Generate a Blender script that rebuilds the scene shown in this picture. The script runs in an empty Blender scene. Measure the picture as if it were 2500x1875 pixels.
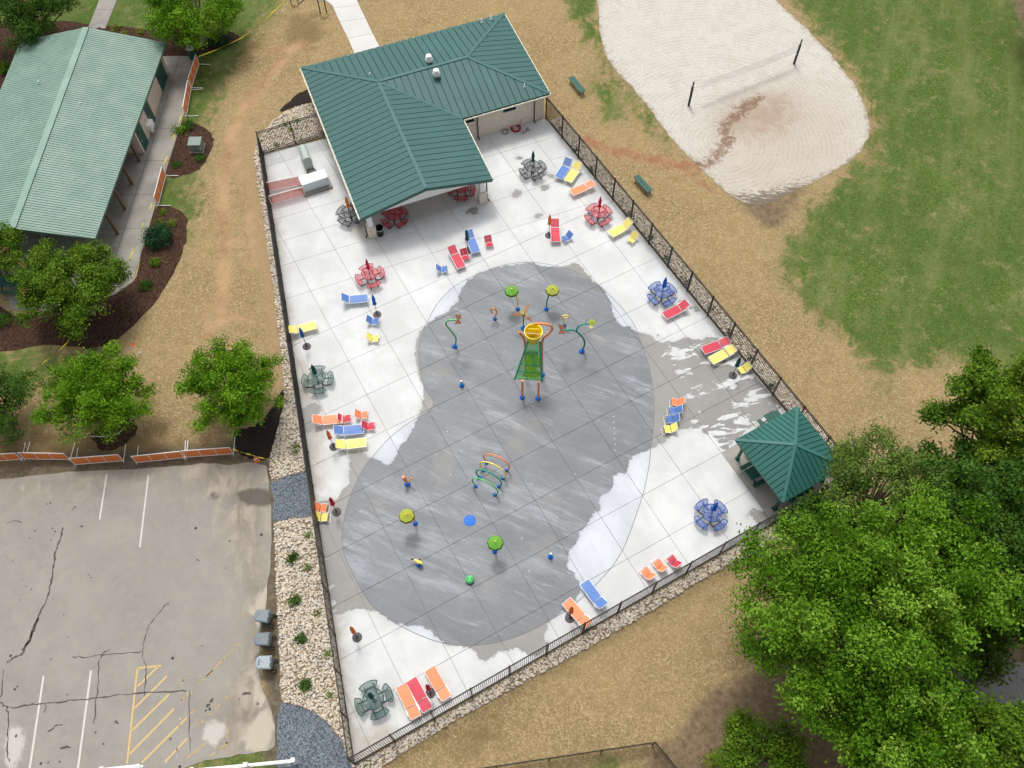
import bpy, bmesh, math, random
import numpy as np
from mathutils import Vector, Matrix
from mathutils.geometry import delaunay_2d_cdt

random.seed(7)
RNG = np.random.default_rng(11)
scene = bpy.context.scene
COL = scene.collection
PI = math.pi

# ---------------------------------------------------------------- camera
FPX = 2200.11385
CAM = np.array([-2.13213362, -23.64038277, 52.5929295])
CM = np.array([[0.8737161, -0.4864024, -0.00573465],
               [-0.42785771, -0.76283772, -0.4847849],
               [0.23142594, 0.42601799, -0.87461461]])      # rows: right, down, forward
cd = bpy.data.cameras.new('camera')
cam = bpy.data.objects.new('camera', cd)
COL.objects.link(cam)
cd.sensor_width = 36.0
cd.lens = FPX / 2500 * 36.0
cd.clip_start = 0.5
cd.clip_end = 3000
cam.matrix_world = Matrix(((CM[0][0], -CM[1][0], -CM[2][0], CAM[0]),
                           (CM[0][1], -CM[1][1], -CM[2][1], CAM[1]),
                           (CM[0][2], -CM[1][2], -CM[2][2], CAM[2]), (0, 0, 0, 1)))
scene.camera = cam

# ---------------------------------------------------------------- sky, sun, exposure
SUN_EL = math.radians(64)
SUN_H = Vector((0.26, 0.966, 0)).normalized()
sun_vec = SUN_H * math.cos(SUN_EL) + Vector((0, 0, math.sin(SUN_EL)))
w = bpy.data.worlds.new('World')
scene.world = w
w.use_nodes = True
wn = w.node_tree
bg = wn.nodes['Background']
sky = wn.nodes.new('ShaderNodeTexSky')
sky.sky_type = 'NISHITA'
sky.sun_disc = False
sky.sun_elevation = SUN_EL
sky.sun_rotation = math.atan2(SUN_H.x, SUN_H.y)
sky.air_density = 1.0
sky.dust_density = 5.0
sky.ozone_density = 1.0
hs = wn.nodes.new('ShaderNodeHueSaturation')       # overcast: the sky is pale grey
hs.inputs['Saturation'].default_value = 0.22
wn.links.new(sky.outputs[0], hs.inputs['Color'])
wn.links.new(hs.outputs[0], bg.inputs['Color'])
bg.inputs['Strength'].default_value = 0.135
sl = bpy.data.lights.new('sun', 'SUN')
sl.energy = 1.25
sl.angle = math.radians(10)
sl.color = (1.0, 0.965, 0.91)
sun = bpy.data.objects.new('sun', sl)
COL.objects.link(sun)
sun.location = (0, 0, 60)
sun.rotation_euler = sun_vec.to_track_quat('Z', 'Y').to_euler()
scene.render.engine = 'CYCLES'
vs = scene.view_settings
vs.view_transform = 'Standard'
vs.look = 'None'
vs.exposure = 0.38
vs.gamma = 1.0
vs.use_curve_mapping = False

# ---------------------------------------------------------------- photo pixel -> place
def G(px, py, z=0.0):
    """point where the ray of a photo pixel meets the height z"""
    d = CM.T @ np.array([(px - 1250) / FPX, (py - 937.5) / FPX, 1.0])
    t = (z - CAM[2]) / d[2]
    p = CAM + d * t
    return Vector((float(p[0]), float(p[1]), float(z)))
def onplane(px, py, p0, d):
    """point where the ray of a photo pixel meets the upright plane through p0 along d"""
    r = CM.T @ np.array([(px - 1250) / FPX, (py - 937.5) / FPX, 1.0])
    n = np.array([-d[1], d[0], 0.0])
    t = ((np.array(p0) - CAM) @ n) / (r @ n)
    p = CAM + r * t
    return Vector((float(p[0]), float(p[1]), float(p[2])))
def GP(l, z=0.0):
    return [(G(x, y, z).x, G(x, y, z).y) for x, y in l]
RIGHT = Vector((CM[0][0], CM[0][1], 0)).normalized()

# ---------------------------------------------------------------- polygon tools
def sdf(P, poly, closed=True):
    """signed distance (positive inside) of points P (n,2) to a polygon, or plain distance to a polyline"""
    P = np.asarray(P, float); A = np.asarray(poly, float)
    B = np.roll(A, -1, 0) if closed else A[1:]
    if not closed: A = A[:-1]
    d = np.full(len(P), 1e9); ins = np.zeros(len(P), bool)
    for a, b in zip(A, B):
        ab = b - a; L = ab @ ab + 1e-12
        t = np.clip(((P - a) @ ab) / L, 0, 1)
        q = a + t[:, None] * ab
        d = np.minimum(d, np.hypot(P[:, 0] - q[:, 0], P[:, 1] - q[:, 1]))
        if closed:
            c = ((a[1] > P[:, 1]) != (b[1] > P[:, 1]))
            with np.errstate(divide='ignore', invalid='ignore'):
                xi = (b[0] - a[0]) * (P[:, 1] - a[1]) / (b[1] - a[1]) + a[0]
            ins ^= c & (P[:, 0] < xi)
    return np.where(ins, d, -d) if closed else d
def smooth(poly, n=4, closed=True):
    """Catmull-Rom through the points"""
    P = [np.array(p, float) for p in poly]; m = len(P); out = []
    rng = range(m) if closed else range(m - 1)
    for i in rng:
        p0 = P[i - 1] if (closed or i) else P[i]
        p1 = P[i]; p2 = P[(i + 1) % m]
        p3 = P[(i + 2) % m] if (closed or i + 2 < m) else p2
        for k in range(n):
            t = k / n
            out.append(tuple(0.5 * (2 * p1 + (p2 - p0) * t + (2 * p0 - 5 * p1 + 4 * p2 - p3) * t * t + (3 * p1 - p0 - 3 * p2 + p3) * t ** 3)))
    if not closed: out.append(tuple(P[-1]))
    return out
def jitter(poly, a, seed=1):
    r = np.random.default_rng(seed)
    return [(x + r.normal(0, a), y + r.normal(0, a)) for x, y in poly]
def clip(subject, convex):
    """Sutherland-Hodgman: subject polygon cut to a convex counter-clockwise polygon"""
    out = [tuple(p) for p in subject]
    for i in range(len(convex)):
        a = convex[i]; b = convex[(i + 1) % len(convex)]
        inp = out; out = []
        if not inp: break
        side = lambda p: (b[0] - a[0]) * (p[1] - a[1]) - (b[1] - a[1]) * (p[0] - a[0])
        s = inp[-1]
        for e in inp:
            se, ss = side(e), side(s)
            if (se >= 0) != (ss >= 0):
                t = ss / (ss - se)
                out.append((s[0] + (e[0] - s[0]) * t, s[1] + (e[1] - s[1]) * t))
            if se >= 0: out.append(e)
            s = e
    return out
def area(p):
    return 0.5 * sum(p[i - 1][0] * p[i][1] - p[i][0] * p[i - 1][1] for i in range(len(p)))
def ccw(p):
    return list(p) if area(p) > 0 else list(p)[::-1]

# ---------------------------------------------------------------- objects
def tag(o, label=None, cat=None, group=None, kind=None):
    if label: o['label'] = label
    if cat: o['category'] = cat
    if group: o['group'] = group
    if kind: o['kind'] = kind
    return o
def thing(name, label, cat, loc=(0, 0, 0), rz=0.0, group=None):
    o = bpy.data.objects.new(name, None)
    o.empty_display_size = 0.2
    COL.objects.link(o)
    o.location = loc; o.rotation_euler = (0, 0, rz)
    return tag(o, label, cat, group)
def link(name, me, mat=None, parent=None):
    o = bpy.data.objects.new(name, me); COL.objects.link(o)
    if mat is not None and not me.materials: me.materials.append(mat)
    if parent is not None: o.parent = parent
    return o
def copy_tree(o, parent=None):
    c = o.copy(); COL.objects.link(c)
    if parent is not None: c.parent = parent
    for ch in list(o.children): copy_tree(ch, c)
    return c
def recolor(o, mat):
    """give a mesh object its own material without touching the shared mesh"""
    o.material_slots[0].link = 'OBJECT'
    o.material_slots[0].material = mat
def mesh_np(name, V, F, mat=None, parent=None, smooth_=False, attrs=None, fattrs=None):
    """mesh from numpy arrays; F (n,3) or (n,4)"""
    me = bpy.data.meshes.new(name)
    V = np.asarray(V, np.float32); F = np.asarray(F, np.int32)
    k = F.shape[1]
    me.vertices.add(len(V)); me.vertices.foreach_set('co', V.ravel())
    me.loops.add(F.size); me.loops.foreach_set('vertex_index', F.ravel())
    me.polygons.add(len(F)); me.polygons.foreach_set('loop_start', np.arange(0, F.size, k, dtype=np.int32))
    if smooth_: me.polygons.foreach_set('use_smooth', np.ones(len(F), bool))
    for n, a in (attrs or {}).items():
        at = me.attributes.new(n, 'FLOAT', 'POINT'); at.data.foreach_set('value', np.asarray(a, np.float32))
    for n, a in (fattrs or {}).items():
        at = me.attributes.new(n, 'FLOAT', 'FACE'); at.data.foreach_set('value', np.asarray(a, np.float32))
    me.update(calc_edges=True); me.validate()
    return link(name, me, mat, parent)

class MB:
    """collects boxes, bars, tubes and lathes; build() links them as one mesh object"""
    def __init__(s): s.v = []; s.f = []; s.sm = []
    def add(s, vs, fs, sm=False):
        o = len(s.v); s.v += [tuple(p) for p in vs]; s.f += [tuple(i + o for i in f) for f in fs]; s.sm += [sm] * len(fs)
        return s
    def box(s, c, size, rz=0.0, m=None, taper=1.0):
        x, y, z = [k / 2 for k in size]; vs = []
        R = m or Matrix.Rotation(rz, 3, 'Z')
        for dz in (-1, 1):
            k = taper if dz > 0 else 1.0
            for dx, dy in ((-1, -1), (1, -1), (1, 1), (-1, 1)):
                vs.append(Vector(c) + R @ Vector((dx * x * k, dy * y * k, dz * z)))
        return s.add(vs, [(3, 2, 1, 0), (4, 5, 6, 7), (0, 1, 5, 4), (1, 2, 6, 5), (2, 3, 7, 6), (3, 0, 4, 7)])
    def bar(s, a, b, w, h=None, up=(0, 0, 1)):
        a = Vector(a); b = Vector(b); d = (b - a); L = d.length; d.normalize(); h = h or w
        u = Vector(up); sd = d.cross(u)
        if sd.length < 1e-4: sd = d.cross(Vector((1, 0, 0)))
        sd.normalize(); u = sd.cross(d)
        vs = [p + sd * x * w / 2 + u * y * h / 2 for p in (a, b) for x, y in ((-1, -1), (1, -1), (1, 1), (-1, 1))]
        return s.add(vs, [(0, 1, 2, 3), (7, 6, 5, 4), (4, 5, 1, 0), (5, 6, 2, 1), (6, 7, 3, 2), (7, 4, 0, 3)])
    def tube(s, path, r, n=8, closed=False, caps=True):
        P = [Vector(p) for p in path]; m = len(P)
        rr = r if hasattr(r, '__len__') else [r] * m
        vs = []; prev = None
        for i in range(m):
            if closed: t = P[(i + 1) % m] - P[i - 1]
            else: t = P[min(i + 1, m - 1)] - P[max(i - 1, 0)]
            t.normalize()
            if prev is None:
                q = Vector((0, 0, 1)) if abs(t.z) < 0.9 else Vector((1, 0, 0))
                u = t.cross(q).normalized()
            else:
                u = (prev - t * prev.dot(t)).normalized()
            prev = u; v = t.cross(u)
            for k in range(n):
                a = 2 * PI * k / n
                vs.append(P[i] + (u * math.cos(a) + v * math.sin(a)) * rr[i])
        fs = []
        for i in range(m if closed else m - 1):
            j = (i + 1) % m
            for k in range(n):
                l = (k + 1) % n
                fs.append((i * n + k, i * n + l, j * n + l, j * n + k))
        if not closed and caps:
            fs.append(tuple(range(n))[::-1]); fs.append(tuple((m - 1) * n + k for k in range(n)))
        return s.add(vs, fs, True)
    def lathe(s, prof, n=16, c=(0, 0, 0), star=0.0, ns=8, cap=True, sm=True):
        vs = []; c = Vector(c)
        for r, z in prof:
            for k in range(n):
                a = 2 * PI * k / n
                q = r * (1 + star * math.cos(ns * a))
                vs.append(c + Vector((q * math.cos(a), q * math.sin(a), z)))
        fs = []; m = len(prof)
        for i in range(m - 1):
            for k in range(n):
                l = (k + 1) % n
                fs.append((i * n + k, i * n + l, (i + 1) * n + l, (i + 1) * n + k))
        if cap:
            fs.append(tuple(range(n))[::-1]); fs.append(tuple((m - 1) * n + k for k in range(n)))
        return s.add(vs, fs, sm)
    def prism(s, poly, z0, z1):
        p = ccw(poly); n = len(p)
        vs = [(x, y, z0) for x, y in p] + [(x, y, z1) for x, y in p]
        return s.add(vs, [tuple(range(n))[::-1], tuple(range(n, 2 * n))] + [(i, (i + 1) % n, n + (i + 1) % n, n + i) for i in range(n)])
    def ico(s, c, r, sub=1):
        bm = bmesh.new(); bmesh.ops.create_icosphere(bm, subdivisions=sub, radius=1)
        r = Vector(r) if hasattr(r, '__len__') else Vector((r, r, r))
        vs = [Vector(c) + Vector((v.co.x * r.x, v.co.y * r.y, v.co.z * r.z)) for v in bm.verts]
        bm.verts.index_update(); fs = [tuple(v.index for v in f.verts) for f in bm.faces]; bm.free()
        return s.add(vs, fs, True)
    def mesh(s, name):
        me = bpy.data.meshes.new(name); me.from_pydata(s.v, [], s.f)
        me.polygons.foreach_set('use_smooth', np.array(s.sm, bool)); me.update()
        if any(s.sm):
            try: me.set_sharp_from_angle(angle=math.radians(40))
            except Exception: pass
        return me
    def build(s, name, mat, parent=None):
        return link(name, s.mesh(name), mat, parent)

def ribbon(mb, pts, wid, z, closed=False, ends=None):
    """flat strip along a polyline (2d points)"""
    P = [Vector((p[0], p[1])) for p in pts]; m = len(P); L = []; Rr = []
    for i in range(m):
        t = (P[(i + 1) % m] - P[i - 1]) if closed else (P[min(i + 1, m - 1)] - P[max(i - 1, 0)])
        t.normalize(); nrm = Vector((-t.y, t.x)); wd = (wid[i] if hasattr(wid, '__len__') else wid) / 2
        L.append(P[i] + nrm * wd); Rr.append(P[i] - nrm * wd)
    vs = [(p.x, p.y, z) for p in L] + [(p.x, p.y, z) for p in Rr]
    fs = [(i, m + i, m + (i + 1) % m, (i + 1) % m) for i in range(m if closed else m - 1)]
    mb.add(vs, fs)
    return mb
def fill(poly, spacing, z=0.0, jit=0.0, seed=0):
    """triangulated sheet with inner points: V (n,3), F (m,3)"""
    poly = ccw(poly)
    A = np.array(poly); lo = A.min(0); hi = A.max(0)
    gx = np.arange(lo[0] + spacing / 2, hi[0], spacing); gy = np.arange(lo[1] + spacing / 2, hi[1], spacing)
    if len(gx) and len(gy):
        X, Y = np.meshgrid(gx, gy); P = np.stack([X.ravel(), Y.ravel()], 1)
        if jit: P = P + np.random.default_rng(seed).uniform(-jit, jit, P.shape)
        P = P[sdf(P, poly) > spacing * 0.3]
    else: P = np.zeros((0, 2))
    bd = []
    for i in range(len(poly)):
        a = np.array(poly[i]); b = np.array(poly[(i + 1) % len(poly)]); n = max(1, int(np.hypot(*(b - a)) / spacing))
        for k in range(n): bd.append(a + (b - a) * k / n)
    nb = len(bd)
    vs = [Vector((float(x), float(y))) for x, y in bd] + [Vector((float(x), float(y))) for x, y in P]
    r = delaunay_2d_cdt(vs, [], [list(range(nb))], 1, 1e-5)
    V = np.array([(v.x, v.y, z) for v in r[0]]); F = np.array([f for f in r[2] if len(f) == 3])
    # keep faces upward
    a, b, c = V[F[:, 0]], V[F[:, 1]], V[F[:, 2]]
    cr = (b[:, 0] - a[:, 0]) * (c[:, 1] - a[:, 1]) - (b[:, 1] - a[:, 1]) * (c[:, 0] - a[:, 0])
    F[cr < 0] = F[cr < 0][:, ::-1]
    return V, F
# ---------------------------------------------------------------- materials
class Nt:
    """short hand for building a node tree"""
    def __init__(s, name):
        s.m = bpy.data.materials.new(name); s.m.use_nodes = True; s.t = s.m.node_tree
        s.b = s.t.nodes['Principled BSDF']; s.out = s.t.nodes['Material Output']
        s.geo = None
    def n(s, typ, **kw):
        nd = s.t.nodes.new('ShaderNode' + typ)
        for k, v in kw.items(): setattr(nd, k, v)
        return nd
    def put(s, sock, v):
        if hasattr(v, 'links') or isinstance(v, bpy.types.NodeSocket): s.t.links.new(v, sock)
        elif isinstance(v, (tuple, list)) and len(v) == 3 and sock.type == 'RGBA': sock.default_value = (*v, 1)
        else: sock.default_value = v
    def pos(s):
        return s.n('TexCoord').outputs['Object']
    def world(s):
        return s.n('NewGeometry').outputs['Position']
    def attr(s, name):
        return s.n('Attribute', attribute_name=name).outputs['Fac']
    def math(s, op, a, b=0.5, clamp=False):
        nd = s.n('Math', operation=op, use_clamp=clamp); s.put(nd.inputs[0], a); s.put(nd.inputs[1], b); return nd.outputs[0]
    def aniso(s, v, scale, rz):
        return s.mapv(s.mapv(v, rot=(0, 0, rz)), scale)
    def mapv(s, v, scale=(1, 1, 1), rot=(0, 0, 0), loc=(0, 0, 0)):
        nd = s.n('Mapping'); s.put(nd.inputs['Vector'], v)
        nd.inputs['Scale'].default_value = scale; nd.inputs['Rotation'].default_value = rot; nd.inputs['Location'].default_value = loc
        return nd.outputs[0]
    def noise(s, v, scale, detail=3, rough=0.55, dist=0.0):
        nd = s.n('TexNoise'); s.put(nd.inputs['Vector'], v)
        nd.inputs['Scale'].default_value = scale; nd.inputs['Detail'].default_value = detail
        nd.inputs['Roughness'].default_value = rough; nd.inputs['Distortion'].default_value = dist
        return nd.outputs['Fac']
    def rng(s, v, a, b, c=0.0, d=1.0, smooth_=True):
        nd = s.n('MapRange'); nd.interpolation_type = 'SMOOTHSTEP' if smooth_ else 'LINEAR'
        s.put(nd.inputs[0], v)
        for i, k in enumerate((a, b, c, d)): s.put(nd.inputs[i + 1], k)
        return nd.outputs[0]
    def mix(s, f, a, b, mode='MIX'):
        nd = s.n('Mix', data_type='RGBA', blend_type=mode)
        s.put(nd.inputs[0], f); s.put(nd.inputs[6], a); s.put(nd.inputs[7], b)
        return nd.outputs[2]
    def bump(s, h, dist=0.01, strength=1.0):
        nd = s.n('Bump'); s.put(nd.inputs['Height'], h); nd.inputs['Distance'].default_value = dist; nd.inputs['Strength'].default_value = strength
        s.t.links.new(nd.outputs[0], s.b.inputs['Normal'])
    def done(s, color=None, rough=0.6, metal=0.0, spec=0.5):
        if color is not None: s.put(s.b.inputs['Base Color'], color)
        s.put(s.b.inputs['Roughness'], rough); s.put(s.b.inputs['Metallic'], metal)
        s.put(s.b.inputs['Specular IOR Level'], spec)
        return s.m

def sc(c, k): return tuple(min(1.0, x * k) for x in c)
def plain(name, c, rough=0.55, var=0.12, vs_=6.0, metal=0.0, spec=0.3, bump=0.0, bs=60.0, objvar=0.06):
    """a paint, plastic or metal with slight wear and per-object variation"""
    t = Nt(name); p = t.pos()
    n1 = t.noise(p, vs_, 4); n2 = t.noise(p, vs_ * 7, 3)
    f = t.math('MULTIPLY_ADD', n1, 2 * var); t.t.nodes[-1].inputs[2].default_value = 1 - var
    inf = t.n('ObjectInfo').outputs['Random']
    g = t.math('MULTIPLY_ADD', inf, 2 * objvar); t.t.nodes[-1].inputs[2].default_value = 1 - objvar
    fg = t.math('MULTIPLY', f, g)
    cc = t.n('CombineColor'); [t.put(cc.inputs[i], fg) for i in range(3)]
    col = t.mix(1.0, c, cc.outputs[0], 'MULTIPLY')
    r = t.rng(n2, 0.3, 0.7, max(0.05, rough - 0.08), min(1, rough + 0.1))
    if bump: t.bump(t.noise(p, bs, 3), bump)
    return t.done(col, r, metal, spec)

M = {}
M['white'] = plain('white_paint', (0.80, 0.80, 0.79), 0.45, 0.06)
M['cream'] = plain('cream_trim', (0.62, 0.60, 0.47), 0.5, 0.1)
M['black'] = plain('black_metal', (0.018, 0.018, 0.02), 0.42, 0.2)
M['darkpipe'] = plain('dark_pipe', (0.03, 0.032, 0.036), 0.4, 0.2)
M['greenpaint'] = plain('green_paint', (0.018, 0.085, 0.068), 0.45, 0.15)
M['bronze'] = plain('downspout_paint', (0.05, 0.075, 0.06), 0.45, 0.12)
M['basegrey'] = plain('umbrella_base_resin', (0.085, 0.075, 0.08), 0.6, 0.2)
M['orange'] = plain('orange_strap', (0.90, 0.265, 0.115), 0.5, 0.06)
M['red'] = plain('red_strap', (0.58, 0.045, 0.08), 0.5, 0.08)
M['blue'] = plain('blue_strap', (0.10, 0.21, 0.52), 0.5, 0.08)
M['yellow'] = plain('yellow_strap', (0.86, 0.74, 0.19), 0.5, 0.05)
M['louvre'] = plain('louvre_grey', (0.22, 0.22, 0.22), 0.5)
M['u_orange'] = plain('orange_canvas', (0.74, 0.21, 0.04), 0.85, 0.22, 9)
M['u_red'] = plain('red_canvas', (0.62, 0.015, 0.04), 0.85, 0.22, 9)
M['u_blue'] = plain('blue_canvas', (0.012, 0.13, 0.55), 0.85, 0.22, 9)
M['u_green'] = plain('green_canvas', (0.008, 0.09, 0.078), 0.85, 0.25, 9)
M['play_blue'] = plain('play_blue', (0.004, 0.14, 0.58), 0.5, 0.08)
M['play_orange'] = plain('play_orange', (0.85, 0.27, 0.085), 0.35, 0.08)
M['play_yellow'] = plain('play_yellow', (0.85, 0.66, 0.14), 0.3, 0.06)
M['bucket'] = plain('bucket_yellow', (0.88, 0.68, 0.015), 0.28, 0.06)
M['play_green'] = plain('play_green', (0.015, 0.30, 0.165), 0.35, 0.1)
M['play_lime'] = plain('play_light_green', (0.13, 0.52, 0.19), 0.35, 0.08)
M['frog'] = plain('frog_green', (0.11, 0.55, 0.16), 0.32, 0.06)
M['steel'] = plain('steel', (0.62, 0.62, 0.62), 0.25, 0.1, metal=0.9)
M['wood'] = plain('brown_post', (0.16, 0.095, 0.045), 0.7, 0.25, 5)
M['bark'] = plain('bark', (0.14, 0.105, 0.075), 0.9, 0.3, 12, bump=0.02, bs=20)
M['palebark'] = plain('pale_bark', (0.33, 0.27, 0.20), 0.85, 0.3, 12)
M['hose_red'] = plain('red_hose', (0.42, 0.025, 0.03), 0.45, 0.12)
M['hose_grey'] = plain('grey_hose', (0.33, 0.32, 0.30), 0.5, 0.12)
M['cabinet'] = plain('cabinet_green', (0.38, 0.46, 0.40), 0.5, 0.08)
M['transformer'] = plain('transformer_green', (0.20, 0.25, 0.225), 0.5, 0.12)
M['binbody'] = plain('bin_body', (0.075, 0.09, 0.095), 0.55, 0.15)
M['binlid'] = plain('bin_lid', (0.165, 0.20, 0.215), 0.5, 0.14, 10, objvar=0.16)
M['rubber'] = plain('rubber', (0.02, 0.02, 0.02), 0.8, 0.2)
M['binwheel'] = plain('bin_wheel', (0.42, 0.41, 0.37), 0.6, 0.15)
M['tape'] = plain('caution_tape', (0.85, 0.68, 0.05), 0.4, 0.08)
M['cone'] = plain('cone_orange', (0.75, 0.18, 0.05), 0.5, 0.15)
M['flag'] = plain('flag_orange', (0.95, 0.17, 0.07), 0.6, 0.1)
M['soffit'] = plain('white_soffit', (0.82, 0.82, 0.80), 0.6, 0.04)
M['asphaltcrack'] = plain('tar_crack', (0.07, 0.066, 0.06), 0.75, 0.3, 3)
M['linewhite'] = None
M['glass'] = plain('window_glass', (0.010, 0.014, 0.016), 0.08, 0.1)
M['rope'] = plain('white_rope', (0.66, 0.68, 0.66), 0.7, 0.1)
M['olive'] = plain('olive_plastic', (0.28, 0.33, 0.02), 0.35, 0.1)
M['net'] = plain('net_cord', (0.55, 0.55, 0.53), 0.8, 0.1)

def clear(name, c, fac, rough=0.25, var=0.1):
    """see-through coloured sheet: fac of the light is taken by the colour"""
    t = Nt(name); p = t.pos()
    f = t.noise(p, 5, 3)
    col = t.mix(f, sc(c, 1 - var), sc(c, 1 + var))
    t.done(col, rough)
    tr = t.n('BsdfTransparent'); tr.inputs[0].default_value = (*[0.55 + 0.45 * x for x in c], 1)
    mx = t.n('MixShader'); mx.inputs[0].default_value = fac
    t.t.links.new(tr.outputs[0], mx.inputs[1]); t.t.links.new(t.b.outputs[0], mx.inputs[2])
    t.t.links.new(mx.outputs[0], t.out.inputs['Surface'])
    return t.m
def mesh_metal(name, c, fac):
    """expanded metal sheet: fine holes seen from far, part of the sheet is open"""
    t = Nt(name); t.done(c, 0.5)
    tr = t.n('BsdfTransparent')
    p = t.pos()
    vo = t.n('TexVoronoi'); vo.inputs['Scale'].default_value = 38; t.put(vo.inputs['Vector'], p)
    h = t.rng(vo.outputs['Distance'], 0.0, 0.7, fac - 0.18, fac + 0.18, False)
    mx = t.n('MixShader'); t.put(mx.inputs[0], h)
    t.t.links.new(tr.outputs[0], mx.inputs[1]); t.t.links.new(t.b.outputs[0], mx.inputs[2])
    t.t.links.new(mx.outputs[0], t.out.inputs['Surface'])
    return t.m
TABLE = {'red': (0.50, 0.02, 0.045), 'blue': (0.025, 0.10, 0.40), 'green': (0.02, 0.095, 0.082), 'black': (0.028, 0.032, 0.04)}
for k, c in TABLE.items():
    M['t_' + k] = plain('table_rim_' + k, sc(c, 0.6), 0.4, 0.1)
    M['tm_' + k] = mesh_metal('table_mesh_' + k, c, 0.30)
M['c_lime'] = clear('clear_lime', (0.38, 0.42, 0.015), 0.78)
M['c_green'] = clear('clear_green', (0.12, 0.36, 0.006), 0.82)
M['c_brown'] = clear('clear_brown', (0.40, 0.17, 0.055), 0.66)
M['c_ramp'] = clear('clear_ramp_green', (0.14, 0.52, 0.12), 0.5, 0.3)
M['c_ramp2'] = clear('clear_ramp_disc', (0.20, 0.50, 0.0), 0.78, 0.3)
M['c_ramp3'] = clear('clear_ramp_teal', (0.0, 0.22, 0.16), 0.75, 0.12)
M['c_orange'] = clear('orange_mesh', (0.84, 0.225, 0.055), 0.88, 0.7)
M['c_red'] = clear('red_mesh', (0.62, 0.10, 0.055), 0.52, 0.7)

# standing-seam roof sheet
def roofmat(name, c, var=0.1, chalk=0.0):
    t = Nt(name); p = t.world()
    n1 = t.noise(p, 0.7, 4, 0.6); n2 = t.noise(t.mapv(p, (6, 6, 6)), 3.0, 4)
    inf = t.n('ObjectInfo').outputs['Random']
    a = t.mix(n1, sc(c, 1 - var), sc(c, 1 + var))
    a = t.mix(t.math('MULTIPLY', inf, 0.30), a, sc(c, 1.22))
    a = t.mix(t.rng(n2, 0.55, 0.8, 0, 0.10), a, (0.3, 0.33, 0.3))
    a = t.mix(t.rng(t.noise(p, 0.25, 5, 0.65), 0.48, 0.72, 0, 0.35), a, sc(c, 1.4 if not chalk else 1.12))
    a = t.mix(t.rng(t.noise(p, 1.6, 6, 0.75), 0.60, 0.74, 0, 0.05 if chalk else 0.28), a, sc(c, 0.55))
    if chalk: a = t.mix(t.rng(n1, 0.35, 0.75, 0, chalk), a, (0.5, 0.62, 0.54))
    t.bump(n1, 0.01, 0.25)
    return t.done(a, t.rng(n2, 0.3, 0.7, 0.46, 0.62), 0.0, 0.3)
M['roof'] = roofmat('dark_green_roof', (0.036, 0.108, 0.099))
M['seam'] = roofmat('roof_seam_shade', (0.006, 0.022, 0.021))  # near-black sheet bared by the panel gaps: seam shade put into the colour
M['ridge'] = roofmat('roof_ridge_cap', (0.046, 0.126, 0.115))
M['roof2'] = roofmat('pale_green_roof', (0.178, 0.282, 0.228), 0.08, 0.14)
M['ribshade_fascia'] = roofmat('pale_rib_shade_and_fascia', (0.098, 0.17, 0.138), 0.07)  # darker sheet in the roof gaps paints shade along the ribs; fascia shares it
M['roof3'] = roofmat('shelter_roof', (0.022, 0.108, 0.088))
M['ridge3'] = roofmat('shelter_ridge', (0.038, 0.140, 0.116))

# block wall
def wallmat(name, c, scale=1.0):
    t = Nt(name); p = t.pos()
    br = t.n('TexBrick'); t.put(br.inputs['Vector'], t.mapv(p, rot=(PI / 2, 0, 0)))
    br.inputs['Scale'].default_value = scale; br.inputs['Brick Width'].default_value = 0.4; br.inputs['Row Height'].default_value = 0.2
    br.inputs['Mortar Size'].default_value = 0.012
    br.inputs['Color1'].default_value = (*sc(c, 0.94), 1); br.inputs['Color2'].default_value = (*sc(c, 1.07), 1); br.inputs['Mortar'].default_value = (*sc(c, 0.78), 1)
    n = t.noise(p, 4, 5); n3 = t.noise(p, 45, 3)
    a = t.mix(t.rng(n, 0.3, 0.75), br.outputs['Color'], sc(c, 0.86))
    t.bump(n3, 0.012, 0.6)
    return t.done(a, 0.85)
M['block'] = wallmat('beige_block', (0.76, 0.665, 0.555))
M['stucco'] = wallmat('beige_wall', (0.68, 0.59, 0.49))

# leaves
def leafmat(name, c1, c2, c3):
    t = Nt(name); a = t.attr('tint')
    r = t.n('ValToRGB'); t.put(r.inputs[0], a)
    e = r.color_ramp.elements; e[0].position = 0.0; e[0].color = (*c1, 1); e[1].position = 1.0; e[1].color = (*c3, 1)
    k = e.new(0.5); k.color = (*c2, 1)
    t.done(r.outputs[0], 0.6, 0, 0.12)
    tl = t.n('BsdfTranslucent'); t.t.links.new(r.outputs[0], tl.inputs[0])
    mx = t.n('MixShader'); mx.inputs[0].default_value = 0.24
    t.t.links.new(t.b.outputs[0], mx.inputs[1]); t.t.links.new(tl.outputs[0], mx.inputs[2])
    t.t.links.new(mx.outputs[0], t.out.inputs['Surface'])
    return t.m
M['leaf_bright'] = leafmat('leaf_bright', (0.060, 0.160, 0.006), (0.130, 0.280, 0.010), (0.24, 0.40, 0.024))
M['leaf_mid'] = leafmat('leaf_mid', (0.050, 0.120, 0.010), (0.110, 0.215, 0.014), (0.24, 0.34, 0.03))
M['leaf_oak'] = leafmat('leaf_oak', (0.032, 0.112, 0.005), (0.125, 0.270, 0.012), (0.33, 0.49, 0.075))
M['leaf_dark'] = leafmat('leaf_dark', (0.026, 0.080, 0.010), (0.060, 0.140, 0.015), (0.12, 0.215, 0.03))
M['leaf_deep'] = leafmat('leaf_deep', (0.014, 0.055, 0.022), (0.028, 0.09, 0.035), (0.055, 0.14, 0.05))
M['leaf_pale'] = leafmat('leaf_pale', (0.08, 0.14, 0.02), (0.13, 0.22, 0.035), (0.22, 0.31, 0.06))
M['leaf_yel'] = leafmat('leaf_yellowish', (0.12, 0.17, 0.02), (0.22, 0.27, 0.03), (0.34, 0.36, 0.06))
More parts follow.
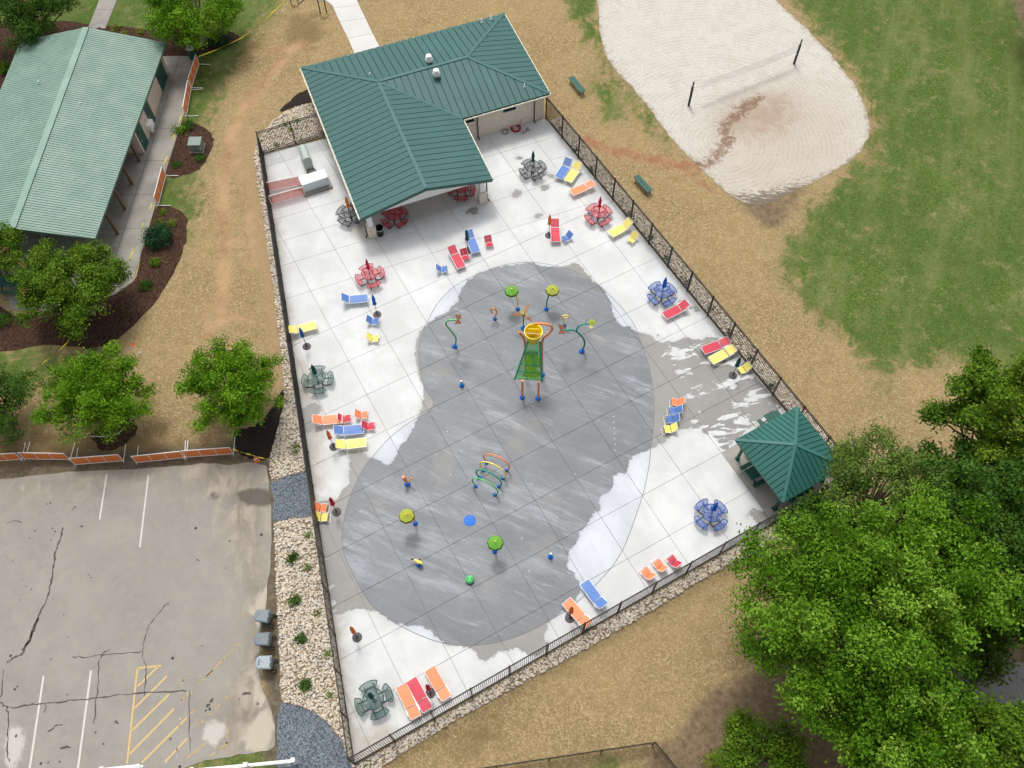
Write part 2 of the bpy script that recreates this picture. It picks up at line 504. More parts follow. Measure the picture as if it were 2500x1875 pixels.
M['petal'] = leafmat('pink_blossom', (0.42, 0.10, 0.10), (0.55, 0.17, 0.15), (0.65, 0.25, 0.20))
# ================================================================ THE SETTING
# ---------------------------------------------------------------- ground sheet
GZ = -0.05
lawn_right = GP([(1885, -60), (1960, 40), (2020, 105), (2075, 180), (2118, 260), (2130, 335), (2105, 385), (2045, 425), (1995, 470), (1965, 520), (1915, 585),
                 (1900, 640), (1925, 700), (1975, 770), (2060, 830), (2110, 900), (2165, 960), (2200, 905), (2260, 905), (2330, 870), (2400, 925), (2470, 960), (2560, 930), (2700, 600), (2650, -100)])
lawn_left = GP([(-120, -60), (720, -60), (680, 25), (632, 70), (600, 120), (560, 185), (528, 275), (508, 330), (500, 410), (478, 478), (455, 560), (440, 600), (380, 560), (330, 500), (-120, 500)])
lawn_low = GP([(-150, 840), (120, 848), (238, 848), (215, 878), (150, 925), (105, 962), (58, 985), (-20, 960), (-150, 1000)])
lawn_strip = GP([(1365, -40), (1420, 60), (1470, 150), (1500, 215), (1545, 262), (1590, 300), (1620, 330), (1640, 338), (1600, 300), (1560, 270), (1500, 190), (1470, 130), (1458, 70), (1452, 30), (1470, -40)])
lawn_tuft = GP([(1468, 215), (1480, 210), (1505, 262), (1510, 278), (1495, 270)])
lawn_south = GP([(1290, 1890), (1420, 1868), (1580, 1872), (1640, 1900), (1640, 2000), (1200, 2000)])
lawn_lot = GP([(500, 1850), (560, 1840), (640, 1828), (672, 1822), (675, 1850), (600, 1868), (500, 1876)])
dirt_right = GP([(1700, 1700), (1800, 1660), (1900, 1580), (2050, 1500), (2250, 1350), (2420, 1200), (2600, 1150), (2800, 2100), (1600, 2100), (1560, 1850), (1640, 1800)])
dirt_top = GP([(2440, -80), (2470, 20), (2500, 90), (2560, 130), (2800, 200), (2800, -100)])
dirt_tip = GP([(1775, 478), (1840, 492), (1900, 482), (1968, 452), (1935, 520), (1905, 562), (1860, 552)])
clay_lines = [(GP([(1432, 342), (1470, 358), (1520, 372), (1565, 382), (1600, 392), (1640, 402), (1690, 406), (1730, 392)]), 0.62),
              (GP([(1640, 402), (1690, 430), (1745, 470)]), 0.25),
              (GP([(735, 105), (700, 128), (672, 165), (640, 205), (612, 245), (585, 290), (566, 330), (556, 380), (548, 450), (543, 520), (545, 600), (545, 660), (543, 730), (540, 780)]), 0.6),
              (GP([(690, 118), (655, 122), (630, 125)]), 0.45), (GP([(566, 330), (600, 470), (612, 560), (620, 640)]), 0.4),
              (GP([(543, 730), (505, 740), (493, 770), (500, 800), (515, 830)]), 0.35), (GP([(545, 765), (580, 778), (620, 770)]), 0.28),
              (GP([(575, 580), (600, 640), (620, 650)]), 0.25)]
pale_track = GP([(612, 330), (612, 400), (625, 480), (640, 560), (652, 640), (665, 740), (675, 830), (683, 900), (688, 950)])
dirt_lot = GP([(0, 1160), (120, 1143), (200, 1133), (330, 1130), (450, 1118), (560, 1108), (655, 1110), (668, 1200), (672, 1300), (674, 1450), (680, 1600), (685, 1720), (680, 1835)])
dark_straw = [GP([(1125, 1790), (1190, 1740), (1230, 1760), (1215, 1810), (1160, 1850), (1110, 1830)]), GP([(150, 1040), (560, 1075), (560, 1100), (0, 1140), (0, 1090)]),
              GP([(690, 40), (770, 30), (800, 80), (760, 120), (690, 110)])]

def axis(lo, hi, st, far):
    a = np.arange(lo, hi + 1e-6, st); out = []; d = st * 2; x = lo
    while x > -far: x -= d; out.append(x); d *= 1.6
    lo_ = out[::-1]; out = []; d = st * 2; x = hi
    while x < far: x += d; out.append(x); d *= 1.6
    return np.concatenate([lo_, a, out])
gx = axis(-30, 74, 0.42, 700); gy = axis(-38, 62, 0.42, 700)
X, Y = np.meshgrid(gx, gy); P2 = np.stack([X.ravel(), Y.ravel()], 1)
near = (P2[:, 0] > -32) & (P2[:, 0] < 76) & (P2[:, 1] > -40) & (P2[:, 1] < 64)
def fld(f, off):
    r = np.full(len(P2), off, float); r[near] = f(P2[near]); return r
def gmax(*ps): return lambda Q: np.max([sdf(Q, p[0]) + p[1] if isinstance(p, tuple) else sdf(Q, p) for p in ps], 0)
a_green = fld(gmax(lawn_right, lawn_left, lawn_low, (lawn_strip, 0.5), (lawn_tuft, 0.9), lawn_south, (lawn_lot, 1.0)), 3.0)
a_dirt = fld(gmax(dirt_right, dirt_top, dirt_tip), -5.0)
a_mud = fld(lambda Q: 0.95 - sdf(Q, dirt_lot, False), -5)
a_clay = fld(lambda Q: np.max([wd - sdf(Q, l, False) for l, wd in clay_lines], 0), -5)
a_red = fld(lambda Q: np.max([wd - sdf(Q, l, False) for l, wd in clay_lines[:2]], 0) + 0.5, -5)
a_pale = fld(lambda Q: 0.75 - sdf(Q, pale_track, False), -5)
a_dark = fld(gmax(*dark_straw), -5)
V = np.zeros((len(P2), 3)); V[:, :2] = P2
rr = np.random.default_rng(3)
V[:, 2] = GZ
nx, ny = len(gx), len(gy)
I = (np.arange(ny - 1)[:, None] * nx + np.arange(nx - 1)[None]).ravel()
F = np.stack([I, I + 1, I + nx + 1, I + nx], 1)

def fibre(t, p, s=1.0):
    """tangle of short blades: noise pulled out along three directions"""
    a = t.noise(t.aniso(p, (9 * s, 3.0 * s, 8), 0.5), 1.0, 3, 0.6, 0.9)
    b = t.noise(t.aniso(p, (8.5 * s, 2.8 * s, 8), -0.6), 1.0, 3, 0.6, 0.9)
    c = t.noise(t.aniso(p, (9.5 * s, 3.1 * s, 8), 1.6), 1.0, 3, 0.6, 0.9)
    return t.math('MAXIMUM', t.math('MAXIMUM', a, b), c)
t = Nt('ground_straw_and_grass'); p = t.world()
fb = fibre(t, p, 1.4); fine = t.noise(p, 9.0, 6, 0.7); mid = t.noise(p, 1.1, 5, 0.6); big = t.noise(p, 0.16, 4, 0.55); mid2 = t.noise(p, 2.6, 5, 0.65)
straw = t.mix(t.rng(fb, 0.48, 0.70), (0.215, 0.155, 0.076), (0.49, 0.378, 0.205))
straw = t.mix(t.rng(fine, 0.34, 0.6), t.mix(0.5, straw, (0.175, 0.118, 0.05)), straw)
straw = t.mix(t.rng(big, 0.35, 0.68, 0.0, 0.4), straw, (0.375, 0.275, 0.138))
straw = t.mix(t.rng(mid, 0.48, 0.72, 0.0, 0.5), straw, (0.225, 0.168, 0.066))
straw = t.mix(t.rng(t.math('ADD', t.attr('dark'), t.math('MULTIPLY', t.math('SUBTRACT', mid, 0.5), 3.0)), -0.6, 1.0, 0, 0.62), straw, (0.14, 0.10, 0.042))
gcol = t.mix(t.rng(fb, 0.48, 0.72), (0.050, 0.092, 0.014), (0.195, 0.26, 0.06))
gcol = t.mix(t.rng(mid, 0.3, 0.72, 0, 0.6), gcol, (0.088, 0.150, 0.028))
gcol = t.mix(t.rng(t.noise(p, 0.45, 6, 0.7), 0.45, 0.70, 0.0, 0.6), gcol, (0.20, 0.19, 0.08))
gcol = t.mix(t.rng(t.noise(t.aniso(p, (0.10, 0.5, 1), -0.75), 1.0, 5, 0.6), 0.42, 0.68, 0, 0.65), gcol, (0.20, 0.215, 0.075))
gcol = t.mix(t.rng(t.noise(p, 0.13, 4, 0.6), 0.40, 0.60, 0.0, 0.45), gcol, (0.062, 0.115, 0.02))
gcol = t.mix(t.rng(fine, 0.33, 0.62, 0.45, 0.0), gcol, (0.018, 0.032, 0.008))
gcol = t.mix(t.math('MULTIPLY', t.rng(t.noise(p, 0.9, 6, 0.75), 0.52, 0.68, 0.0, 0.7), t.rng(fb, 0.5, 0.68)), gcol, (0.36, 0.28, 0.14))
gm = t.math('ADD', t.attr('green'), t.math('MULTIPLY', t.math('SUBTRACT', t.noise(p, 0.5, 9, 0.88, 0.5), 0.5), 10.0))
gm = t.math('ADD', gm, t.math('MULTIPLY', t.math('SUBTRACT', t.noise(t.aniso(p, (0.25, 1.1, 1), -0.75), 1.0, 5, 0.7), 0.5), 3.5))
gm = t.math('ADD', gm, t.math('MULTIPLY', t.math('SUBTRACT', fb, 0.6), 5.0))
col = t.mix(t.rng(gm, -0.6, 0.9), straw, gcol)
clay = t.mix(t.rng(mid2, 0.3, 0.7), (0.39, 0.225, 0.118), (0.25, 0.15, 0.08))
clay = t.mix(t.rng(t.noise(p, 0.35, 3), 0.4, 0.6), clay, (0.44, 0.28, 0.16))
clay = t.mix(t.rng(t.attr('redc'), -0.2, 0.3), clay, t.mix(t.rng(mid2, 0.35, 0.65), (0.34, 0.155, 0.085), (0.25, 0.125, 0.072)))
cm = t.math('ADD', t.attr('clay'), t.math('MULTIPLY', t.math('SUBTRACT', t.noise(p, 1.1, 8, 0.78), 0.5), 3.2))
cm = t.math('ADD', cm, t.math('MULTIPLY', t.math('SUBTRACT', 0.6, fb), 1.6))
col = t.mix(t.rng(cm, -0.15, 0.6, 0, 0.85), col, clay)
pm = t.math('ADD', t.attr('pale'), t.math('MULTIPLY', t.math('SUBTRACT', mid2, 0.5), 1.6))
col = t.mix(t.rng(pm, -0.2, 0.5, 0, 0.6), col, (0.36, 0.245, 0.135))
dm = t.math('ADD', t.attr('dirt'), t.math('MULTIPLY', t.math('SUBTRACT', t.noise(p, 0.8, 6, 0.7), 0.5), 2.6))
dcol = t.mix(t.rng(mid2, 0.3, 0.7), (0.115, 0.082, 0.05), (0.215, 0.158, 0.098))
col = t.mix(t.rng(dm, -0.3, 0.7, 0, 0.92), col, dcol)
mm = t.math('ADD', t.attr('mud'), t.math('MULTIPLY', t.math('SUBTRACT', mid2, 0.5), 1.4))
col = t.mix(t.rng(mm, -0.3, 0.5, 0, 0.92), col, t.mix(t.rng(mid2, 0.35, 0.65), (0.085, 0.068, 0.048), (0.15, 0.122, 0.088)))
t.bump(t.math('ADD', fb, t.math('MULTIPLY', mid2, 0.8)), 0.06, 0.9)
M['ground'] = t.done(col, 0.95, 0, 0.15)
ground = mesh_np('ground', V, F, M['ground'], None, False, {'green': a_green, 'dirt': a_dirt, 'clay': a_clay, 'redc': a_red, 'mud': a_mud, 'pale': a_pale, 'dark': a_dark})
tag(ground, 'straw coloured dormant grass with green lawn patches', 'ground', kind='structure')

# ---------------------------------------------------------------- sand court
sand_poly = smooth(GP([(1480, -140), (1460, -40), (1462, 40), (1472, 110), (1500, 165), (1545, 215), (1585, 262), (1612, 305), (1650, 350), (1700, 400), (1748, 445), (1795, 483), (1840, 500), (1885, 494),
                       (1930, 472), (1970, 452), (2010, 432), (2062, 402), (2100, 368), (2122, 325), (2118, 280), (2098, 225), (2060, 170), (2010, 112), (1955, 55), (1900, 5), (1840, -60), (1760, -130), (1600, -170)]), 4)
V, F = fill(jitter(sand_poly, 0.05, 5), 0.45, GZ + 0.02, 0.12, 4)
clay_s = GP([(1690, 404), (1728, 396), (1756, 372), (1778, 342), (1770, 318), (1775, 295), (1800, 282), (1822, 262), (1850, 240)])
blob_s = GP([(1735, 300), (1760, 255), (1800, 230), (1850, 225), (1900, 215), (1950, 230), (1960, 280), (1930, 330), (1880, 345), (1820, 350), (1770, 345)])
tip_s = GP([(1770, 470), (1830, 470), (1900, 455), (1985, 430), (1960, 480), (1920, 560), (1860, 560)])
Q = V[:, :2]
V[:, 2] += 0.02 * (1 + np.sin(Q[:, 0] * 1.3 + Q[:, 1])) * np.clip(sdf(Q, sand_poly), 0, 1)
t = Nt('court_sand'); p = t.world()
fine = t.noise(p, 7, 6, 0.7); mid = t.noise(p, 0.9, 5, 0.6, 0.6)
c = t.mix(t.rng(fine, 0.3, 0.7), (0.52, 0.495, 0.445), (0.67, 0.645, 0.59))
c = t.mix(t.rng(mid, 0.4, 0.75, 0, 0.4), c, (0.54, 0.475, 0.385))
c = t.mix(t.rng(t.attr('tan'), -3, 5, 0, 0.6), c, (0.50, 0.425, 0.335))
rake = t.n('TexWave', wave_type='RINGS', rings_direction='Z'); t.put(rake.inputs['Vector'], t.mapv(p, (1, 1, 0), loc=(-36.5, -13, 0)))
rake.inputs['Scale'].default_value = 0.85; rake.inputs['Distortion'].default_value = 2.5; rake.inputs['Detail'].default_value = 3
c = t.mix(t.math('MULTIPLY', t.rng(rake.outputs['Fac'], 0.3, 0.9, 0, 0.35), t.rng(mid, 0.35, 0.65)), c, (0.40, 0.345, 0.265))
bm_ = t.math('ADD', t.attr('blob'), t.math('MULTIPLY', t.math('SUBTRACT', t.noise(p, 0.7, 6, 0.7, 1.5), 0.5), 5.0))
c = t.mix(t.rng(bm_, -1.2, 2.6, 0, 0.62), c, (0.335, 0.225, 0.15))
cm = t.math('ADD', t.attr('clay'), t.math('MULTIPLY', t.math('SUBTRACT', t.noise(p, 1.1, 6, 0.7, 2.0), 0.5), 2.6))
c = t.mix(t.rng(cm, -0.25, 0.45, 0, 0.9), c, (0.24, 0.145, 0.092))
tm = t.math('ADD', t.attr('tip'), t.math('MULTIPLY', t.math('SUBTRACT', t.noise(t.aniso(p, (1.4, 6, 1), 0.6), 1.0, 5, 0.7), 0.52), 5.5))
c = t.mix(t.rng(tm, -0.1, 0.5, 0, 0.8), c, (0.115, 0.095, 0.06))
em = t.math('ADD', t.attr('edge'), t.math('MULTIPLY', t.math('SUBTRACT', t.noise(p, 1.8, 6, 0.72), 0.5), 2.4))
c = t.mix(t.rng(em, 0.35, -0.35, 0, 0.75), c, (0.22, 0.165, 0.10))
spk = t.noise(p, 3.2, 4, 0.8)
c = t.mix(t.rng(spk, 0.70, 0.76, 0, 0.55), c, (0.22, 0.19, 0.14))
t.bump(t.math('ADD', fine, t.noise(p, 3, 4, 0.7)), 0.12, 1.0)
M['sand'] = t.done(c, 0.95, 0, 0.15)
sand = mesh_np('sand_court', V, F, M['sand'], None, True, {'clay': 0.5 - sdf(Q, clay_s, False), 'blob': sdf(Q, blob_s), 'tip': sdf(Q, tip_s), 'tan': sdf(Q, GP([(1700, 330), (1850, 200), (2000, 190), (2140, 260), (2140, 420), (1900, 600), (1700, 450)])), 'edge': sdf(Q, sand_poly) - 0.05})
tag(sand, 'pale raked sand of the volleyball court with red clay runoff', 'sand', kind='structure')

# ---------------------------------------------------------------- mulch beds
t = Nt('bark_mulch'); p = t.world()
vo = t.n('TexVoronoi'); t.put(vo.inputs['Vector'], t.aniso(p, (18, 9, 10), 0.6)); vo.inputs['Scale'].default_value = 1.0; vo.inputs['Randomness'].default_value = 1.0
f2 = t.noise(p, 14, 5, 0.7)
c = t.mix(t.rng(vo.outputs['Color'], 0.2, 0.9), (0.040, 0.022, 0.016), (0.125, 0.068, 0.045))
c = t.mix(t.rng(f2, 0.58, 0.72, 0, 0.7), c, (0.24, 0.15, 0.095))
c = t.mix(t.rng(t.noise(p, 0.8, 4), 0.4, 0.7, 0, 0.5), c, (0.060, 0.036, 0.026))
t.bump(t.math('ADD', f2, vo.outputs['Distance']), 0.08, 1.0)
M['mulch'] = t.done(c, 0.95, 0, 0.1)
t = Nt('black_mulch'); p = t.world()
f2 = t.noise(p, 12, 5, 0.7)
c = t.mix(t.rng(f2, 0.3, 0.7), (0.014, 0.011, 0.010), (0.05, 0.038, 0.032))
t.bump(f2, 0.08, 1.0)
M['mulch2'] = t.done(c, 0.95, 0, 0.1)
def bed(px, label, mat='mulch', seed=1, z=0.0):
    poly = jitter(smooth(GP(px), 5), 0.05, seed)
    V, F = fill(poly, 0.4, GZ + 0.012 + z, 0.1, seed)
    d = np.clip(sdf(V[:, :2], poly), 0, 0.8)
    V[:, 2] += 0.06 * d + np.random.default_rng(seed).normal(0, 0.006, len(V)) * (d > 0.05)
    return tag(mesh_np('mulch_bed', V, F, M[mat], None, True), label, 'mulch', kind='structure')
bed([(376, 511), (420, 505), (455, 530), (452, 590), (430, 652), (387, 724), (343, 775), (289, 825), (231, 847), (108, 842), (-60, 850), (-60, 700), (25, 765), (70, 765), (200, 735), (322, 688), (350, 600)], 'curved bark mulch bed beside the pale green pavilion walk', seed=1)
bed([(443, 297), (481, 302), (513, 323), (520, 350), (506, 386), (487, 412), (455, 425), (405, 427), (421, 358)], 'bark mulch bed around the green transformer box', seed=2)
bed([(-80, 90), (130, 50), (220, 60), (270, 62), (400, 72), (500, 68), (578, 82), (575, 105), (490, 130), (478, 140), (400, 140), (200, 140), (-80, 260)], 'bark mulch bed behind the pale green pavilion', seed=3)
bed([(225, 1055), (300, 1010), (330, 1030), (325, 1065), (290, 1092), (250, 1100), (235, 1085)], 'small bark mulch ring under a round tree', seed=4)
bed([(575, 1050), (620, 1040), (660, 1000), (692, 950), (697, 985), (672, 1060), (658, 1112), (640, 1122), (590, 1110), (575, 1085)], 'black mulch patch under the tree beside the river rock', 'mulch2', seed=5)
bed([(683, 272), (708, 245), (740, 222), (790, 205), (800, 250), (760, 250), (720, 262)], 'brown mulch wedge at the green roofed building corner', 'mulch2', seed=6)

# ---------------------------------------------------------------- walks
def concmat(name, c, warm, dark=0.75, sx=1.0):
    t = Nt(name); p = t.world()
    n1 = t.noise(p, 0.55, 5, 0.6); n2 = t.noise(p, 2.8, 6, 0.7); n3 = t.noise(p, 26, 3)
    a = t.mix(t.rng(n1, 0.3, 0.72), sc(c, dark), c)
    a = t.mix(t.rng(n2, 0.5, 0.75, 0, 0.4), a, warm)
    a = t.mix(t.rng(n2, 0.42, 0.22, 0, 0.35), a, sc(c, 0.6))
    a = t.mix(t.rng(n3, 0.35, 0.65, 0.0, 0.18), a, sc(c, 0.7))
    inf = t.n('ObjectInfo').outputs['Random']
    a = t.mix(t.math('MULTIPLY', inf, 0.2), a, sc(c, 0.82))
    t.bump(n3, 0.004, 0.5)
    return t.done(a, 0.85, 0, 0.3)
M['oldconc'] = concmat('old_concrete', (0.33, 0.315, 0.28), (0.25, 0.225, 0.185), 0.62)
M['newconc'] = concmat('new_concrete', (0.62, 0.61, 0.585), (0.52, 0.49, 0.43), 0.88)
M['gazconc'] = concmat('shelter_concrete', (0.40, 0.38, 0.34), (0.27, 0.24, 0.2), 0.66)
def slabs(parent, poly, cuts_a, mat, z=GZ + 0.035, gap=0.03, name='slab'):
    """poly cut along a list of 2d lines (point, point) into separate slabs"""
    parts = [ccw(poly)]
    for (a, b) in cuts_a:
        a = np.array(a); b = np.array(b); d = (b - a) / np.hypot(*(b - a)); n = np.array([-d[1], d[0]]); new = []
        for q in parts:
            for sgn in (1, -1):
                o = a + n * sgn * gap / 2; L = 400
                h = [o - d * L, o + d * L, o + d * L + n * sgn * L, o - d * L + n * sgn * L]
                r = clip(q, ccw([tuple(k) for k in h]))
                if len(r) > 2 and abs(area(r)) > 0.02: new.append(r)
        parts = new
    for q in parts:
        MB().prism(q, z - 0.1, z).build(name, mat, parent)
def structure(name, label, cat):
    o = thing(name, label, cat); o['kind'] = 'structure'; return o
pw = structure('pavilion_walk', 'stained old concrete walk around the pale green pavilion', 'walkway')
wp = GP([(400, 137), (440, 136), (486, 139), (465, 225), (443, 297), (410, 400), (376, 511), (350, 600), (322, 688), (280, 718), (200, 745), (120, 758), (60, 756), (22, 756), (20, 702), (-80, 702), (-200, 700), (-60, 200)])
cut = lambda a, b: (GP([a])[0], GP([b])[0])
slabs(pw, wp, [cut((300, 164), (480, 164)), cut((438, 140), (252, 720)), cut((300, 313), (440, 313)), cut((300, 392), (420, 392)), cut((270, 475), (390, 475)), cut((200, 560), (365, 556)), cut((0, 652), (320, 652)), cut((100, 560), (60, 760))], M['oldconc'])
MB().prism([(x, y) for x, y in wp], GZ - 0.1, GZ + 0.008).build('joint_bed', M['mulch2'], pw)
sw = structure('sidewalk', 'narrow old concrete sidewalk north of the pavilion', 'sidewalk')
slabs(sw, GP([(255, -60), (310, -60), (285, 0), (253, 78), (214, 70), (240, 5)]), [cut((200, 22), (320, 23))], M['oldconc'])
sw2 = structure('sidewalk', 'old concrete sidewalk end west of the pavilion', 'sidewalk')
slabs(sw2, GP([(-80, 85), (0, 114), (38, 130), (24, 160), (0, 150), (-80, 120)]), [], M['oldconc'])
nw_ = structure('entrance_path', 'new pale concrete path leading to the green roofed building', 'path')
slabs(nw_, GP([(760, -70), (840, -70), (871, 0), (908, 78), (945, 150), (880, 165), (852, 98), (826, 45), (811, 12), (795, 0)]), [cut((800, 20), (890, 10)), cut((815, 55), (905, 42)), cut((840, 95), (925, 78))], M['newconc'])

# ---------------------------------------------------------------- parking lot
lot = GP([(-200, 1192), (-60, 1182), (0, 1172), (100, 1160), (200, 1150), (300, 1145), (380, 1141), (450, 1136), (510, 1130), (560, 1134), (600, 1129), (640, 1134), (653, 1145), (657, 1200), (664, 1270), (661, 1350), (656, 1420), (650, 1480),
          (645, 1540), (634, 1570), (632, 1625), (644, 1690), (662, 1735), (671, 1790), (664, 1828), (620, 1838), (560, 1848), (500, 1858), (440, 1880), (300, 1935), (-300, 1960)])
V, F = fill(jitter(smooth(lot, 3), 0.035, 9), 0.3, GZ + 0.03, 0.1, 9)
Q = V[:, :2]
sandy = np.max([sdf(Q, GP([(540, 1120), (660, 1120), (670, 1400), (650, 1560), (690, 1850), (560, 1850), (500, 1760), (560, 1640), (590, 1520), (560, 1350), (520, 1230), (400, 1180), (420, 1130)])),
                sdf(Q, GP([(0, 1160), (520, 1120), (520, 1180), (300, 1190), (0, 1230)])) - 0.2], 0)
wetl = np.max([sdf(Q, smooth(GP(l))) for l in ([(582, 1205), (600, 1195), (640, 1195), (662, 1205), (662, 1228), (620, 1232), (590, 1222)], [(516, 1205), (524, 1203), (531, 1208), (529, 1216), (520, 1217)],
               [(648, 1500), (654, 1520), (640, 1580), (632, 1560)], [(628, 1600), (640, 1605), (646, 1660), (634, 1650)])], 0)
pale_l = np.max([sdf(Q, smooth(GP(l))) for l in ([(498, 1775), (520, 1760), (548, 1762), (552, 1790), (535, 1820), (505, 1815), (492, 1795)], [(20, 1780), (50, 1765), (62, 1800), (45, 1870), (20, 1880), (10, 1830)])], 0)
pale2 = np.max([sdf(Q, smooth(GP(l))) for l in ([(640, 1720), (668, 1745), (668, 1800), (650, 1830), (600, 1830), (610, 1780)], [(628, 1440), (650, 1430), (652, 1480), (630, 1530), (618, 1500)], [(620, 1650), (640, 1690), (655, 1740), (630, 1720)])], 0)
t = Nt('worn_asphalt'); p = t.world()
n1 = t.noise(p, 0.35, 5, 0.6); n2 = t.noise(p, 1.8, 6, 0.7); n3 = t.noise(p, 30, 4, 0.8); n4 = t.noise(t.aniso(p, (1.8, 1.0, 1), 0.5), 0.55, 6, 0.68, 0.8)
c = t.mix(t.rng(n1, 0.3, 0.7), (0.255, 0.238, 0.212), (0.325, 0.303, 0.27))
c = t.mix(t.rng(t.noise(p, 0.17, 5, 0.6), 0.45, 0.65, 0, 0.45), c, (0.225, 0.21, 0.188))
c = t.mix(t.rng(t.noise(p, 0.6, 8, 0.8), 0.55, 0.75, 0, 0.4), c, (0.38, 0.36, 0.325))
c = t.mix(t.rng(n2, 0.35, 0.7, 0, 0.5), c, (0.345, 0.315, 0.265))
c = t.mix(t.rng(n3, 0.3, 0.7, 0.0, 0.35), c, (0.17, 0.158, 0.138))
sm_ = t.math('ADD', t.attr('sandy'), t.math('MULTIPLY', t.math('SUBTRACT', t.math('ADD', n4, t.math('MULTIPLY', n2, 0.6)), 0.8), 4.5))
c = t.mix(t.rng(sm_, -0.8, 1.6, 0, 0.72), c, t.mix(t.rng(n4, 0.35, 0.65), (0.165, 0.138, 0.102), (0.37, 0.32, 0.245)))
p2_ = t.math('ADD', t.attr('pale2'), t.math('MULTIPLY', t.math('SUBTRACT', n4, 0.5), 2.2))
c = t.mix(t.rng(p2_, -0.15, 0.3, 0, 0.9), c, (0.43, 0.385, 0.305))
wm = t.math('ADD', t.attr('wet'), t.math('MULTIPLY', t.math('SUBTRACT', n2, 0.5), 0.4))
c = t.mix(t.rng(wm, -0.2, 0.1, 0, 0.9), c, (0.085, 0.074, 0.06))
pm = t.math('ADD', t.attr('paleb'), t.math('MULTIPLY', t.math('SUBTRACT', n2, 0.5), 1.0))
c = t.mix(t.rng(pm, -0.1, 0.25, 0, 0.85), c, (0.47, 0.455, 0.41))
sp = t.n('TexVoronoi'); t.put(sp.inputs['Vector'], p); sp.inputs['Scale'].default_value = 0.9
c = t.mix(t.math('MULTIPLY', t.rng(sp.outputs['Distance'], 0.10, 0.055), t.rng(n1, 0.45, 0.55)), c, (0.045, 0.043, 0.04))
t.bump(n3, 0.006, 0.6)
M['asphalt'] = t.done(c, t.rng(wm, -0.1, 0.2, 0.9, 0.7), 0, 0.3)
park = mesh_np('parking_lot', V, F, M['asphalt'], None, False, {'sandy': sandy, 'wet': wetl, 'paleb': pale_l, 'pale2': pale2})
tag(park, 'worn grey asphalt parking lot with sediment and cracks', 'parking lot', kind='structure')
def paint(name, c, wear):
    t = Nt(name); p = t.world(); n = t.noise(p, 3.0, 6, 0.75); n3 = t.noise(p, 30, 4, 0.8)
    t.done(t.mix(t.rng(n3, 0.3, 0.7), sc(c, 0.8), c), 0.8)
    tr = t.n('BsdfTransparent'); mx = t.n('MixShader'); t.put(mx.inputs[0], t.rng(t.math('ADD', n, t.math('MULTIPLY', n3, 0.35)), wear - 0.03, wear + 0.05, 1, 0))
    t.t.links.new(tr.outputs[0], mx.inputs[1]); t.t.links.new(t.b.outputs[0], mx.inputs[2]); t.t.links.new(mx.outputs[0], t.out.inputs['Surface'])
    return t.m
M['linewhite'] = paint('worn_white_line', (0.60, 0.585, 0.54), 0.83)
M['lineworn'] = paint('faded_white_line', (0.42, 0.41, 0.38), 0.64)
M['lineyel'] = paint('worn_yellow_line', (0.62, 0.43, 0.17), 0.84)
M['lineyel2'] = paint('faded_yellow_line', (0.46, 0.34, 0.165), 0.70)
LZ = GZ + 0.034
def pline(a, b, mat, wd=0.1, name='parking_line'):
    A, B = GP([a, b]); mb = MB(); n = 6
    ribbon(mb, [(A[0] + (B[0] - A[0]) * i / n, A[1] + (B[1] - A[1]) * i / n) for i in range(n + 1)], wd, LZ)
    mb.build(name, M[mat], park)
pline((260, 1158), (243, 1268), 'linewhite'); pline((362, 1160), (341, 1336), 'linewhite'); pline((26, 1310), (15, 1366), 'lineworn'); pline((148, 1225), (124, 1358), 'lineworn')
pline((106, 1650), (70, 1890), 'linewhite', 0.11); pline((222, 1636), (188, 1890), 'linewhite', 0.11); pline((450, 1635), (430, 1852), 'lineworn')
pline((335, 1632), (310, 1864), 'lineyel', 0.1, 'hatch_line'); pline((335, 1631), (394, 1625), 'lineyel', 0.1, 'hatch_line')
for a, b, m_ in [((335, 1676), (386, 1627), 'lineyel'), ((328, 1729), (408, 1650), 'lineyel'), ((323, 1783), (412, 1695), 'lineyel'), ((317, 1840), (425, 1730), 'lineyel'),
                 ((347, 1861), (456, 1752), 'lineyel'), ((402, 1861), (456, 1803), 'lineyel'), ((430, 1680), (462, 1646), 'lineyel2'), ((442, 1710), (520, 1636), 'lineyel2'), ((498, 1655), (585, 1570), 'lineyel2'),
                 ((455, 1852), (500, 1815), 'lineyel2'), ((510, 1848), (555, 1812), 'lineyel2'), ((480, 1775), (556, 1700), 'lineyel2'), ((464, 1745), (478, 1728), 'lineyel2'), ((556, 1765), (552, 1840), 'lineyel2')]:
    pline(a, b, m_, 0.1, 'hatch_line')
def crack(pts, wd, seed=0):
    r = np.random.default_rng(seed); P = smooth(GP(pts), 5, False)
    P = [(x + r.normal(0, 0.035), y + r.normal(0, 0.035)) for x, y in P]
    mb = MB(); ribbon(mb, P, [wd * r.uniform(0.35, 1.5) for _ in P], LZ + 0.003); mb.build('tar_crack', M['asphaltcrack'], park)
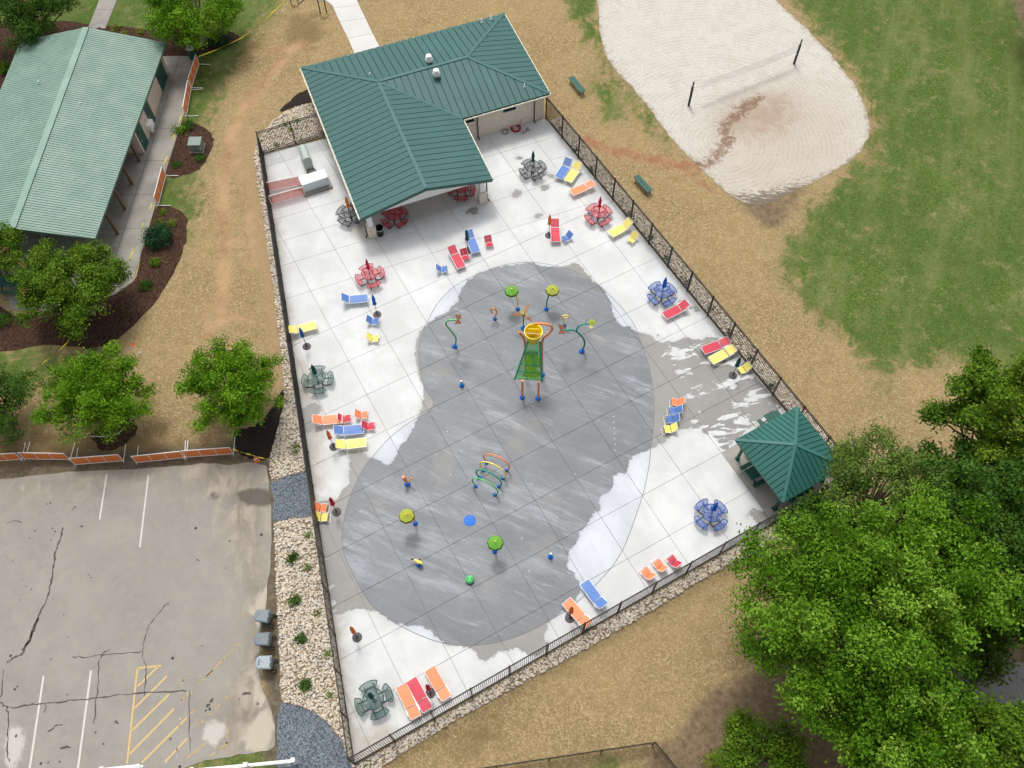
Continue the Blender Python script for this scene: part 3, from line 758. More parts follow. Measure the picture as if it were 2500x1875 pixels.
for i, (pts, wd) in enumerate([([(153, 1287), (146, 1320), (135, 1350), (130, 1390), (122, 1435), (108, 1475), (92, 1508), (78, 1545), (58, 1590), (30, 1610), (18, 1615)], 0.10),
        ([(92, 1510), (82, 1530), (72, 1560), (52, 1590)], 0.12), ([(412, 1470), (392, 1490), (368, 1520), (358, 1540), (350, 1580), (350, 1610), (356, 1640), (350, 1700)], 0.05),
        ([(172, 1602), (200, 1605), (240, 1600), (300, 1595), (345, 1590)], 0.05), ([(270, 1585), (250, 1598), (240, 1640), (236, 1700), (228, 1770)], 0.055),
        ([(0, 1713), (18, 1727), (60, 1722), (110, 1716), (170, 1710), (240, 1702), (300, 1697), (360, 1690), (455, 1685)], 0.07), ([(18, 1727), (20, 1770), (18, 1830), (22, 1860)], 0.06),
        ([(8, 1635), (4, 1690), (0, 1705)], 0.06), ([(18, 1275), (40, 1273), (54, 1276)], 0.06), ([(118, 1786), (135, 1775), (152, 1770)], 0.06), ([(148, 1826), (172, 1824)], 0.1),
        ([(462, 1690), (460, 1760), (465, 1830)], 0.05), ([(111, 1720), (108, 1740)], 0.06), ([(588, 1695), (612, 1693)], 0.12)]):
    crack(pts, wd, i)
def splat(pts, name='tar_spot'):
    for i, (x, y, r_) in enumerate(pts):
        c = GP([(x, y)])[0]; rg = np.random.default_rng(int(x * 7 + y)); n = 9
        mb = MB(); mb.add([(c[0] + math.cos(2 * PI * k / n) * r_ * rg.uniform(0.6, 1.25), c[1] + math.sin(2 * PI * k / n) * r_ * rg.uniform(0.6, 1.25), LZ + 0.003) for k in range(n)], [tuple(range(n))])
        mb.build(name, M['asphaltcrack'], park)
splat([(507, 1722, .12), (515, 1712, .1), (512, 1730, .1), (502, 1735, .07), (519, 1706, .06), (485, 1368, .05), (481, 1366, .05), (216, 1403, .05), (222, 1410, .05), (63, 1432, .05), (77, 1438, .06), (54, 1415, .04), (123, 1228, .07), (115, 1230, .05), (183, 1238, .07), (178, 1243, .05),
       (134, 1297, .06), (128, 1290, .06), (86, 1296, .06), (124, 1319, .06), (155, 1500, .05), (199, 1285, .09), (36, 1682, .08), (42, 1676, .06), (39, 1797, .09), (233, 1788, .07), (283, 1762, .09), (288, 1766, .06), (252, 1816, .06), (145, 1860, .07)])

# ---------------------------------------------------------------- blue-grey gravel patches
t = Nt('blue_grey_gravel'); p = t.world()
vo = t.n('TexVoronoi'); t.put(vo.inputs['Vector'], p); vo.inputs['Scale'].default_value = 13
n2 = t.noise(p, 1.2, 5, 0.65)
c = t.mix(t.rng(vo.outputs['Color'], 0.05, 0.95), (0.060, 0.077, 0.098), (0.235, 0.265, 0.30))
c = t.mix(t.rng(n2, 0.35, 0.7, 0, 0.35), c, (0.10, 0.115, 0.13))
t.bump(vo.outputs['Distance'], 0.06, 1.0)
M['gravel'] = t.done(c, 0.9, 0, 0.2)
for px, lb in [([(664, 1168), (700, 1155), (748, 1146), (752, 1200), (760, 1258), (715, 1262), (668, 1272), (667, 1220)], 'square patch of blue grey gravel between two river rock stretches'),
               ([(680, 1722), (700, 1716), (735, 1724), (765, 1738), (800, 1765), (828, 1800), (850, 1850), (868, 1900), (875, 1960), (660, 1960), (672, 1900), (676, 1830)], 'curved blue grey gravel path end beside the parking lot')]:
    poly = jitter(smooth(GP(px), 4), 0.04, 3)
    V, F = fill(poly, 0.4, GZ + 0.02, 0.1, 3)
    tag(mesh_np('gravel_patch', V, F, M['gravel']), lb, 'gravel', kind='structure')
# ---------------------------------------------------------------- concrete deck and splash pad, slab by slab
TL = G(644, 377); BL = Vector((-7.08, -14.42, 0)); BR = Vector((26.5, -14.42, 0)); RT = Vector((25.88, 21.75, 0))
BANG = math.radians(-7.8)
BE = Vector((math.cos(BANG), math.sin(BANG), 0)); BN = Vector((-math.sin(BANG), math.cos(BANG), 0))
BO = Vector((8.2134, 17.5074, 0))
def B(u, v, z=0.0): return BO + BE * u + BN * v + Vector((0, 0, z))
NE_ = B(0.4, 14.0)
deck_poly = ccw([(TL.x, TL.y), (BL.x, BL.y), (BR.x, BR.y), (RT.x, RT.y), (B(16.8, 6.7).x, B(16.8, 6.7).y), (B(9, 6.9).x, B(9, 6.9).y), (B(1.0, 6.9).x, B(1.0, 6.9).y), (B(1.0, 11.0).x, B(1.0, 11.0).y)])
pad_px = [(1200, 657), (1240, 645), (1295, 640), (1352, 648), (1406, 663), (1460, 695), (1496, 728), (1525, 760), (1550, 796), (1570, 850), (1582, 885), (1592, 934), (1593, 950), (1597, 990), (1595, 1045), (1590, 1085), (1585, 1134), (1577, 1175),
          (1569, 1210), (1553, 1257), (1538, 1300), (1520, 1343), (1498, 1379), (1480, 1400), (1453, 1429), (1400, 1477), (1340, 1516), (1288, 1543), (1223, 1566), (1153, 1576), (1082, 1570), (1025, 1551), (976, 1527), (941, 1505), (908, 1478),
          (881, 1440), (858, 1393), (841, 1357), (835, 1324), (836, 1297), (841, 1262), (856, 1210), (875, 1167), (894, 1134), (911, 1114), (951, 1069), (1003, 1029), (1040, 1009), (1054, 996), (1058, 985), (1054, 972), (1043, 958), (1034, 940), (1025, 895),
          (1021, 866), (1024, 839), (1032, 809), (1042, 788), (1062, 750), (1089, 717), (1117, 694), (1150, 677)]
pad_poly = ccw(smooth(GP(pad_px), 3))
wet_px = [(1200, 656), (1240, 648), (1300, 641), (1330, 650), (1360, 653), (1400, 645), (1412, 640), (1425, 660), (1440, 675), (1450, 690), (1470, 705), (1480, 715), (1490, 740), (1500, 770), (1510, 790), (1540, 800), (1560, 815), (1583, 816), (1610, 815),
          (1596, 830), (1616, 839), (1650, 832), (1683, 823), (1699, 833), (1735, 822), (1764, 816), (1790, 850), (1832, 883), (1852, 930), (1875, 955), (1910, 990), (1880, 1020), (1825, 1045), (1800, 1070), (1770, 1100), (1752, 1092), (1735, 1068), (1709, 1048), (1650, 1048), (1623, 1080), (1588, 1096), (1553, 1110), (1539, 1121),
          (1534, 1145), (1525, 1159), (1504, 1151), (1496, 1167), (1501, 1186), (1485, 1202), (1463, 1210), (1463, 1246), (1452, 1251), (1439, 1273), (1436, 1281), (1422, 1292), (1414, 1316), (1393, 1338), (1387, 1368), (1387, 1384), (1402, 1400),
          (1418, 1438), (1409, 1463), (1371, 1492), (1339, 1520), (1330, 1545), (1331, 1562), (1342, 1574), (1320, 1600), (1300, 1600), (1283, 1595), (1261, 1582), (1245, 1589), (1218, 1589), (1199, 1608), (1178, 1619), (1163, 1592), (1147, 1581), (1096, 1576),
          (1071, 1562), (1052, 1543), (1031, 1530), (990, 1527), (952, 1516), (930, 1498), (902, 1488), (859, 1487), (837, 1498), (808, 1510), (795, 1500), (788, 1440), (778, 1380), (768, 1320), (760, 1260), (765, 1228), (802, 1221), (826, 1216), (829, 1202),
          (840, 1194), (851, 1186), (853, 1134), (856, 1113), (845, 1105), (870, 1100), (900, 1110), (915, 1120), (945, 1137), (957, 1128), (978, 1090), (1002, 1060), (1021, 1020), (1030, 990), (1034, 960), (1032, 940), (1020, 905), (1011, 870), (1014, 840),
          (1025, 810), (1045, 790), (1078, 770), (1103, 752), (1119, 730), (1126, 705), (1140, 686), (1162, 670)]
wet_poly = GP(wet_px)
isl_poly = GP([(1590, 800), (1770, 800), (1860, 920), (1920, 990), (1860, 1060), (1770, 1110), (1700, 1060), (1660, 1000), (1600, 860)])
isl2_poly = GP([(770, 1330), (815, 1330), (830, 1500), (790, 1520)])
spots = [(1261, 473, .40), (1330, 459, .34), (1155, 514, .36), (1310, 530, .2), (1320, 524, .22), (1267, 387, .24), (1270, 386, .2), (1138, 519, .2), (1276, 322, .2), (1288, 318, .18), (1668, 742, .3), (1700, 755, .25), (750, 1010, .55), (765, 1000, .5), (752, 1040, .5), (1865, 1265, .5), (1840, 1255, .35), (1300, 432, .2), (1346, 430, .25)]
dirt_edges = [GP([(745, 1040), (762, 1060), (750, 1120), (762, 1180)]), GP([(850, 1760), (870, 1840), (905, 1820), (930, 1805)]), GP([(905, 570), (880, 560)]), GP([(725, 900), (735, 960)])]
floor_dark = ccw([(B(*q).x, B(*q).y) for q in ((0.6, 0.35), (9.4, 0.35), (9.4, 6.6), (0.6, 6.6))])  # floor area of the open wing, toned darker and browner
def fields(Q):
    wet = sdf(Q, wet_poly)
    for x, y, r_ in spots:
        c = G(x, y); wet = np.maximum(wet, r_ - np.hypot(Q[:, 0] - c.x, Q[:, 1] - c.y))
    isl = np.maximum(np.clip(sdf(Q, isl_poly), 0, 1), np.clip(sdf(Q, isl2_poly) * 2, 0, 1) * 0.6)
    dt = np.max([1.3 - sdf(Q, l, False) for l in dirt_edges], 0)
    dt = np.maximum(dt, 0.9 - np.abs(sdf(Q, [(TL.x, TL.y), (BL.x, BL.y)], False)))
    dt = np.maximum(dt, 0.45 - np.abs(sdf(Q, [(BL.x, BL.y), (BR.x, BR.y)], False)))
    fl = sdf(Q, floor_dark)
    return {'wet': wet, 'isl': isl, 'dirt': dt, 'floor': fl}

def deckmat(name, dry, dry2, wetc, wet2, streak):
    t = Nt(name); p = t.world()
    n1 = t.noise(p, 0.35, 5, 0.6); n2 = t.noise(p, 2.2, 6, 0.68); n3 = t.noise(p, 22, 4, 0.8)
    ang = math.radians(-52)
    wob = t.n('VectorMath', operation='ADD'); t.put(wob.inputs[0], p); nz = t.n('TexNoise'); t.put(nz.inputs['Vector'], p); nz.inputs['Scale'].default_value = 0.22; nz.inputs['Detail'].default_value = 2
    wv = t.n('VectorMath', operation='SCALE'); t.put(wv.inputs[0], nz.outputs['Color']); wv.inputs['Scale'].default_value = 0.9; t.put(wob.inputs[1], wv.outputs[0])
    pw_ = wob.outputs[0]
    st = t.noise(t.mapv(t.mapv(pw_, rot=(0, 0, -ang)), (0.15, 0.85, 1)), 1.0, 7, 0.72, 0.25)
    st2 = t.noise(t.mapv(t.mapv(pw_, rot=(0, 0, -ang)), (0.45, 5.0, 1)), 1.0, 6, 0.72, 0.4)
    br = t.noise(t.mapv(p, (1.2, 0.25, 1)), 1.0, 5, 0.6)
    c = t.mix(t.rng(n1, 0.32, 0.7), dry2, dry)
    c = t.mix(t.rng(n2, 0.52, 0.78, 0, 0.35), c, sc(dry2, 0.9))
    c = t.mix(t.rng(br, 0.48, 0.75, 0, 0.45), c, sc(dry2, 0.94))
    c = t.mix(t.rng(t.noise(p, 0.8, 7, 0.75), 0.56, 0.78, 0, 0.4), c, sc(dry2, 0.8))
    c = t.mix(t.rng(n3, 0.3, 0.7, 0.12, 0.0), c, sc(dry2, 0.75))
    inf = t.n('ObjectInfo').outputs['Random']
    c = t.mix(t.math('MULTIPLY', inf, 0.28), c, sc(dry2, 0.97))
    dm = t.math('ADD', t.attr('dirt'), t.math('MULTIPLY', t.math('SUBTRACT', t.noise(p, 0.9, 6, 0.7), 0.5), 2.8))
    c = t.mix(t.rng(dm, -0.1, 1.3, 0, 0.6), c, (0.33, 0.285, 0.205))
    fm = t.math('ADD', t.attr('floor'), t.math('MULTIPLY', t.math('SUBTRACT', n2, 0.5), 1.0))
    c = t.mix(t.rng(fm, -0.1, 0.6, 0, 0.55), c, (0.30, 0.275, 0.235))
    isn = t.noise(t.mapv(t.mapv(p, rot=(0, 0, 0.25)), (0.42, 1.25, 1)), 1.0, 7, 0.66, 0.8)
    wn_ = t.math('ADD', t.attr('wet'), t.math('MULTIPLY', t.math('SUBTRACT', t.noise(t.mapv(p, (1.2, 1.2, 1)), 1.6, 7, 0.7, 0.6), 0.5), 0.75))
    wn_ = t.math('SUBTRACT', wn_, t.math('MULTIPLY', t.attr('isl'), t.rng(isn, 0.52, 0.60, 0.0, 3.4)))
    wc = t.mix(t.rng(n1, 0.3, 0.7), wetc, sc(wetc, 0.86))
    wc = t.mix(t.rng(n2, 0.45, 0.75, 0, 0.5), wc, sc(wetc, 1.12))
    if streak:
        wc = t.mix(t.math('MULTIPLY', t.rng(st, 0.46, 0.72, 0, 0.6), t.rng(t.noise(p, 0.14, 3), 0.38, 0.6, 0.1, 1.0)), wc, wet2)
        wc = t.mix(t.math('MULTIPLY', t.rng(st2, 0.50, 0.70, 0, 0.5), t.math('MULTIPLY', t.rng(st, 0.42, 0.58), t.rng(n1, 0.36, 0.56))), wc, sc(wet2, 1.15))
        wc = t.mix(t.rng(st, 0.48, 0.30, 0, 0.5), wc, sc(wetc, 0.68))
        wc = t.mix(t.rng(t.noise(p, 0.9, 7, 0.72), 0.50, 0.72, 0, 0.45), wc, sc(wetc, 1.35))
        wc = t.mix(t.rng(t.noise(p, 4.5, 5, 0.75), 0.35, 0.65, 0.18, 0.0), wc, sc(wetc, 0.6))
        wc = t.mix(t.rng(t.noise(p, 0.28, 4), 0.55, 0.7, 0, 0.4), wc, (0.215, 0.21, 0.175))
    c = t.mix(t.rng(wn_, -0.42, 0.0, 0, 0.30), c, sc(dry2, 0.72))
    f = t.rng(wn_, -0.05, 0.05)
    c = t.mix(f, c, wc)
    rg = t.rng(f, 0, 1, 0.85, 0.48)
    t.bump(n3, 0.003, 0.4)
    return t.done(c, rg, 0, 0.35)
M['deck'] = deckmat('deck_concrete', (0.665, 0.675, 0.675), (0.53, 0.538, 0.535), (0.240, 0.236, 0.220), (0.31, 0.31, 0.29), False)
M['pad'] = deckmat('splash_pad_concrete', (0.62, 0.65, 0.685), (0.49, 0.515, 0.548), (0.150, 0.161, 0.177), (0.37, 0.395, 0.43), True)

def slab_obj(name, poly, z, thick, mat, parent, sp=0.3):
    poly = ccw(poly)
    V, F = fill(poly, sp, z)
    n = len(V); m = len(poly)
    bot = np.array([(x, y, z) for x, y in poly] + [(x, y, z - thick) for x, y in poly])
    S = []
    for i in range(m):
        j = (i + 1) % m
        S += [(n + i, n + m + i, n + m + j), (n + i, n + m + j, n + j)]
    V = np.vstack([V, bot]); F = np.vstack([F, np.array(S)])
    return mesh_np(name, V, F, mat, parent, False, fields(V[:, :2]))
deck = structure('pool_deck', 'white concrete deck around the splash pad inside the fence', 'deck')
pad = structure('splash_pad', 'wet grey pear shaped concrete splash pad', 'splash pad')
lines = [lambda x, b=b: -b * 2.9854 for b in range(6, -5, -1)] + [lambda x, n=n: (n - 0.13572 * x) / 0.99075 for n in (15.8, 18.72, 20.9, 23.05, 25.6, 28.4, 31.5)]
gap = 0.022
for k in range(-3, 10):
    x0 = 3.0 * k + gap / 2; x1 = 3.0 * k + 3.0 - gap / 2
    for i in range(len(lines) - 1):
        f0, f1 = lines[i], lines[i + 1]
        cell = [(x0, f0(x0) + gap / 2), (x1, f0(x1) + gap / 2), (x1, f1(x1) - gap / 2), (x0, f1(x0) - gap / 2)]
        ins = sdf(cell, pad_poly)
        if ins.min() < 0.02:
            q = clip(deck_poly, cell)
            if len(q) > 2 and abs(area(q)) > 0.03: slab_obj('slab', q, 0.0, 0.09, M['deck'], deck)
        if ins.max() > -3.2:
            q = clip(pad_poly, cell)
            if len(q) > 2 and abs(area(q)) > 0.02: slab_obj('slab', q, 0.005, 0.05, M['pad'], pad)
t = Nt('joint_filler'); M['joint'] = t.done((0.16, 0.157, 0.15), 0.9)
MB().prism(deck_poly, -0.12, -0.025).build('joint_bed', M['joint'], deck)
mb = MB(); ribbon(mb, pad_poly, 0.035, 0.008, True); mb.build('edge_joint', M['joint'], pad)
gs = structure('shelter_slab', 'older stained concrete floor under the small green shelter', 'concrete floor')
gsp = [(21.02, -8.98), (26.42, -8.98), (26.42, -14.38), (21.02, -14.38)]
slabs(gs, gsp, [((20, -11.95), (27, -11.95)), ((23.9, -8), (23.9, -15))], M['gazconc'], z=0.006, gap=0.02)

# ---------------------------------------------------------------- river rock strips (too many stones to count)
def rockmat():
    t = Nt('river_rock'); a = t.attr('tint'); p = t.world()
    r = t.n('ValToRGB'); t.put(r.inputs[0], a); e = r.color_ramp.elements
    e[0].position = 0; e[0].color = (0.42, 0.31, 0.19, 1); e[1].position = 1; e[1].color = (0.74, 0.70, 0.62, 1)
    for ps, c in ((0.10, (0.60, 0.49, 0.355)), (0.4, (0.68, 0.585, 0.455)), (0.62, (0.71, 0.65, 0.55)), (0.82, (0.47, 0.44, 0.40))):
        k = e.new(ps); k.color = (*c, 1)
    n = t.noise(p, 25, 4); c = t.mix(t.rng(n, 0.3, 0.7, 0.0, 0.3), r.outputs[0], (0.30, 0.25, 0.19))
    return t.done(c, 0.8, 0, 0.3)
M['rock'] = rockmat()
bmi = bmesh.new(); bmesh.ops.create_icosphere(bmi, subdivisions=1, radius=1.0)
ICO_V = np.array([v.co[:] for v in bmi.verts]); bmi.verts.index_update(); ICO_F = np.array([[v.index for v in f.verts] for f in bmi.faces]); bmi.free()
def rocks(poly, label, seed, size=(0.045, 0.09), dens=150, big=0.0):
    r = np.random.default_rng(seed); poly = np.array(poly)
    lo, hi = poly.min(0), poly.max(0); N = int((hi - lo).prod() * dens)
    P = r.uniform(lo, hi, (N, 2)); P = P[sdf(P, poly) > 0.03]; n = len(P)
    s = r.uniform(*size, n) * np.where(r.random(n) < 0.07, 1.45, 1.0)
    if big: s = np.where((sdf(P, poly) < 0.22) & (r.random(n) < big), s * 1.5, s)
    sc3 = np.stack([s * r.uniform(0.8, 1.3, n), s * r.uniform(0.7, 1.0, n), s * r.uniform(0.45, 0.75, n)], 1)
    dv = 1 + r.normal(0, 0.13, (n, len(ICO_V)))
    V = ICO_V[None] * dv[..., None] * sc3[:, None]
    a = r.uniform(0, 2 * PI, n); c_, s_ = np.cos(a)[:, None], np.sin(a)[:, None]
    x = V[..., 0] * c_ - V[..., 1] * s_; y = V[..., 0] * s_ + V[..., 1] * c_
    V = np.stack([x + P[:, :1], y + P[:, 1:], V[..., 2] + (GZ + 0.035 + sc3[:, 2] * 0.3 + r.uniform(0, 0.05, n))[:, None]], 2)
    F = ICO_F[None] + (np.arange(n) * len(ICO_V))[:, None, None]
    tint = np.repeat(r.random(n), len(ICO_F))
    o = mesh_np('river_rock', V.reshape(-1, 3), F.reshape(-1, 3), M['rock'], None, True, None, {'tint': tint})
    return tag(o, label, 'river rock', kind='stuff')
M['soil'] = plain('rock_bed_soil', (0.26, 0.205, 0.14), 0.95, 0.25, 3)
def rockbed(poly, label, seed, **k):
    V, F = fill(poly, 0.8, GZ + 0.028)
    tag(mesh_np('rock_bed', V, F, M['soil']), 'soil under the ' + label, 'soil', kind='structure')
    rocks(poly, label, seed, **k)
lf = lambda y: (TL.x + (BL.x - TL.x) * (TL.y - y) / (TL.y - BL.y) - 0.02, y)
left_out = GP([(697, 272), (662, 298), (636, 330), (624, 352), (620, 385), (628, 450), (638, 500), (652, 600), (667, 700), (678, 800), (687, 880), (694, 948), (690, 1000), (674, 1060), (659, 1112), (658, 1150), (664, 1176)])
rb1 = left_out + GP([(700, 1163), (752, 1150)]) + [lf(y) for y in (4, 10, 18, 24, 29.2)]
north = [(TL.x, TL.y + 0.05), (B(0.3, 11.3).x, B(0.3, 11.3).y), (B(0.3, 14.2).x, B(0.3, 14.2).y)] + GP([(760, 252), (725, 260)])
rockbed(ccw(north + left_out[:3] + [(TL.x - 0.25, TL.y)]), 'river rock bed at the building corner behind the short fence', 21)
rockbed(ccw(left_out[2:] + GP([(700, 1163), (752, 1150)]) + [lf(y) for y in (4.2, 10, 18, 24, 29.2)]), 'long river rock strip outside the fence beside the trees', 22)
rb2 = GP([(668, 1276), (714, 1266), (761, 1262)]) + [lf(y) for y in (-1.5, -6, -10, -14.42)] + [(-6.95, -14.5)] + GP([(905, 1870), (890, 1960), (872, 1900), (852, 1850), (829, 1800), (800, 1765), (765, 1738), (735, 1724), (690, 1714), (684, 1690), (682, 1600), (676, 1500), (673, 1400), (670, 1320)])
rockbed(ccw(rb2), 'wide river rock bed between the parking lot and the deck fence', 23)
rb3 = [(-6.9, -14.5), (26.3, -14.5), (26.3, -16.3)] + GP([(1990, 1275), (1836, 1353), (1706, 1420), (1548, 1518), (1402, 1602), (1234, 1692), (1125, 1752), (1017, 1820), (950, 1862), (905, 1895)])
rockbed(ccw(rb3), 'river rock border outside the deck fence along the straw lawn', 24, size=(0.05, 0.10), dens=130)
rockbed([(26.02, 21.4), (26.62, -14.4), (27.75, -14.4), (27.1, 21.4)], 'narrow river rock strip outside the fence facing the volleyball court', 25)

# ---------------------------------------------------------------- fences
def fence(a, b, label, name='pool_fence', h=2.38, post=2.44, step=0.128, ends=(True, True), matn='black', maxp=300, gapz=0.07):
    a = Vector(a); b = Vector(b); d = (b - a).to_2d().to_3d(); L = d.length; ang = math.atan2(d.y, d.x)
    t = thing(name, label, 'fence', (a.x, a.y, 0), ang, 'black metal fences around the deck')
    n = max(1, round(L / post)); st = L / n
    pm = MB().box((0, 0, h / 2 + 0.005), (0.075, 0.075, h + 0.09)).mesh('post'); cm = MB().box((0, 0, h + 0.065), (0.085, 0.085, 0.03), taper=0.5).mesh('post_cap')
    for i in range(n + 1):
        if (i == 0 and not ends[0]) or (i == n and not ends[1]): continue
        p = link('post', pm, M[matn], t); p.location = (i * st, 0, 0)
        c = link('post_cap', cm, M[matn], p)
    for i in range(n):
        for z in (h - 0.04, h - 0.20, 0.28, 0.12):
            MB().box((i * st + st / 2, 0, z), (st - 0.08, 0.04, 0.045)).build('rail', M[matn], t)
    xs = [i * st + 0.0325 + (st - 0.065) * (k + 0.5) / round(st / step) for i in range(n) for k in range(round(st / step))]
    km = MB().box((0, 0, (h + gapz) / 2), (0.027, 0.027, h - gapz)).mesh('picket')
    cut_ = max(0, len(xs) - maxp)
    for x in xs[:maxp]:
        p = link('picket', km, M[matn], t); p.location = (x, 0, 0)
    if cut_:
        mb = MB()
        for x in xs[maxp:]: mb.box((x, 0, (h + gapz) / 2), (0.027, 0.027, h - gapz))
        tag(mb.build('picket', M[matn], t), kind='stuff')
    return t
nf_end = B(0.33, 11.45)
fence((BL.x, BL.y, 0), (BR.x, BR.y, 0), 'long black picket fence along the straw lawn edge of the deck')
fence((BL.x, BL.y, 0), (TL.x, TL.y, 0), 'black picket fence between the deck and the long river rock bed', ends=(False, True))
fence((BR.x, BR.y, 0), (RT.x, RT.y, 0), 'black picket fence between the deck and the volleyball court', ends=(False, True))
fence((TL.x, TL.y, 0), (nf_end.x, nf_end.y, 0), 'short black picket fence joining the green roofed building', ends=(False, True))
# ================================================================ BUILDINGS
def roof_plane(roof, pts, eave, width, mat, gap=0.05, thick=0.028, lift=0.075, joined=False, under=None, off=0.0, name='roof_panel'):
    """a planar roof face: separate metal pans, gapped so the dark sheet below paints shade along the seams; pts and eave in the parent's space"""
    P = [Vector(p) for p in pts]; n = Vector((0, 0, 0))
    for i in range(len(P)): n += P[i].cross(P[(i + 1) % len(P)])
    n.normalize()
    if n.z < 0: n = -n; P = P[::-1]
    s = Vector(eave).normalized(); s = (s - n * s.dot(n)).normalized(); tt = n.cross(s); o = P[0]
    Q = ccw([((p - o).dot(s), (p - o).dot(tt)) for p in P])
    back = lambda x, y, h: o + s * x + tt * y + n * h
    xs = [q[0] for q in Q]; ys = [q[1] for q in Q]
    k0 = math.floor((min(xs) - off) / width); allm = MB()
    for k in range(k0, math.ceil((max(xs) - off) / width) + 1):
        a = off + k * width + gap / 2; b = off + (k + 1) * width - gap / 2
        r = clip(Q, [(a, min(ys) - 1), (b, min(ys) - 1), (b, max(ys) + 1), (a, max(ys) + 1)])
        if len(r) < 3 or abs(area(r)) < 0.004: continue
        m = len(r); mb = allm if joined else MB()
        mb.add([back(x, y, lift - thick) for x, y in r] + [back(x, y, lift) for x, y in r],
               [tuple(range(m))[::-1], tuple(range(m, 2 * m))] + [(i, (i + 1) % m, m + (i + 1) % m, m + i) for i in range(m)])
        if not joined: mb.build(name, mat, roof)
    if joined: tag(allm.build(name, mat, roof), kind='stuff')
def under_slab(mb, pts, h=0.10):
    P = [Vector(p) for p in pts]; m = len(P)
    mb.add([p - Vector((0, 0, h)) for p in P] + P, [tuple(range(m))[::-1], tuple(range(m, 2 * m))] + [(i, (i + 1) % m, m + (i + 1) % m, m + i) for i in range(m)])

# ---------------------------------------------------------------- green roofed bath house with open wing
bh = thing('bath_house', 'beige block building with dark green standing seam roof and open wing', 'building', BO, BANG)
ze, zr = 2.70, 3.80
NW, NE, SE, VA, FR, FL = [Vector((*p, ze)) for p in ((0, 16.25), (17.1, 16.25), (17.1, 6.43), (9.95, 6.43), (9.95, 0), (0, 0))]
J, RE, RF = [Vector((*p, zr)) for p in ((4.97, 11.34), (12.17, 11.34), (4.97, 0))]
faces = [([FL, RF, J, NW], (0, 1, 0)), ([NW, J, RE, NE], (1, 0, 0)), ([NE, RE, SE], (0, 1, 0)), ([SE, RE, J, VA], (1, 0, 0)), ([VA, J, RF, FR], (0, 1, 0))]
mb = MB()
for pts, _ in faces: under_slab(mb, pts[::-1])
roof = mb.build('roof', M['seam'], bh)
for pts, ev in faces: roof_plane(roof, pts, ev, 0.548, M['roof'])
for a, b in ((J, RE), (J, RF), (NW, J), (NE, RE), (SE, RE)):
    MB().bar(a + Vector((0, 0, 0.085)), b + Vector((0, 0, 0.085)), 0.24, 0.045).build('ridge_cap', M['ridge'], roof)
MB().bar(VA + Vector((0, 0, 0.082)), J + Vector((0, 0, 0.082)), 0.16, 0.03).build('valley_flashing', M['ridge'], roof)
for a, b in ((FL, RF), (RF, FR)):
    MB().bar(a + Vector((0, -0.02, -0.05)), b + Vector((0, -0.02, -0.05)), 0.06, 0.30).build('fascia', M['ridge'], roof)
MB().add([(0.15, 0.32, 2.5), (9.8, 0.32, 2.5), (9.8, 0.32, 2.64), (4.97, 0.32, 3.68), (0.15, 0.32, 2.64), (0.15, 0.5, 2.5), (9.8, 0.5, 2.5), (9.8, 0.5, 2.64), (4.97, 0.5, 3.68), (0.15, 0.5, 2.64)],
         [(0, 1, 2, 3, 4), (9, 8, 7, 6, 5), (1, 0, 5, 6), (2, 1, 6, 7), (0, 4, 9, 5)]).build('gable_board', M['soffit'], bh)
MB().add([(0.12, 0.5, 2.505), (9.83, 0.5, 2.505), (9.83, 6.75, 2.505), (0.12, 6.75, 2.505)], [(0, 1, 2, 3)]).build('ceiling', M['soffit'], bh)
def gutter(a, b):
    g = MB().bar(a, b, 0.11, 0.10).build('gutter', M['cream'], bh); a = Vector(a); b = Vector(b); n = int((b - a).length / 0.75); d = (b - a).normalized(); sd = d.cross(Vector((0, 0, 1)))
    for i in range(1, n): MB().box(a.lerp(b, i / n) + Vector((0, 0, 0.055)), (0.07, 0.14, 0.02), math.atan2(d.y, d.x)).build('gutter_bracket', M['white'], g)
gutter((-0.07, 0.05, 2.60), (-0.07, 16.3, 2.60)); gutter((10.05, 6.36, 2.60), (17.15, 6.36, 2.60)); gutter((10.02, 0.05, 2.60), (10.02, 6.25, 2.60))
gutter((17.17, 6.45, 2.60), (17.17, 16.3, 2.60)); gutter((0, 16.32, 2.60), (17.1, 16.32, 2.60))
MB().prism([(0.35, 6.76), (16.77, 6.76), (16.77, 15.9), (0.35, 15.9)], 0.0, 2.6).build('wall', M['block'], bh)
def wall_uz(px, py, v=6.76):
    q = onplane(px, py, B(0, v), BE) - BO; return q.dot(BE), q.z
for x0, x1, in (((1150 + 585 * .13562, 200 + 535 * .13562), (1150 + 792 * .13562, 200 + 470 * .13562)), ((1150 - 100 * .13562, 200 + 725 * .13562), (1150 + 48 * .13562, 200 + 690 * .13562))):
    u0, z0 = wall_uz(*x0); u1, z1 = wall_uz(*x1); zb = (z0 + z1) / 2
    wd = MB()
    for c, s_ in (((u0, zb + .3), (.09, .6)), ((u1, zb + .3), (.09, .6)), (((u0 + u1) / 2, zb), (u1 - u0 + .09, .09)), (((u0 + u1) / 2, zb + .6), (u1 - u0 + .09, .09))):
        wd.box((c[0], 6.72, c[1]), (s_[0], .12, s_[1]))
    wf = wd.build('window', M['greenpaint'], bh)
    MB().box(((u0 + u1) / 2, 6.755, zb + 0.3), (u1 - u0, 0.03, 0.56)).build('pane', M['glass'], wf)
def downspout(path): MB().tube(path, 0.05, 6).build('downspout', M['bronze'], bh)
downspout([(15.95, 6.40, 2.62), (15.95, 6.66, 2.45), (15.95, 6.68, 0.12), (15.95, 6.45, 0.05)])
downspout([(11.22, 6.40, 2.62), (11.22, 6.66, 2.45), (11.22, 6.68, 0.12), (11.22, 6.45, 0.05)])
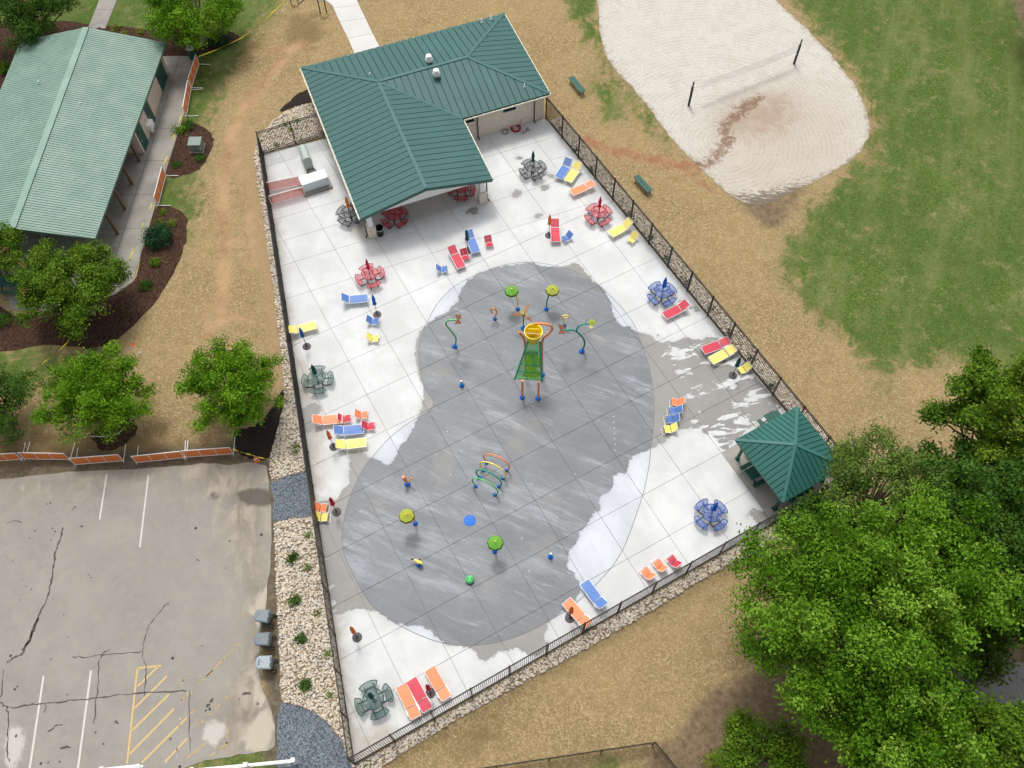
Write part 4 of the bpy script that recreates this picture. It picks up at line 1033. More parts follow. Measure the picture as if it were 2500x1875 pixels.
downspout([(-0.02, 0.12, 2.60), (0.2, 0.25, 2.35), (0.26, 0.45, 2.2), (0.26, 0.5, 0.15), (0.1, 0.45, 0.05)])
downspout([(10.0, 0.12, 2.60), (9.75, 0.3, 2.35), (9.66, 0.5, 2.2), (9.66, 0.5, 0.15), (9.8, 0.4, 0.05)])
def Lc(px, py, z=0.0):
    d = G(px, py, z) - BO; return Vector((d.dot(BE), d.dot(BN), z))
for c in (Lc(912, 581), Lc(1181, 496.5)):
    x, y = c.x, c.y + 0.29
    pb = MB().box((x, y, 0.51), (0.6, 0.6, 1.02)).box((x, y, 1.05), (0.66, 0.66, 0.08)).build('pillar_base', M['block'], bh)
    MB().box((x, y, 1.80), (0.34, 0.34, 1.42)).build('column', M['white'], bh)
MB().box((4.97, 0.55, 2.40), (9.2, 0.22, 0.2)).build('beam', M['soffit'], bh)
def cowl(px, py, z):
    c = Lc(px, py, z); 
    v = MB().box((c.x, c.y, z - 0.12), (0.52, 0.52, 0.34)).build('vent_curb', M['ridge'], roof)
    MB().lathe([(0.17, 0.0), (0.17, 0.60)], 20, (c.x, c.y, z + 0.04)).build('exhaust_throat', M['louvre'], roof)
    for z0, r0_ in ((0.14, 0.27), (0.29, 0.27), (0.44, 0.24)):
        MB().lathe([(r0_ * 0.7, z0), (r0_, z0 + 0.01), (r0_, z0 + 0.07), (r0_ * 0.72, z0 + 0.10)], 20, (c.x, c.y, z + 0.04), sm=False).build('exhaust_ring', M['white'], roof)
    MB().lathe([(0.20, 0.58), (0.21, 0.62), (0.10, 0.67), (0.01, 0.68)], 20, (c.x, c.y, z + 0.04), sm=False).build('exhaust_cap', M['white'], roof)
    MB().box((c.x, c.y, z + 0.06), (0.44, 0.44, 0.05)).build('vent_plate', M['steel'], roof)
cowl(1048, 152, 3.72); cowl(1066, 187, 3.70)
for px, py, z, h in ((904, 187, 3.55, 0.35), (1176, 55, 2.95, 0.3), (1198.5, 47, 2.95, 0.3), (1280, 212, 2.98, 0.28)):
    c = Lc(px, py, z); MB().lathe([(0.09, -0.1), (0.09, 0.05), (0.05, 0.07), (0.05, h)], 12, c, cap=True).build('vent_pipe', M['white'], roof)

# ---------------------------------------------------------------- pale green picnic pavilion
pNE = G(405, 105, 2.6); pSE = G(232, 583, 2.6); rN = G(210, 68, 4.0)
_n = (pNE - pSE).cross(rN - pSE); _o = Vector(CAM); _d = G(30, 558, 0) - _o; rS = _o + _d * ((pSE - _o).dot(_n) / _d.dot(_n))   # ridge end on the same plane
pNW = rN * 2 - pNE; pNW.z = 2.6; pSW = rS + (pNW - rN)
base = Vector((rS.x, rS.y, 0))
pv = thing('pavilion', 'long picnic pavilion with faded pale green ribbed metal roof', 'building', base)
loc = lambda p: Vector(p) - base
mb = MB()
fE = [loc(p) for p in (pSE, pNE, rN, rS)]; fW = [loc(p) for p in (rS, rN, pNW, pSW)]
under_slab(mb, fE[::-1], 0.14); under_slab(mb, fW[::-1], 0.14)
r2 = mb.build('roof', M['ribshade_fascia'], pv)
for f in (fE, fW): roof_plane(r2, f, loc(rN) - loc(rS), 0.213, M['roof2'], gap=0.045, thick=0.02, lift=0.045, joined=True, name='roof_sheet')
MB().bar(loc(rS) + Vector((0, 0, 0.06)), loc(rN) + Vector((0, 0, 0.06)), 0.5, 0.04).build('ridge_cap', M['roof2'], r2)
for a, b in ((pSE, pNE), (pNE, rN), (rN, pNW), (pSE, rS), (rS, pSW)):
    MB().bar(loc(a) + Vector((0, 0, -0.06)), loc(b) + Vector((0, 0, -0.06)), 0.05, 0.2).build('fascia', M['ribshade_fascia'], r2)
for px, py in ((97, 208), (198, 262)):
    c = loc(G(px, py, 3.3)); MB().tube([c + Vector((0, 0, -0.3)), c + Vector((0, 0, 0.32)), c + Vector((0.1, 0.02, 0.42))], 0.06, 8).build('vent_pipe', M['white'], r2)
wN = loc(G(411.8, 173)); wS = loc(G(353, 375)); wd_ = (wS - wN).normalized(); wn_ = Vector((-wd_.y, wd_.x, 0))
inn = wn_ if wn_.dot(loc(rN) - wN) > 0 else -wn_
rm = MB(); q = [wN, wS, wS + inn * 6.5, wN + inn * 6.5]
rm.prism([(p.x, p.y) for p in q], 0.0, 2.45)
rm.build('wall', M['stucco'], pv)
for a, b in (((408, 185.6), (397.7, 224)), ((378, 289), (372, 311)), ((361.5, 345), (354.5, 370))):
    A = loc(G(*a)); Bq = loc(G(*b)); A = wN + wd_ * (A - wN).dot(wd_) - inn * 0.03; Bq = wN + wd_ * (Bq - wN).dot(wd_) - inn * 0.03
    mid = (A + Bq) / 2; d = MB().box(mid + Vector((0, 0, 1.06)), ((Bq - A).length, 0.05, 2.1), math.atan2(wd_.y, wd_.x)).build('door', M['greenpaint'], pv)
    MB().ico(mid + wd_ * ((Bq - A).length / 2 - 0.12) - inn * 0.06 + Vector((0, 0, 1.0)), 0.05).build('handle', M['steel'], d)
wf = MB().box(wN + wd_ * (loc(G(374, 322)) - wN).dot(wd_) - inn * 0.2 + Vector((0, 0, 0.75)), (0.75, 0.38, 0.55), math.atan2(wd_.y, wd_.x)).box(wN + wd_ * (loc(G(374, 322)) - wN).dot(wd_) - inn * 0.14 + Vector((0, 0, 0.24)), (0.18, 0.24, 0.48), math.atan2(wd_.y, wd_.x)).build('drinking_fountain', M['white'], pv)
for px, py in ((340.5, 393), (323, 450), (305.5, 511), (287.5, 571)):
    c = loc(G(px, py)); MB().box(c + Vector((0, 0, 1.24)), (0.16, 0.16, 2.52), math.atan2(wd_.y, wd_.x)).build('post', M['wood'], pv)
for k in range(3):
    c = loc(G(340.5, 393)).lerp(loc(G(287.5, 571)), k / 2) + inn * 9.6
    MB().box(c + Vector((0, 0, 1.24)), (0.16, 0.16, 2.52), math.atan2(wd_.y, wd_.x)).build('post', M['wood'], pv)

# ---------------------------------------------------------------- small square shelter
gz = thing('shelter', 'small square shelter with four sided dark green metal roof', 'shelter', (23.5, -11.74, 0.006))
hw = 2.34; e_ = 2.5; ap = Vector((0, 0.02, 3.72))
cs = [Vector((-hw, -hw, e_)), Vector((hw, -hw, e_)), Vector((hw, hw, e_)), Vector((-hw, hw, e_))]
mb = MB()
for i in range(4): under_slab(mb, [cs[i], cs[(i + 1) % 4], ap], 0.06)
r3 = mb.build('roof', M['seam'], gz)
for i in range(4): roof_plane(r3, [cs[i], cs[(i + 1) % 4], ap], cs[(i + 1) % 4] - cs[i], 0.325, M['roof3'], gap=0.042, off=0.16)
for c in cs: MB().bar(c + Vector((0, 0, 0.085)), ap + Vector((0, 0, 0.085)), 0.19, 0.04).build('hip_cap', M['ridge3'], r3)
for i in range(4): MB().bar(cs[i] + Vector((0, 0, -0.03)), cs[(i + 1) % 4] + Vector((0, 0, -0.03)), 0.04, 0.14).build('fascia', M['greenpaint'], r3)
for x, y in ((-1, -1), (1, -1), (1, 1), (-1, 1)):
    MB().box((x * 1.85, y * 1.93, 1.27), (0.15, 0.15, 2.54)).box((x * 1.85, y * 1.93, 0.012), (0.3, 0.3, 0.024)).build('post', M['greenpaint'], gz)
for s_ in (-1, 1):
    MB().box((0, s_ * 1.93, 2.42), (3.7, 0.1, 0.16)).build('beam', M['greenpaint'], gz); MB().box((s_ * 1.85, 0, 2.42), (0.1, 3.7, 0.16)).build('beam', M['greenpaint'], gz)
# ================================================================ FURNITURE ON THE DECK
# ---------------------------------------------------------------- round tables with four curved seats
def arc_poly(r0, r1, half, n=10, rc=0.09):
    P = []
    for k in range(n + 1): a = -half + 2 * half * k / n; P.append((r1 * math.cos(a), r1 * math.sin(a)))
    for k in range(n + 1): a = half * 0.93 - 2 * half * 0.93 * k / n; P.append((r0 * math.cos(a), r0 * math.sin(a)))
    # rounded corners
    out = []
    for i in range(len(P)):
        a, b, c = np.array(P[i - 1]), np.array(P[i]), np.array(P[(i + 1) % len(P)])
        u = (a - b) / (np.hypot(*(a - b)) + 1e-9); v = (c - b) / (np.hypot(*(c - b)) + 1e-9)
        if u @ v > -0.7:
            for t_ in (0, .25, .5, .75, 1): out.append(tuple((1 - t_) ** 2 * (b + u * rc) + 2 * t_ * (1 - t_) * b + t_ ** 2 * (b + v * rc)))
        else: out.append(tuple(b))
    return out
def make_table(color):
    t = thing('picnic_table', 'x', 'picnic table')
    top = MB(); n = 32
    top.add([(0.56 * math.cos(2 * PI * k / n), 0.56 * math.sin(2 * PI * k / n), z) for z in (0.745, 0.755) for k in range(n)], [tuple(range(n))[::-1], tuple(range(n, 2 * n))] + [(k, (k + 1) % n, n + (k + 1) % n, n + k) for k in range(n)])
    tp = top.build('table_top', M['tm_' + color], t)
    MB().tube([(0.575 * math.cos(2 * PI * k / n), 0.575 * math.sin(2 * PI * k / n), 0.745) for k in range(n)], 0.027, 6, True).build('rim', M['t_' + color], tp)
    sp = MB()
    for k in range(4): a = k * PI / 2 + PI / 4; sp.bar((0.06 * math.cos(a), 0.06 * math.sin(a), 0.73), (0.56 * math.cos(a), 0.56 * math.sin(a), 0.73), 0.03, 0.03)
    sp.build('brace', M['t_' + color], tp)
    MB().lathe([(0.05, 0.69), (0.05, 0.765), (0.028, 0.77)], 10).build('umbrella_sleeve', M['darkpipe'], tp)
    for k in range(4):
        a = k * PI / 2; R = Matrix.Rotation(a, 3, 'Z'); A = arc_poly(0.70, 1.06, 0.56)
        V = [R @ Vector((x, y, 0.455)) for x, y in A]; m = len(V)
        s_ = MB().add(V + [v - Vector((0, 0, 0.01)) for v in V], [tuple(range(m)), tuple(range(m, 2 * m))[::-1]]).build('seat', M['tm_' + color], t)
        MB().tube([v - Vector((0, 0, 0.005)) for v in V], 0.026, 6, True).build('rim', M['t_' + color], s_)
        for sd in (-0.27, 0.27):
            pth = [(0.30, sd, 0.72), (0.30, sd, 0.22), (0.34, sd, 0.10), (0.44, sd, 0.04), (0.80, sd, 0.04), (0.87, sd, 0.08), (0.89, sd, 0.18), (0.89, sd, 0.44)]
            MB().tube([R @ Vector(q) for q in pth], 0.03, 6).build('leg', M['darkpipe'] if color != 'green' else M['t_green'], t)
    return t
protos = {}
def table(color, px, seat, label, group='round picnic tables with four seats'):
    c = G(*px, 0.75); s_ = G(*seat, 0.455); ang = math.atan2(s_.y - c.y, s_.x - c.x)
    if color not in protos: t = protos[color] = make_table(color)
    else: t = copy_tree(protos[color])
    t.location = (c.x, c.y, 0.0); t.rotation_euler = (0, 0, ang); t['label'] = label; t['group'] = group
    return c
# ---------------------------------------------------------------- closed umbrellas
uproto = {}
def make_umbrella(base):
    t = thing('umbrella', 'x', 'umbrella')
    MB().tube([(0, 0, 0.0), (0, 0, 2.36)], 0.021, 8).build('pole', M['darkpipe'], t)
    prof = [(0.035, 1.30), (0.125, 1.30), (0.135, 1.38), (0.105, 1.47), (0.075, 1.53), (0.098, 1.62), (0.112, 1.78), (0.10, 1.98), (0.075, 2.15), (0.045, 2.30), (0.018, 2.38)]
    MB().lathe(prof, 32, (0, 0, 0), 0.16, 8).build('canopy', M['u_blue'], t)
    MB().lathe([(0.088, 1.515), (0.09, 1.53), (0.088, 1.555)], 16).build('tie_strap', M['darkpipe'], t)
    MB().lathe([(0.012, 2.37), (0.026, 2.40), (0.022, 2.43), (0.004, 2.455)], 10).build('finial', M['darkpipe'], t)
    if base:
        b = MB().lathe([(0.275, 0.0), (0.285, 0.03), (0.27, 0.06), (0.20, 0.075), (0.10, 0.09), (0.07, 0.12), (0.045, 0.15)], 28).build('base', M['basegrey'], t)
        MB().lathe([(0.04, 0.14), (0.04, 0.42), (0.03, 0.44)], 12).build('stem', M['darkpipe'], b)
    else:
        MB().lathe([(0.11, 0.0), (0.11, 0.02), (0.03, 0.03), (0.03, 0.08)], 16).build('foot', M['darkpipe'], t)
    return t
def umbrella(col_, loc_, label, base=True, group=None, tip=None):
    if base not in uproto: t = uproto[base] = make_umbrella(base)
    else: t = copy_tree(uproto[base])
    t.location = loc_; t['label'] = label; t['group'] = group or ('closed umbrellas on round bases' if base else 'closed umbrellas through table tops')
    t.rotation_euler = (0, 0, random.uniform(0, 6))
    for ch in t.children:
        if ch.name.split('.')[0] == 'canopy': recolor(ch, M['u_' + col_]); ch.scale = (random.uniform(0.9, 1.12), random.uniform(0.9, 1.12), 1)
    return t
def table_u(color, px, seat, ucol, label, ulabel):
    c = table(color, px, seat, label)
    if ucol: umbrella(ucol, (c.x, c.y, 0.0), ulabel, False)
table_u('black', (1301, 406), (1285, 391), 'green', 'black mesh round table in the corner near the hose coils', 'closed dark green umbrella in the black table near the hose coils')
table_u('black', (853, 516), (829, 512), 'orange', 'black mesh round table partly under the wing roof edge', 'closed orange umbrella in the black table beside the wing roof')
table_u('red', (962, 523), (945, 543), None, 'red mesh round table under the wing roof beside the black bin', None)
table_u('red', (1126, 456), (1126, 480), None, 'red mesh round table under the wing roof by the far pillar', None)
table_u('red', (1462, 517), (1442, 503), 'red', 'red mesh round table close to the volleyball side fence', 'closed red umbrella in the table close to the volleyball fence')
table_u('red', (902, 667), (912, 692), 'red', 'red mesh round table standing alone in the open deck', 'closed red umbrella in the table alone on the open deck')
table_u('blue', (1618, 711), (1599, 698), 'blue', 'blue mesh round table beside a red lounger at the fence', 'closed blue umbrella in the table beside the red lounger')
table_u('green', (773, 921), (776, 951), 'green', 'green mesh round table beside the river rock side fence', 'closed dark green umbrella in the green table by the rock side fence')
table_u('blue', (1738, 1252), (1713, 1232), 'blue', 'blue mesh round table on the deck corner by the small shelter', 'closed blue umbrella in the table by the small shelter')
table_u('green', (911, 1706), (899.6, 1675), 'green', 'green mesh round table in the sharp deck corner', 'closed dark green umbrella in the table in the sharp deck corner')
for col_, px, lb in [('blue', (749, 846), 'closed blue umbrella on round base beside the yellow lounger at the rock fence'), ('blue', (921, 768), 'closed blue umbrella on round base beside a lone blue lounger'),
                     ('green', (1142.5, 612), 'closed dark green umbrella on round base between red and blue loungers'), ('orange', (1340, 575), 'closed orange umbrella on round base beside a single red lounger'),
                     ('orange', (815, 1091), 'closed orange umbrella on round base beside three grouped loungers'), ('red', (822, 1250), 'closed red umbrella on round base beside orange and yellow sand chairs'),
                     ('orange', (872, 1556), 'closed orange umbrella standing alone on the dry deck'), ('red', (1051, 1692), 'closed red umbrella on round base between red and orange loungers'),
                     ('orange', (1391, 1509), 'closed orange umbrella leaning over an orange lounger at the picket fence'), ('green', (1789, 917), 'closed dark green umbrella on round base beside a yellow sand chair')]:
    umbrella(col_, G(*px), lb)

# ---------------------------------------------------------------- strap loungers
cproto = {}
def make_chaise(back):
    t = thing('lounger', 'x', 'lounger'); ba = math.radians(back); W = 0.33; SZ = 0.36; L0 = 1.30; LB = 0.70
    hinge = Vector((L0, 0, SZ)); bd = Vector((math.cos(ba), 0, math.sin(ba)))
    fr = MB().tube([(0.0, -W + 0.06, SZ), (0.0, W - 0.06, SZ), (0.03, W - 0.01, SZ), (0.08, W, SZ), (1.62, W, SZ), (1.68, W - 0.05, SZ), (1.68, -W + 0.05, SZ), (1.62, -W, SZ), (0.08, -W, SZ), (0.03, -W + 0.01, SZ)], 0.019, 6, True)
    fr.build('frame', M['white'], t)
    bp = lambda s_, y: hinge + bd * s_ + Vector((0, y, 0.02))
    MB().tube([bp(0, -W + .02), bp(LB - .06, -W + .02), bp(LB, -W + .08), bp(LB, W - .08), bp(LB - .06, W - .02), bp(0, W - .02)], 0.018, 6, True).build('back_frame', M['white'], t)
    n = 22; st = MB()
    for i in range(n):
        x = 0.045 + (L0 - 0.07) * (i + 0.5) / n; st.box((x, 0, SZ + 0.012), ((L0 - 0.07) / n * 0.9, 2 * W - 0.03, 0.012))
    st.build('seat_straps', M['blue'], t)
    n = 12; st = MB(); R = Matrix.Rotation(-ba, 3, 'Y')
    for i in range(n):
        s_ = 0.05 + (LB - 0.09) * (i + 0.5) / n; st.box(bp(s_, 0) + R @ Vector((0, 0, 0.012)), ((LB - 0.09) / n * 0.88, 2 * W - 0.06, 0.012), m=R)
    st.build('back_straps', M['blue'], t)
    for y in (-W, W):
        MB().tube([(0.02, y, SZ - 0.01), (0.05, y, 0.10), (0.10, y, 0.03), (0.52, y, 0.03), (0.60, y, 0.05), (0.70, y, 0.20), (0.80, y, 0.23), (0.92, y, 0.23), (1.02, y, 0.20), (1.12, y, 0.05), (1.20, y, 0.03), (1.55, y, 0.03), (1.64, y, 0.08), (1.66, y, SZ - 0.01)], 0.017, 6).build('leg', M['white'], t)
        MB().bar(bp(0.08, y * 1.06) + Vector((0, 0, 0.03)), bp(0.08, y * 1.06) + Vector((0.34, 0, 0.05)), 0.03, 0.03).build('adjuster', M['white'], t)
    return t
def chaise(col_, foot, head, back, label, group='strap loungers on the deck'):
    f = G(*foot, 0.36); h = G(*head, 0.36 + 0.66 * math.sin(math.radians(back)))
    ang = math.atan2(h.y - f.y, h.x - f.x)
    if back not in cproto: t = cproto[back] = make_chaise(back)
    else: t = copy_tree(cproto[back])
    ln = 1.30 + 0.70 * math.cos(math.radians(back)); mid = (f + h) / 2
    t.location = (mid.x - math.cos(ang) * ln / 2, mid.y - math.sin(ang) * ln / 2, 0.0); t.rotation_euler = (0, 0, ang); t['label'] = label; t['group'] = group
    for ch in t.children:
        if 'straps' in ch.name: recolor(ch, M[col_])
C_ = [('orange', (979.7, 1675), (1015, 1750), 8, 'orange strap lounger next to a red one in the sharp deck corner'), ('red', (1004, 1660), (1043.4, 1732), 8, 'red strap lounger between two orange ones'),
      ('orange', (1049, 1633.6), (1089.5, 1704), 8, 'orange strap lounger beside the red umbrella in the sharp deck corner'), ('blue', (1430, 1426), (1470, 1474), 32, 'blue strap lounger on the pad edge near the picket fence'),
      ('orange', (1388, 1473), (1432.6, 1521), 18, 'orange strap lounger under an orange umbrella at the picket fence'), ('orange', (831, 1022), (768, 1022), 32, 'orange strap lounger in the grouped loungers by the rock fence'),
      ('blue', (882.5, 1047), (820, 1048), 32, 'blue strap lounger between orange and yellow ones by the rock fence'), ('yellow', (889, 1080), (825, 1083), 25, 'yellow strap lounger beside the orange umbrella by the rock fence'),
      ('blue', (893, 728), (838, 724), 42, 'blue strap lounger alone near the open deck red table'), ('yellow', (766.6, 794), (709, 803), 25, 'yellow strap lounger against the rock side fence'),
      ('red', (1126, 651), (1102, 602), 28, 'red strap lounger above the splash pad beside a red sand chair'), ('blue', (1161.8, 615), (1143.3, 562), 28, 'blue strap lounger beside the dark green umbrella above the pad'),
      ('blue', (1364, 433.6), (1388.8, 387), 42, 'blue strap lounger side by side with a yellow one near the black table'), ('yellow', (1386.8, 441.7), (1412, 396), 42, 'yellow strap lounger side by side with a blue one near the black table'),
      ('orange', (1397, 470), (1447.8, 446), 10, 'orange strap lounger lying flat near the volleyball side fence'), ('yellow', (1494, 570.5), (1536, 539), 42, 'yellow strap lounger with its back touching the volleyball side fence'),
      ('red', (1357, 586.8), (1354.6, 537), 28, 'red strap lounger beside the orange umbrella and a blue sand chair'), ('red', (1624.5, 770), (1676, 739), 32, 'red strap lounger beside the blue table at the fence'),
      ('red', (1717.4, 856), (1778.7, 830), 14, 'red strap lounger side by side with a yellow one on the wet deck'), ('yellow', (1735.6, 881), (1793.7, 848), 14, 'yellow strap lounger side by side with a red one on the wet deck')]
for c in C_: chaise(*c)

# ---------------------------------------------------------------- low sand chairs
def make_chair():
    t = thing('sand_chair', 'x', 'sand chair'); W = 0.27
    ba = math.radians(52); hinge = Vector((-0.08, 0, 0.17)); bd = Vector((-math.cos(ba), 0, math.sin(ba)))
    for y in (-W, W):
        MB().tube([(0.46, y, 0.02), (0.40, y, 0.10), (0.34, y, 0.27), (0.25, y, 0.30), (-0.02, y, 0.20), (-0.08, y, 0.17)], 0.016, 6).build('side_rail', M['white'], t)
        MB().tube([(0.10, y, 0.25), (-0.06, y, 0.10), (-0.20, y, 0.02), (-0.36, y, 0.02), (-0.30, y, 0.13), (-0.22, y, 0.34)], 0.016, 6).build('leg', M['white'], t)
    MB().tube([(0.46, -W, 0.02), (0.46, W, 0.02)], 0.016, 6).build('foot_bar', M['white'], t)
    bp = lambda s_, y: hinge + bd * s_ + Vector((0, y, 0))
    MB().tube([bp(0, -W), bp(0.52, -W), bp(0.60, -W + .08), bp(0.60, W - .08), bp(0.52, W), bp(0, W)], 0.017, 6).build('back_frame', M['white'], t)
    R = Matrix.Rotation(ba, 3, 'Y'); st = MB(); n = 9
    for i in range(n): st.box(bp(0.04 + 0.52 * (i + .5) / n, 0), (0.52 / n * .88, 2 * W - 0.02, 0.012), m=R)
    st.build('back_straps', M['blue'], t)
    st = MB(); n = 7
    for i in range(n):
        x = -0.06 + 0.40 * (i + .5) / n; z = 0.18 + (x + 0.06) * 0.32 if x < 0.25 else 0.285
        st.box((x, 0, z), (0.40 / n * .88, 2 * W - 0.02, 0.012), m=Matrix.Rotation(-0.3, 3, 'Y'))
    st.build('seat_straps', M['blue'], t)
    return t
ch0 = make_chair(); used = [False]
def chair(col_, back, front, label, group='low sand chairs on the deck'):
    b = G(*back, 0.45); f = G(*front, 0.2); ang = math.atan2(f.y - b.y, f.x - b.x); mid = (b + f) / 2
    t = ch0 if not used[0] else copy_tree(ch0); used[0] = True
    t.location = (mid.x, mid.y, 0.0); t.rotation_euler = (0, 0, ang); t['label'] = label; t['group'] = group
    for ch in t.children:
        if 'straps' in ch.name: recolor(ch, M[col_])
for c in [('red', (825.5, 1020), (859, 1022), 'red sand chair touching the foot of the orange lounger by the rock fence'), ('orange', (867.5, 1010), (900, 1014), 'orange sand chair beside two red sand chairs by the rock fence'),
          ('red', (884, 1037), (917, 1041), 'red sand chair at the foot of the blue lounger by the rock fence'), ('blue', (1067.7, 654), (1092, 657), 'blue sand chair above the pad left of the red lounger'),
          ('red', (1131, 611), (1138, 635.5), 'red sand chair between red and blue loungers beside the green umbrella'), ('red', (1190.5, 579), (1196.5, 604), 'red sand chair standing alone beside the blue lounger above the pad'),
          ('blue', (898, 779), (924, 786), 'blue sand chair beside the blue umbrella base'), ('yellow', (898, 821), (925, 828), 'yellow sand chair alone beside a blue sand chair'),
          ('blue', (1392.6, 571), (1373.6, 587), 'blue sand chair at the foot of the red lounger'), ('yellow', (1552, 571), (1536, 592), 'yellow sand chair beside the yellow lounger at the volleyball fence'),
          ('yellow', (1828, 893), (1803.6, 907), 'yellow sand chair beside the dark green umbrella on the wet deck'), ('orange', (1666, 979), (1641, 982), 'orange sand chair at the end of a row of four'),
          ('blue', (1661, 999), (1634.5, 1004), 'blue sand chair next to the orange one in a row of four'), ('blue', (1654, 1019), (1627, 1025), 'blue sand chair next to the yellow one in a row of four'),
          ('yellow', (1649.5, 1042), (1621, 1049), 'yellow sand chair at the end of a row of four'), ('orange', (1591, 1408), (1571, 1391), 'orange sand chair at the end of a row of three at the picket fence'),
          ('orange', (1619, 1388), (1602.4, 1372), 'orange sand chair in the middle of a row of three at the picket fence'), ('red', (1655, 1378.7), (1635, 1361), 'red sand chair in a row of three at the picket fence'),
          ('orange', (768, 1236), (799, 1241), 'orange sand chair against the rock side fence beside the red umbrella'), ('yellow', (770, 1259), (802, 1263), 'yellow sand chair against the rock side fence beside an orange one')]:
    chair(*c)

# ---------------------------------------------------------------- rectangular picnic tables in green
def make_picnic():
    t = thing('picnic_bench_table', 'x', 'picnic table')
    for k in range(3): MB().box((0, (k - 1) * 0.26, 0.75), (1.83, 0.245, 0.05)).build('table_plank', M['greenpaint'], t)
    for s_ in (-1, 1):
        MB().box((0, s_ * 0.68, 0.45), (1.83, 0.26, 0.05)).build('bench', M['greenpaint'], t)
        MB().bar((s_ * 0.6, -0.66, 0.40), (s_ * 0.6, 0.66, 0.40), 0.05, 0.05).bar((s_ * 0.6, -0.55, 0.0), (s_ * 0.6, -0.16, 0.72), 0.05, 0.05, (1, 0, 0)).bar((s_ * 0.6, 0.55, 0.0), (s_ * 0.6, 0.16, 0.72), 0.05, 0.05, (1, 0, 0)).build('leg', M['darkpipe'], t)
    return t
pt0 = make_picnic(); first = True
for (px, z, rz, dx, dy, lb) in [((1884, 1019), 0.75, PI / 2, 0, -0.55, 'dark green picnic table sticking out of the shelter towards the wet deck'), ((1838, 1155), 0.75, 0.0, 0.55, 0.0, 'dark green picnic table sticking out of the shelter beside its dry floor'),
                            ((1958, 1210), 0.75, 0.0, 0.0, 0.35, 'dark green picnic table under the shelter edge at the picket fence'), ((22, 688), 0.75, BANG * 0 + math.radians(-31), 0, 0, 'dark green picnic table at the end of the pale green pavilion')]:
    c = G(*px, z); o = pt0 if first else copy_tree(pt0); first = False
    o.location = (c.x + dx, c.y + dy, 0.006 if px[0] > 1000 else GZ + 0.035); o.rotation_euler = (0, 0, rz); o['label'] = lb; o['group'] = 'green picnic tables under roofs'

# ---------------------------------------------------------------- bins, hoses, cabinets on the deck
c = G(929, 573)
t = thing('trash_can', 'black plastic trash can with white bag rim beside the stone pillar', 'trash can', c)
MB().lathe([(0.22, 0.0), (0.24, 0.03), (0.275, 0.80), (0.30, 0.82), (0.30, 0.86), (0.27, 0.86), (0.25, 0.80), (0.21, 0.06)], 24, cap=False).lathe([(0.0, 0.0), (0.22, 0.0)], 24, cap=False).lathe([(0.21, 0.07), (0.001, 0.07)], 24, cap=False).build('barrel', M['black'], t)
MB().tube([(0.287 * math.cos(2 * PI * k / 28), 0.287 * math.sin(2 * PI * k / 28), 0.70) for k in range(28)], 0.014, 6, True).build('bag_rim', M['white'], t)
c = G(1817, 1106); t = thing('trash_can', 'dark green trash can under the shelter roof edge', 'trash can', (c.x + 0.25, c.y, 0.006))
MB().lathe([(0.24, 0.0), (0.28, 0.85), (0.30, 0.87), (0.27, 0.9), (0.1, 0.95)], 20).build('barrel', M['greenpaint'], t)
def coil(px, R0, turns, r, mat, label, seed):
    rg = random.Random(seed); c = G(*px); pts = []
    for i in range(turns * 20):
        a = 2 * PI * i / 20; q = R0 * (0.72 + 0.34 * rg.random() if i % 20 == 0 else 1)
        k = R0 * (0.82 + 0.18 * math.sin(i * 0.117 + seed)); pts.append((c.x + k * math.cos(a), c.y + k * math.sin(a), 0.03 + 0.012 * (i / 20) + 0.01 * math.sin(i)))
    return pts, c
pts, c = coil((1259, 314.5), 0.43, 7, 0.02, 'hose_red', '', 3)
ws_ = B(15.3, 6.70)
tail = [(pts[-1][0] + 0.25, pts[-1][1] + 0.02, 0.03)] + [tuple(G(1276 + 11 * i, 307.5 - 2.4 * i - 0.2 * i * i) + Vector((0, 0, 0.03))) for i in range(1, 3)]
hose = thing('hose', 'coiled red water hose on the deck under the block wall', 'hose', (c.x, c.y, 0))
sh = lambda P: [Vector(p) - Vector((c.x, c.y, 0)) for p in P]
MB().tube(sh(pts), 0.024, 6).build('coil', M['hose_red'], hose)
e1 = Vector((c.x, c.y, 0)) + Vector((0.42, 0.1, 0.03)); e2 = B(14.1, 6.52, 0.03); e3 = B(14.75, 6.68, 0.25); e4 = B(14.95, 6.72, 0.75)
MB().tube(smooth([tuple(k) for k in sh([e1, e1.lerp(e2, 0.5) - BN * 0.06, e2, e3, e4])], 5, False), 0.012, 6).build('supply_line', M['hose_red'], hose)
pts, c = coil((1233.4, 322.5), 0.30, 5, 0.02, 'hose_grey', '', 5)
hose = thing('hose', 'coiled grey hose on the deck beside the red hose', 'hose', (c.x, c.y, 0))
MB().tube(sh(pts), 0.016, 6).build('coil', M['hose_grey'], hose)
# round topped cabinet
c = G(754, 407); t = thing('utility_cabinet', 'tall grey green utility cabinet with rounded top behind the wing', 'cabinet', c, BANG)
V = [];
for y in (-0.30, 1.15):
    V += [(-0.33, y, 0.0), (0.33, y, 0.0)] + [(0.33 * math.cos(a), y, 0.95 + 0.33 * math.sin(a)) for a in [PI * k / 10 for k in range(11)]]
m = 13
MB().add(V, [tuple(range(m)), tuple(range(m, 2 * m))[::-1]] + [((i + 1) % m, i, m + i, m + (i + 1) % m) for i in range(m)]).build('body', M['cabinet'], t)
MB().bar((-0.33, -0.312, 0.62), (0.33, -0.312, 0.50), 0.03, 0.03).build('handle_bar', plain('cabinet_trim', (0.55, 0.6, 0.52)), t)
MB().box((0, -0.308, 0.45), (0.5, 0.02, 0.6)).build('door', M['cabinet'], t)
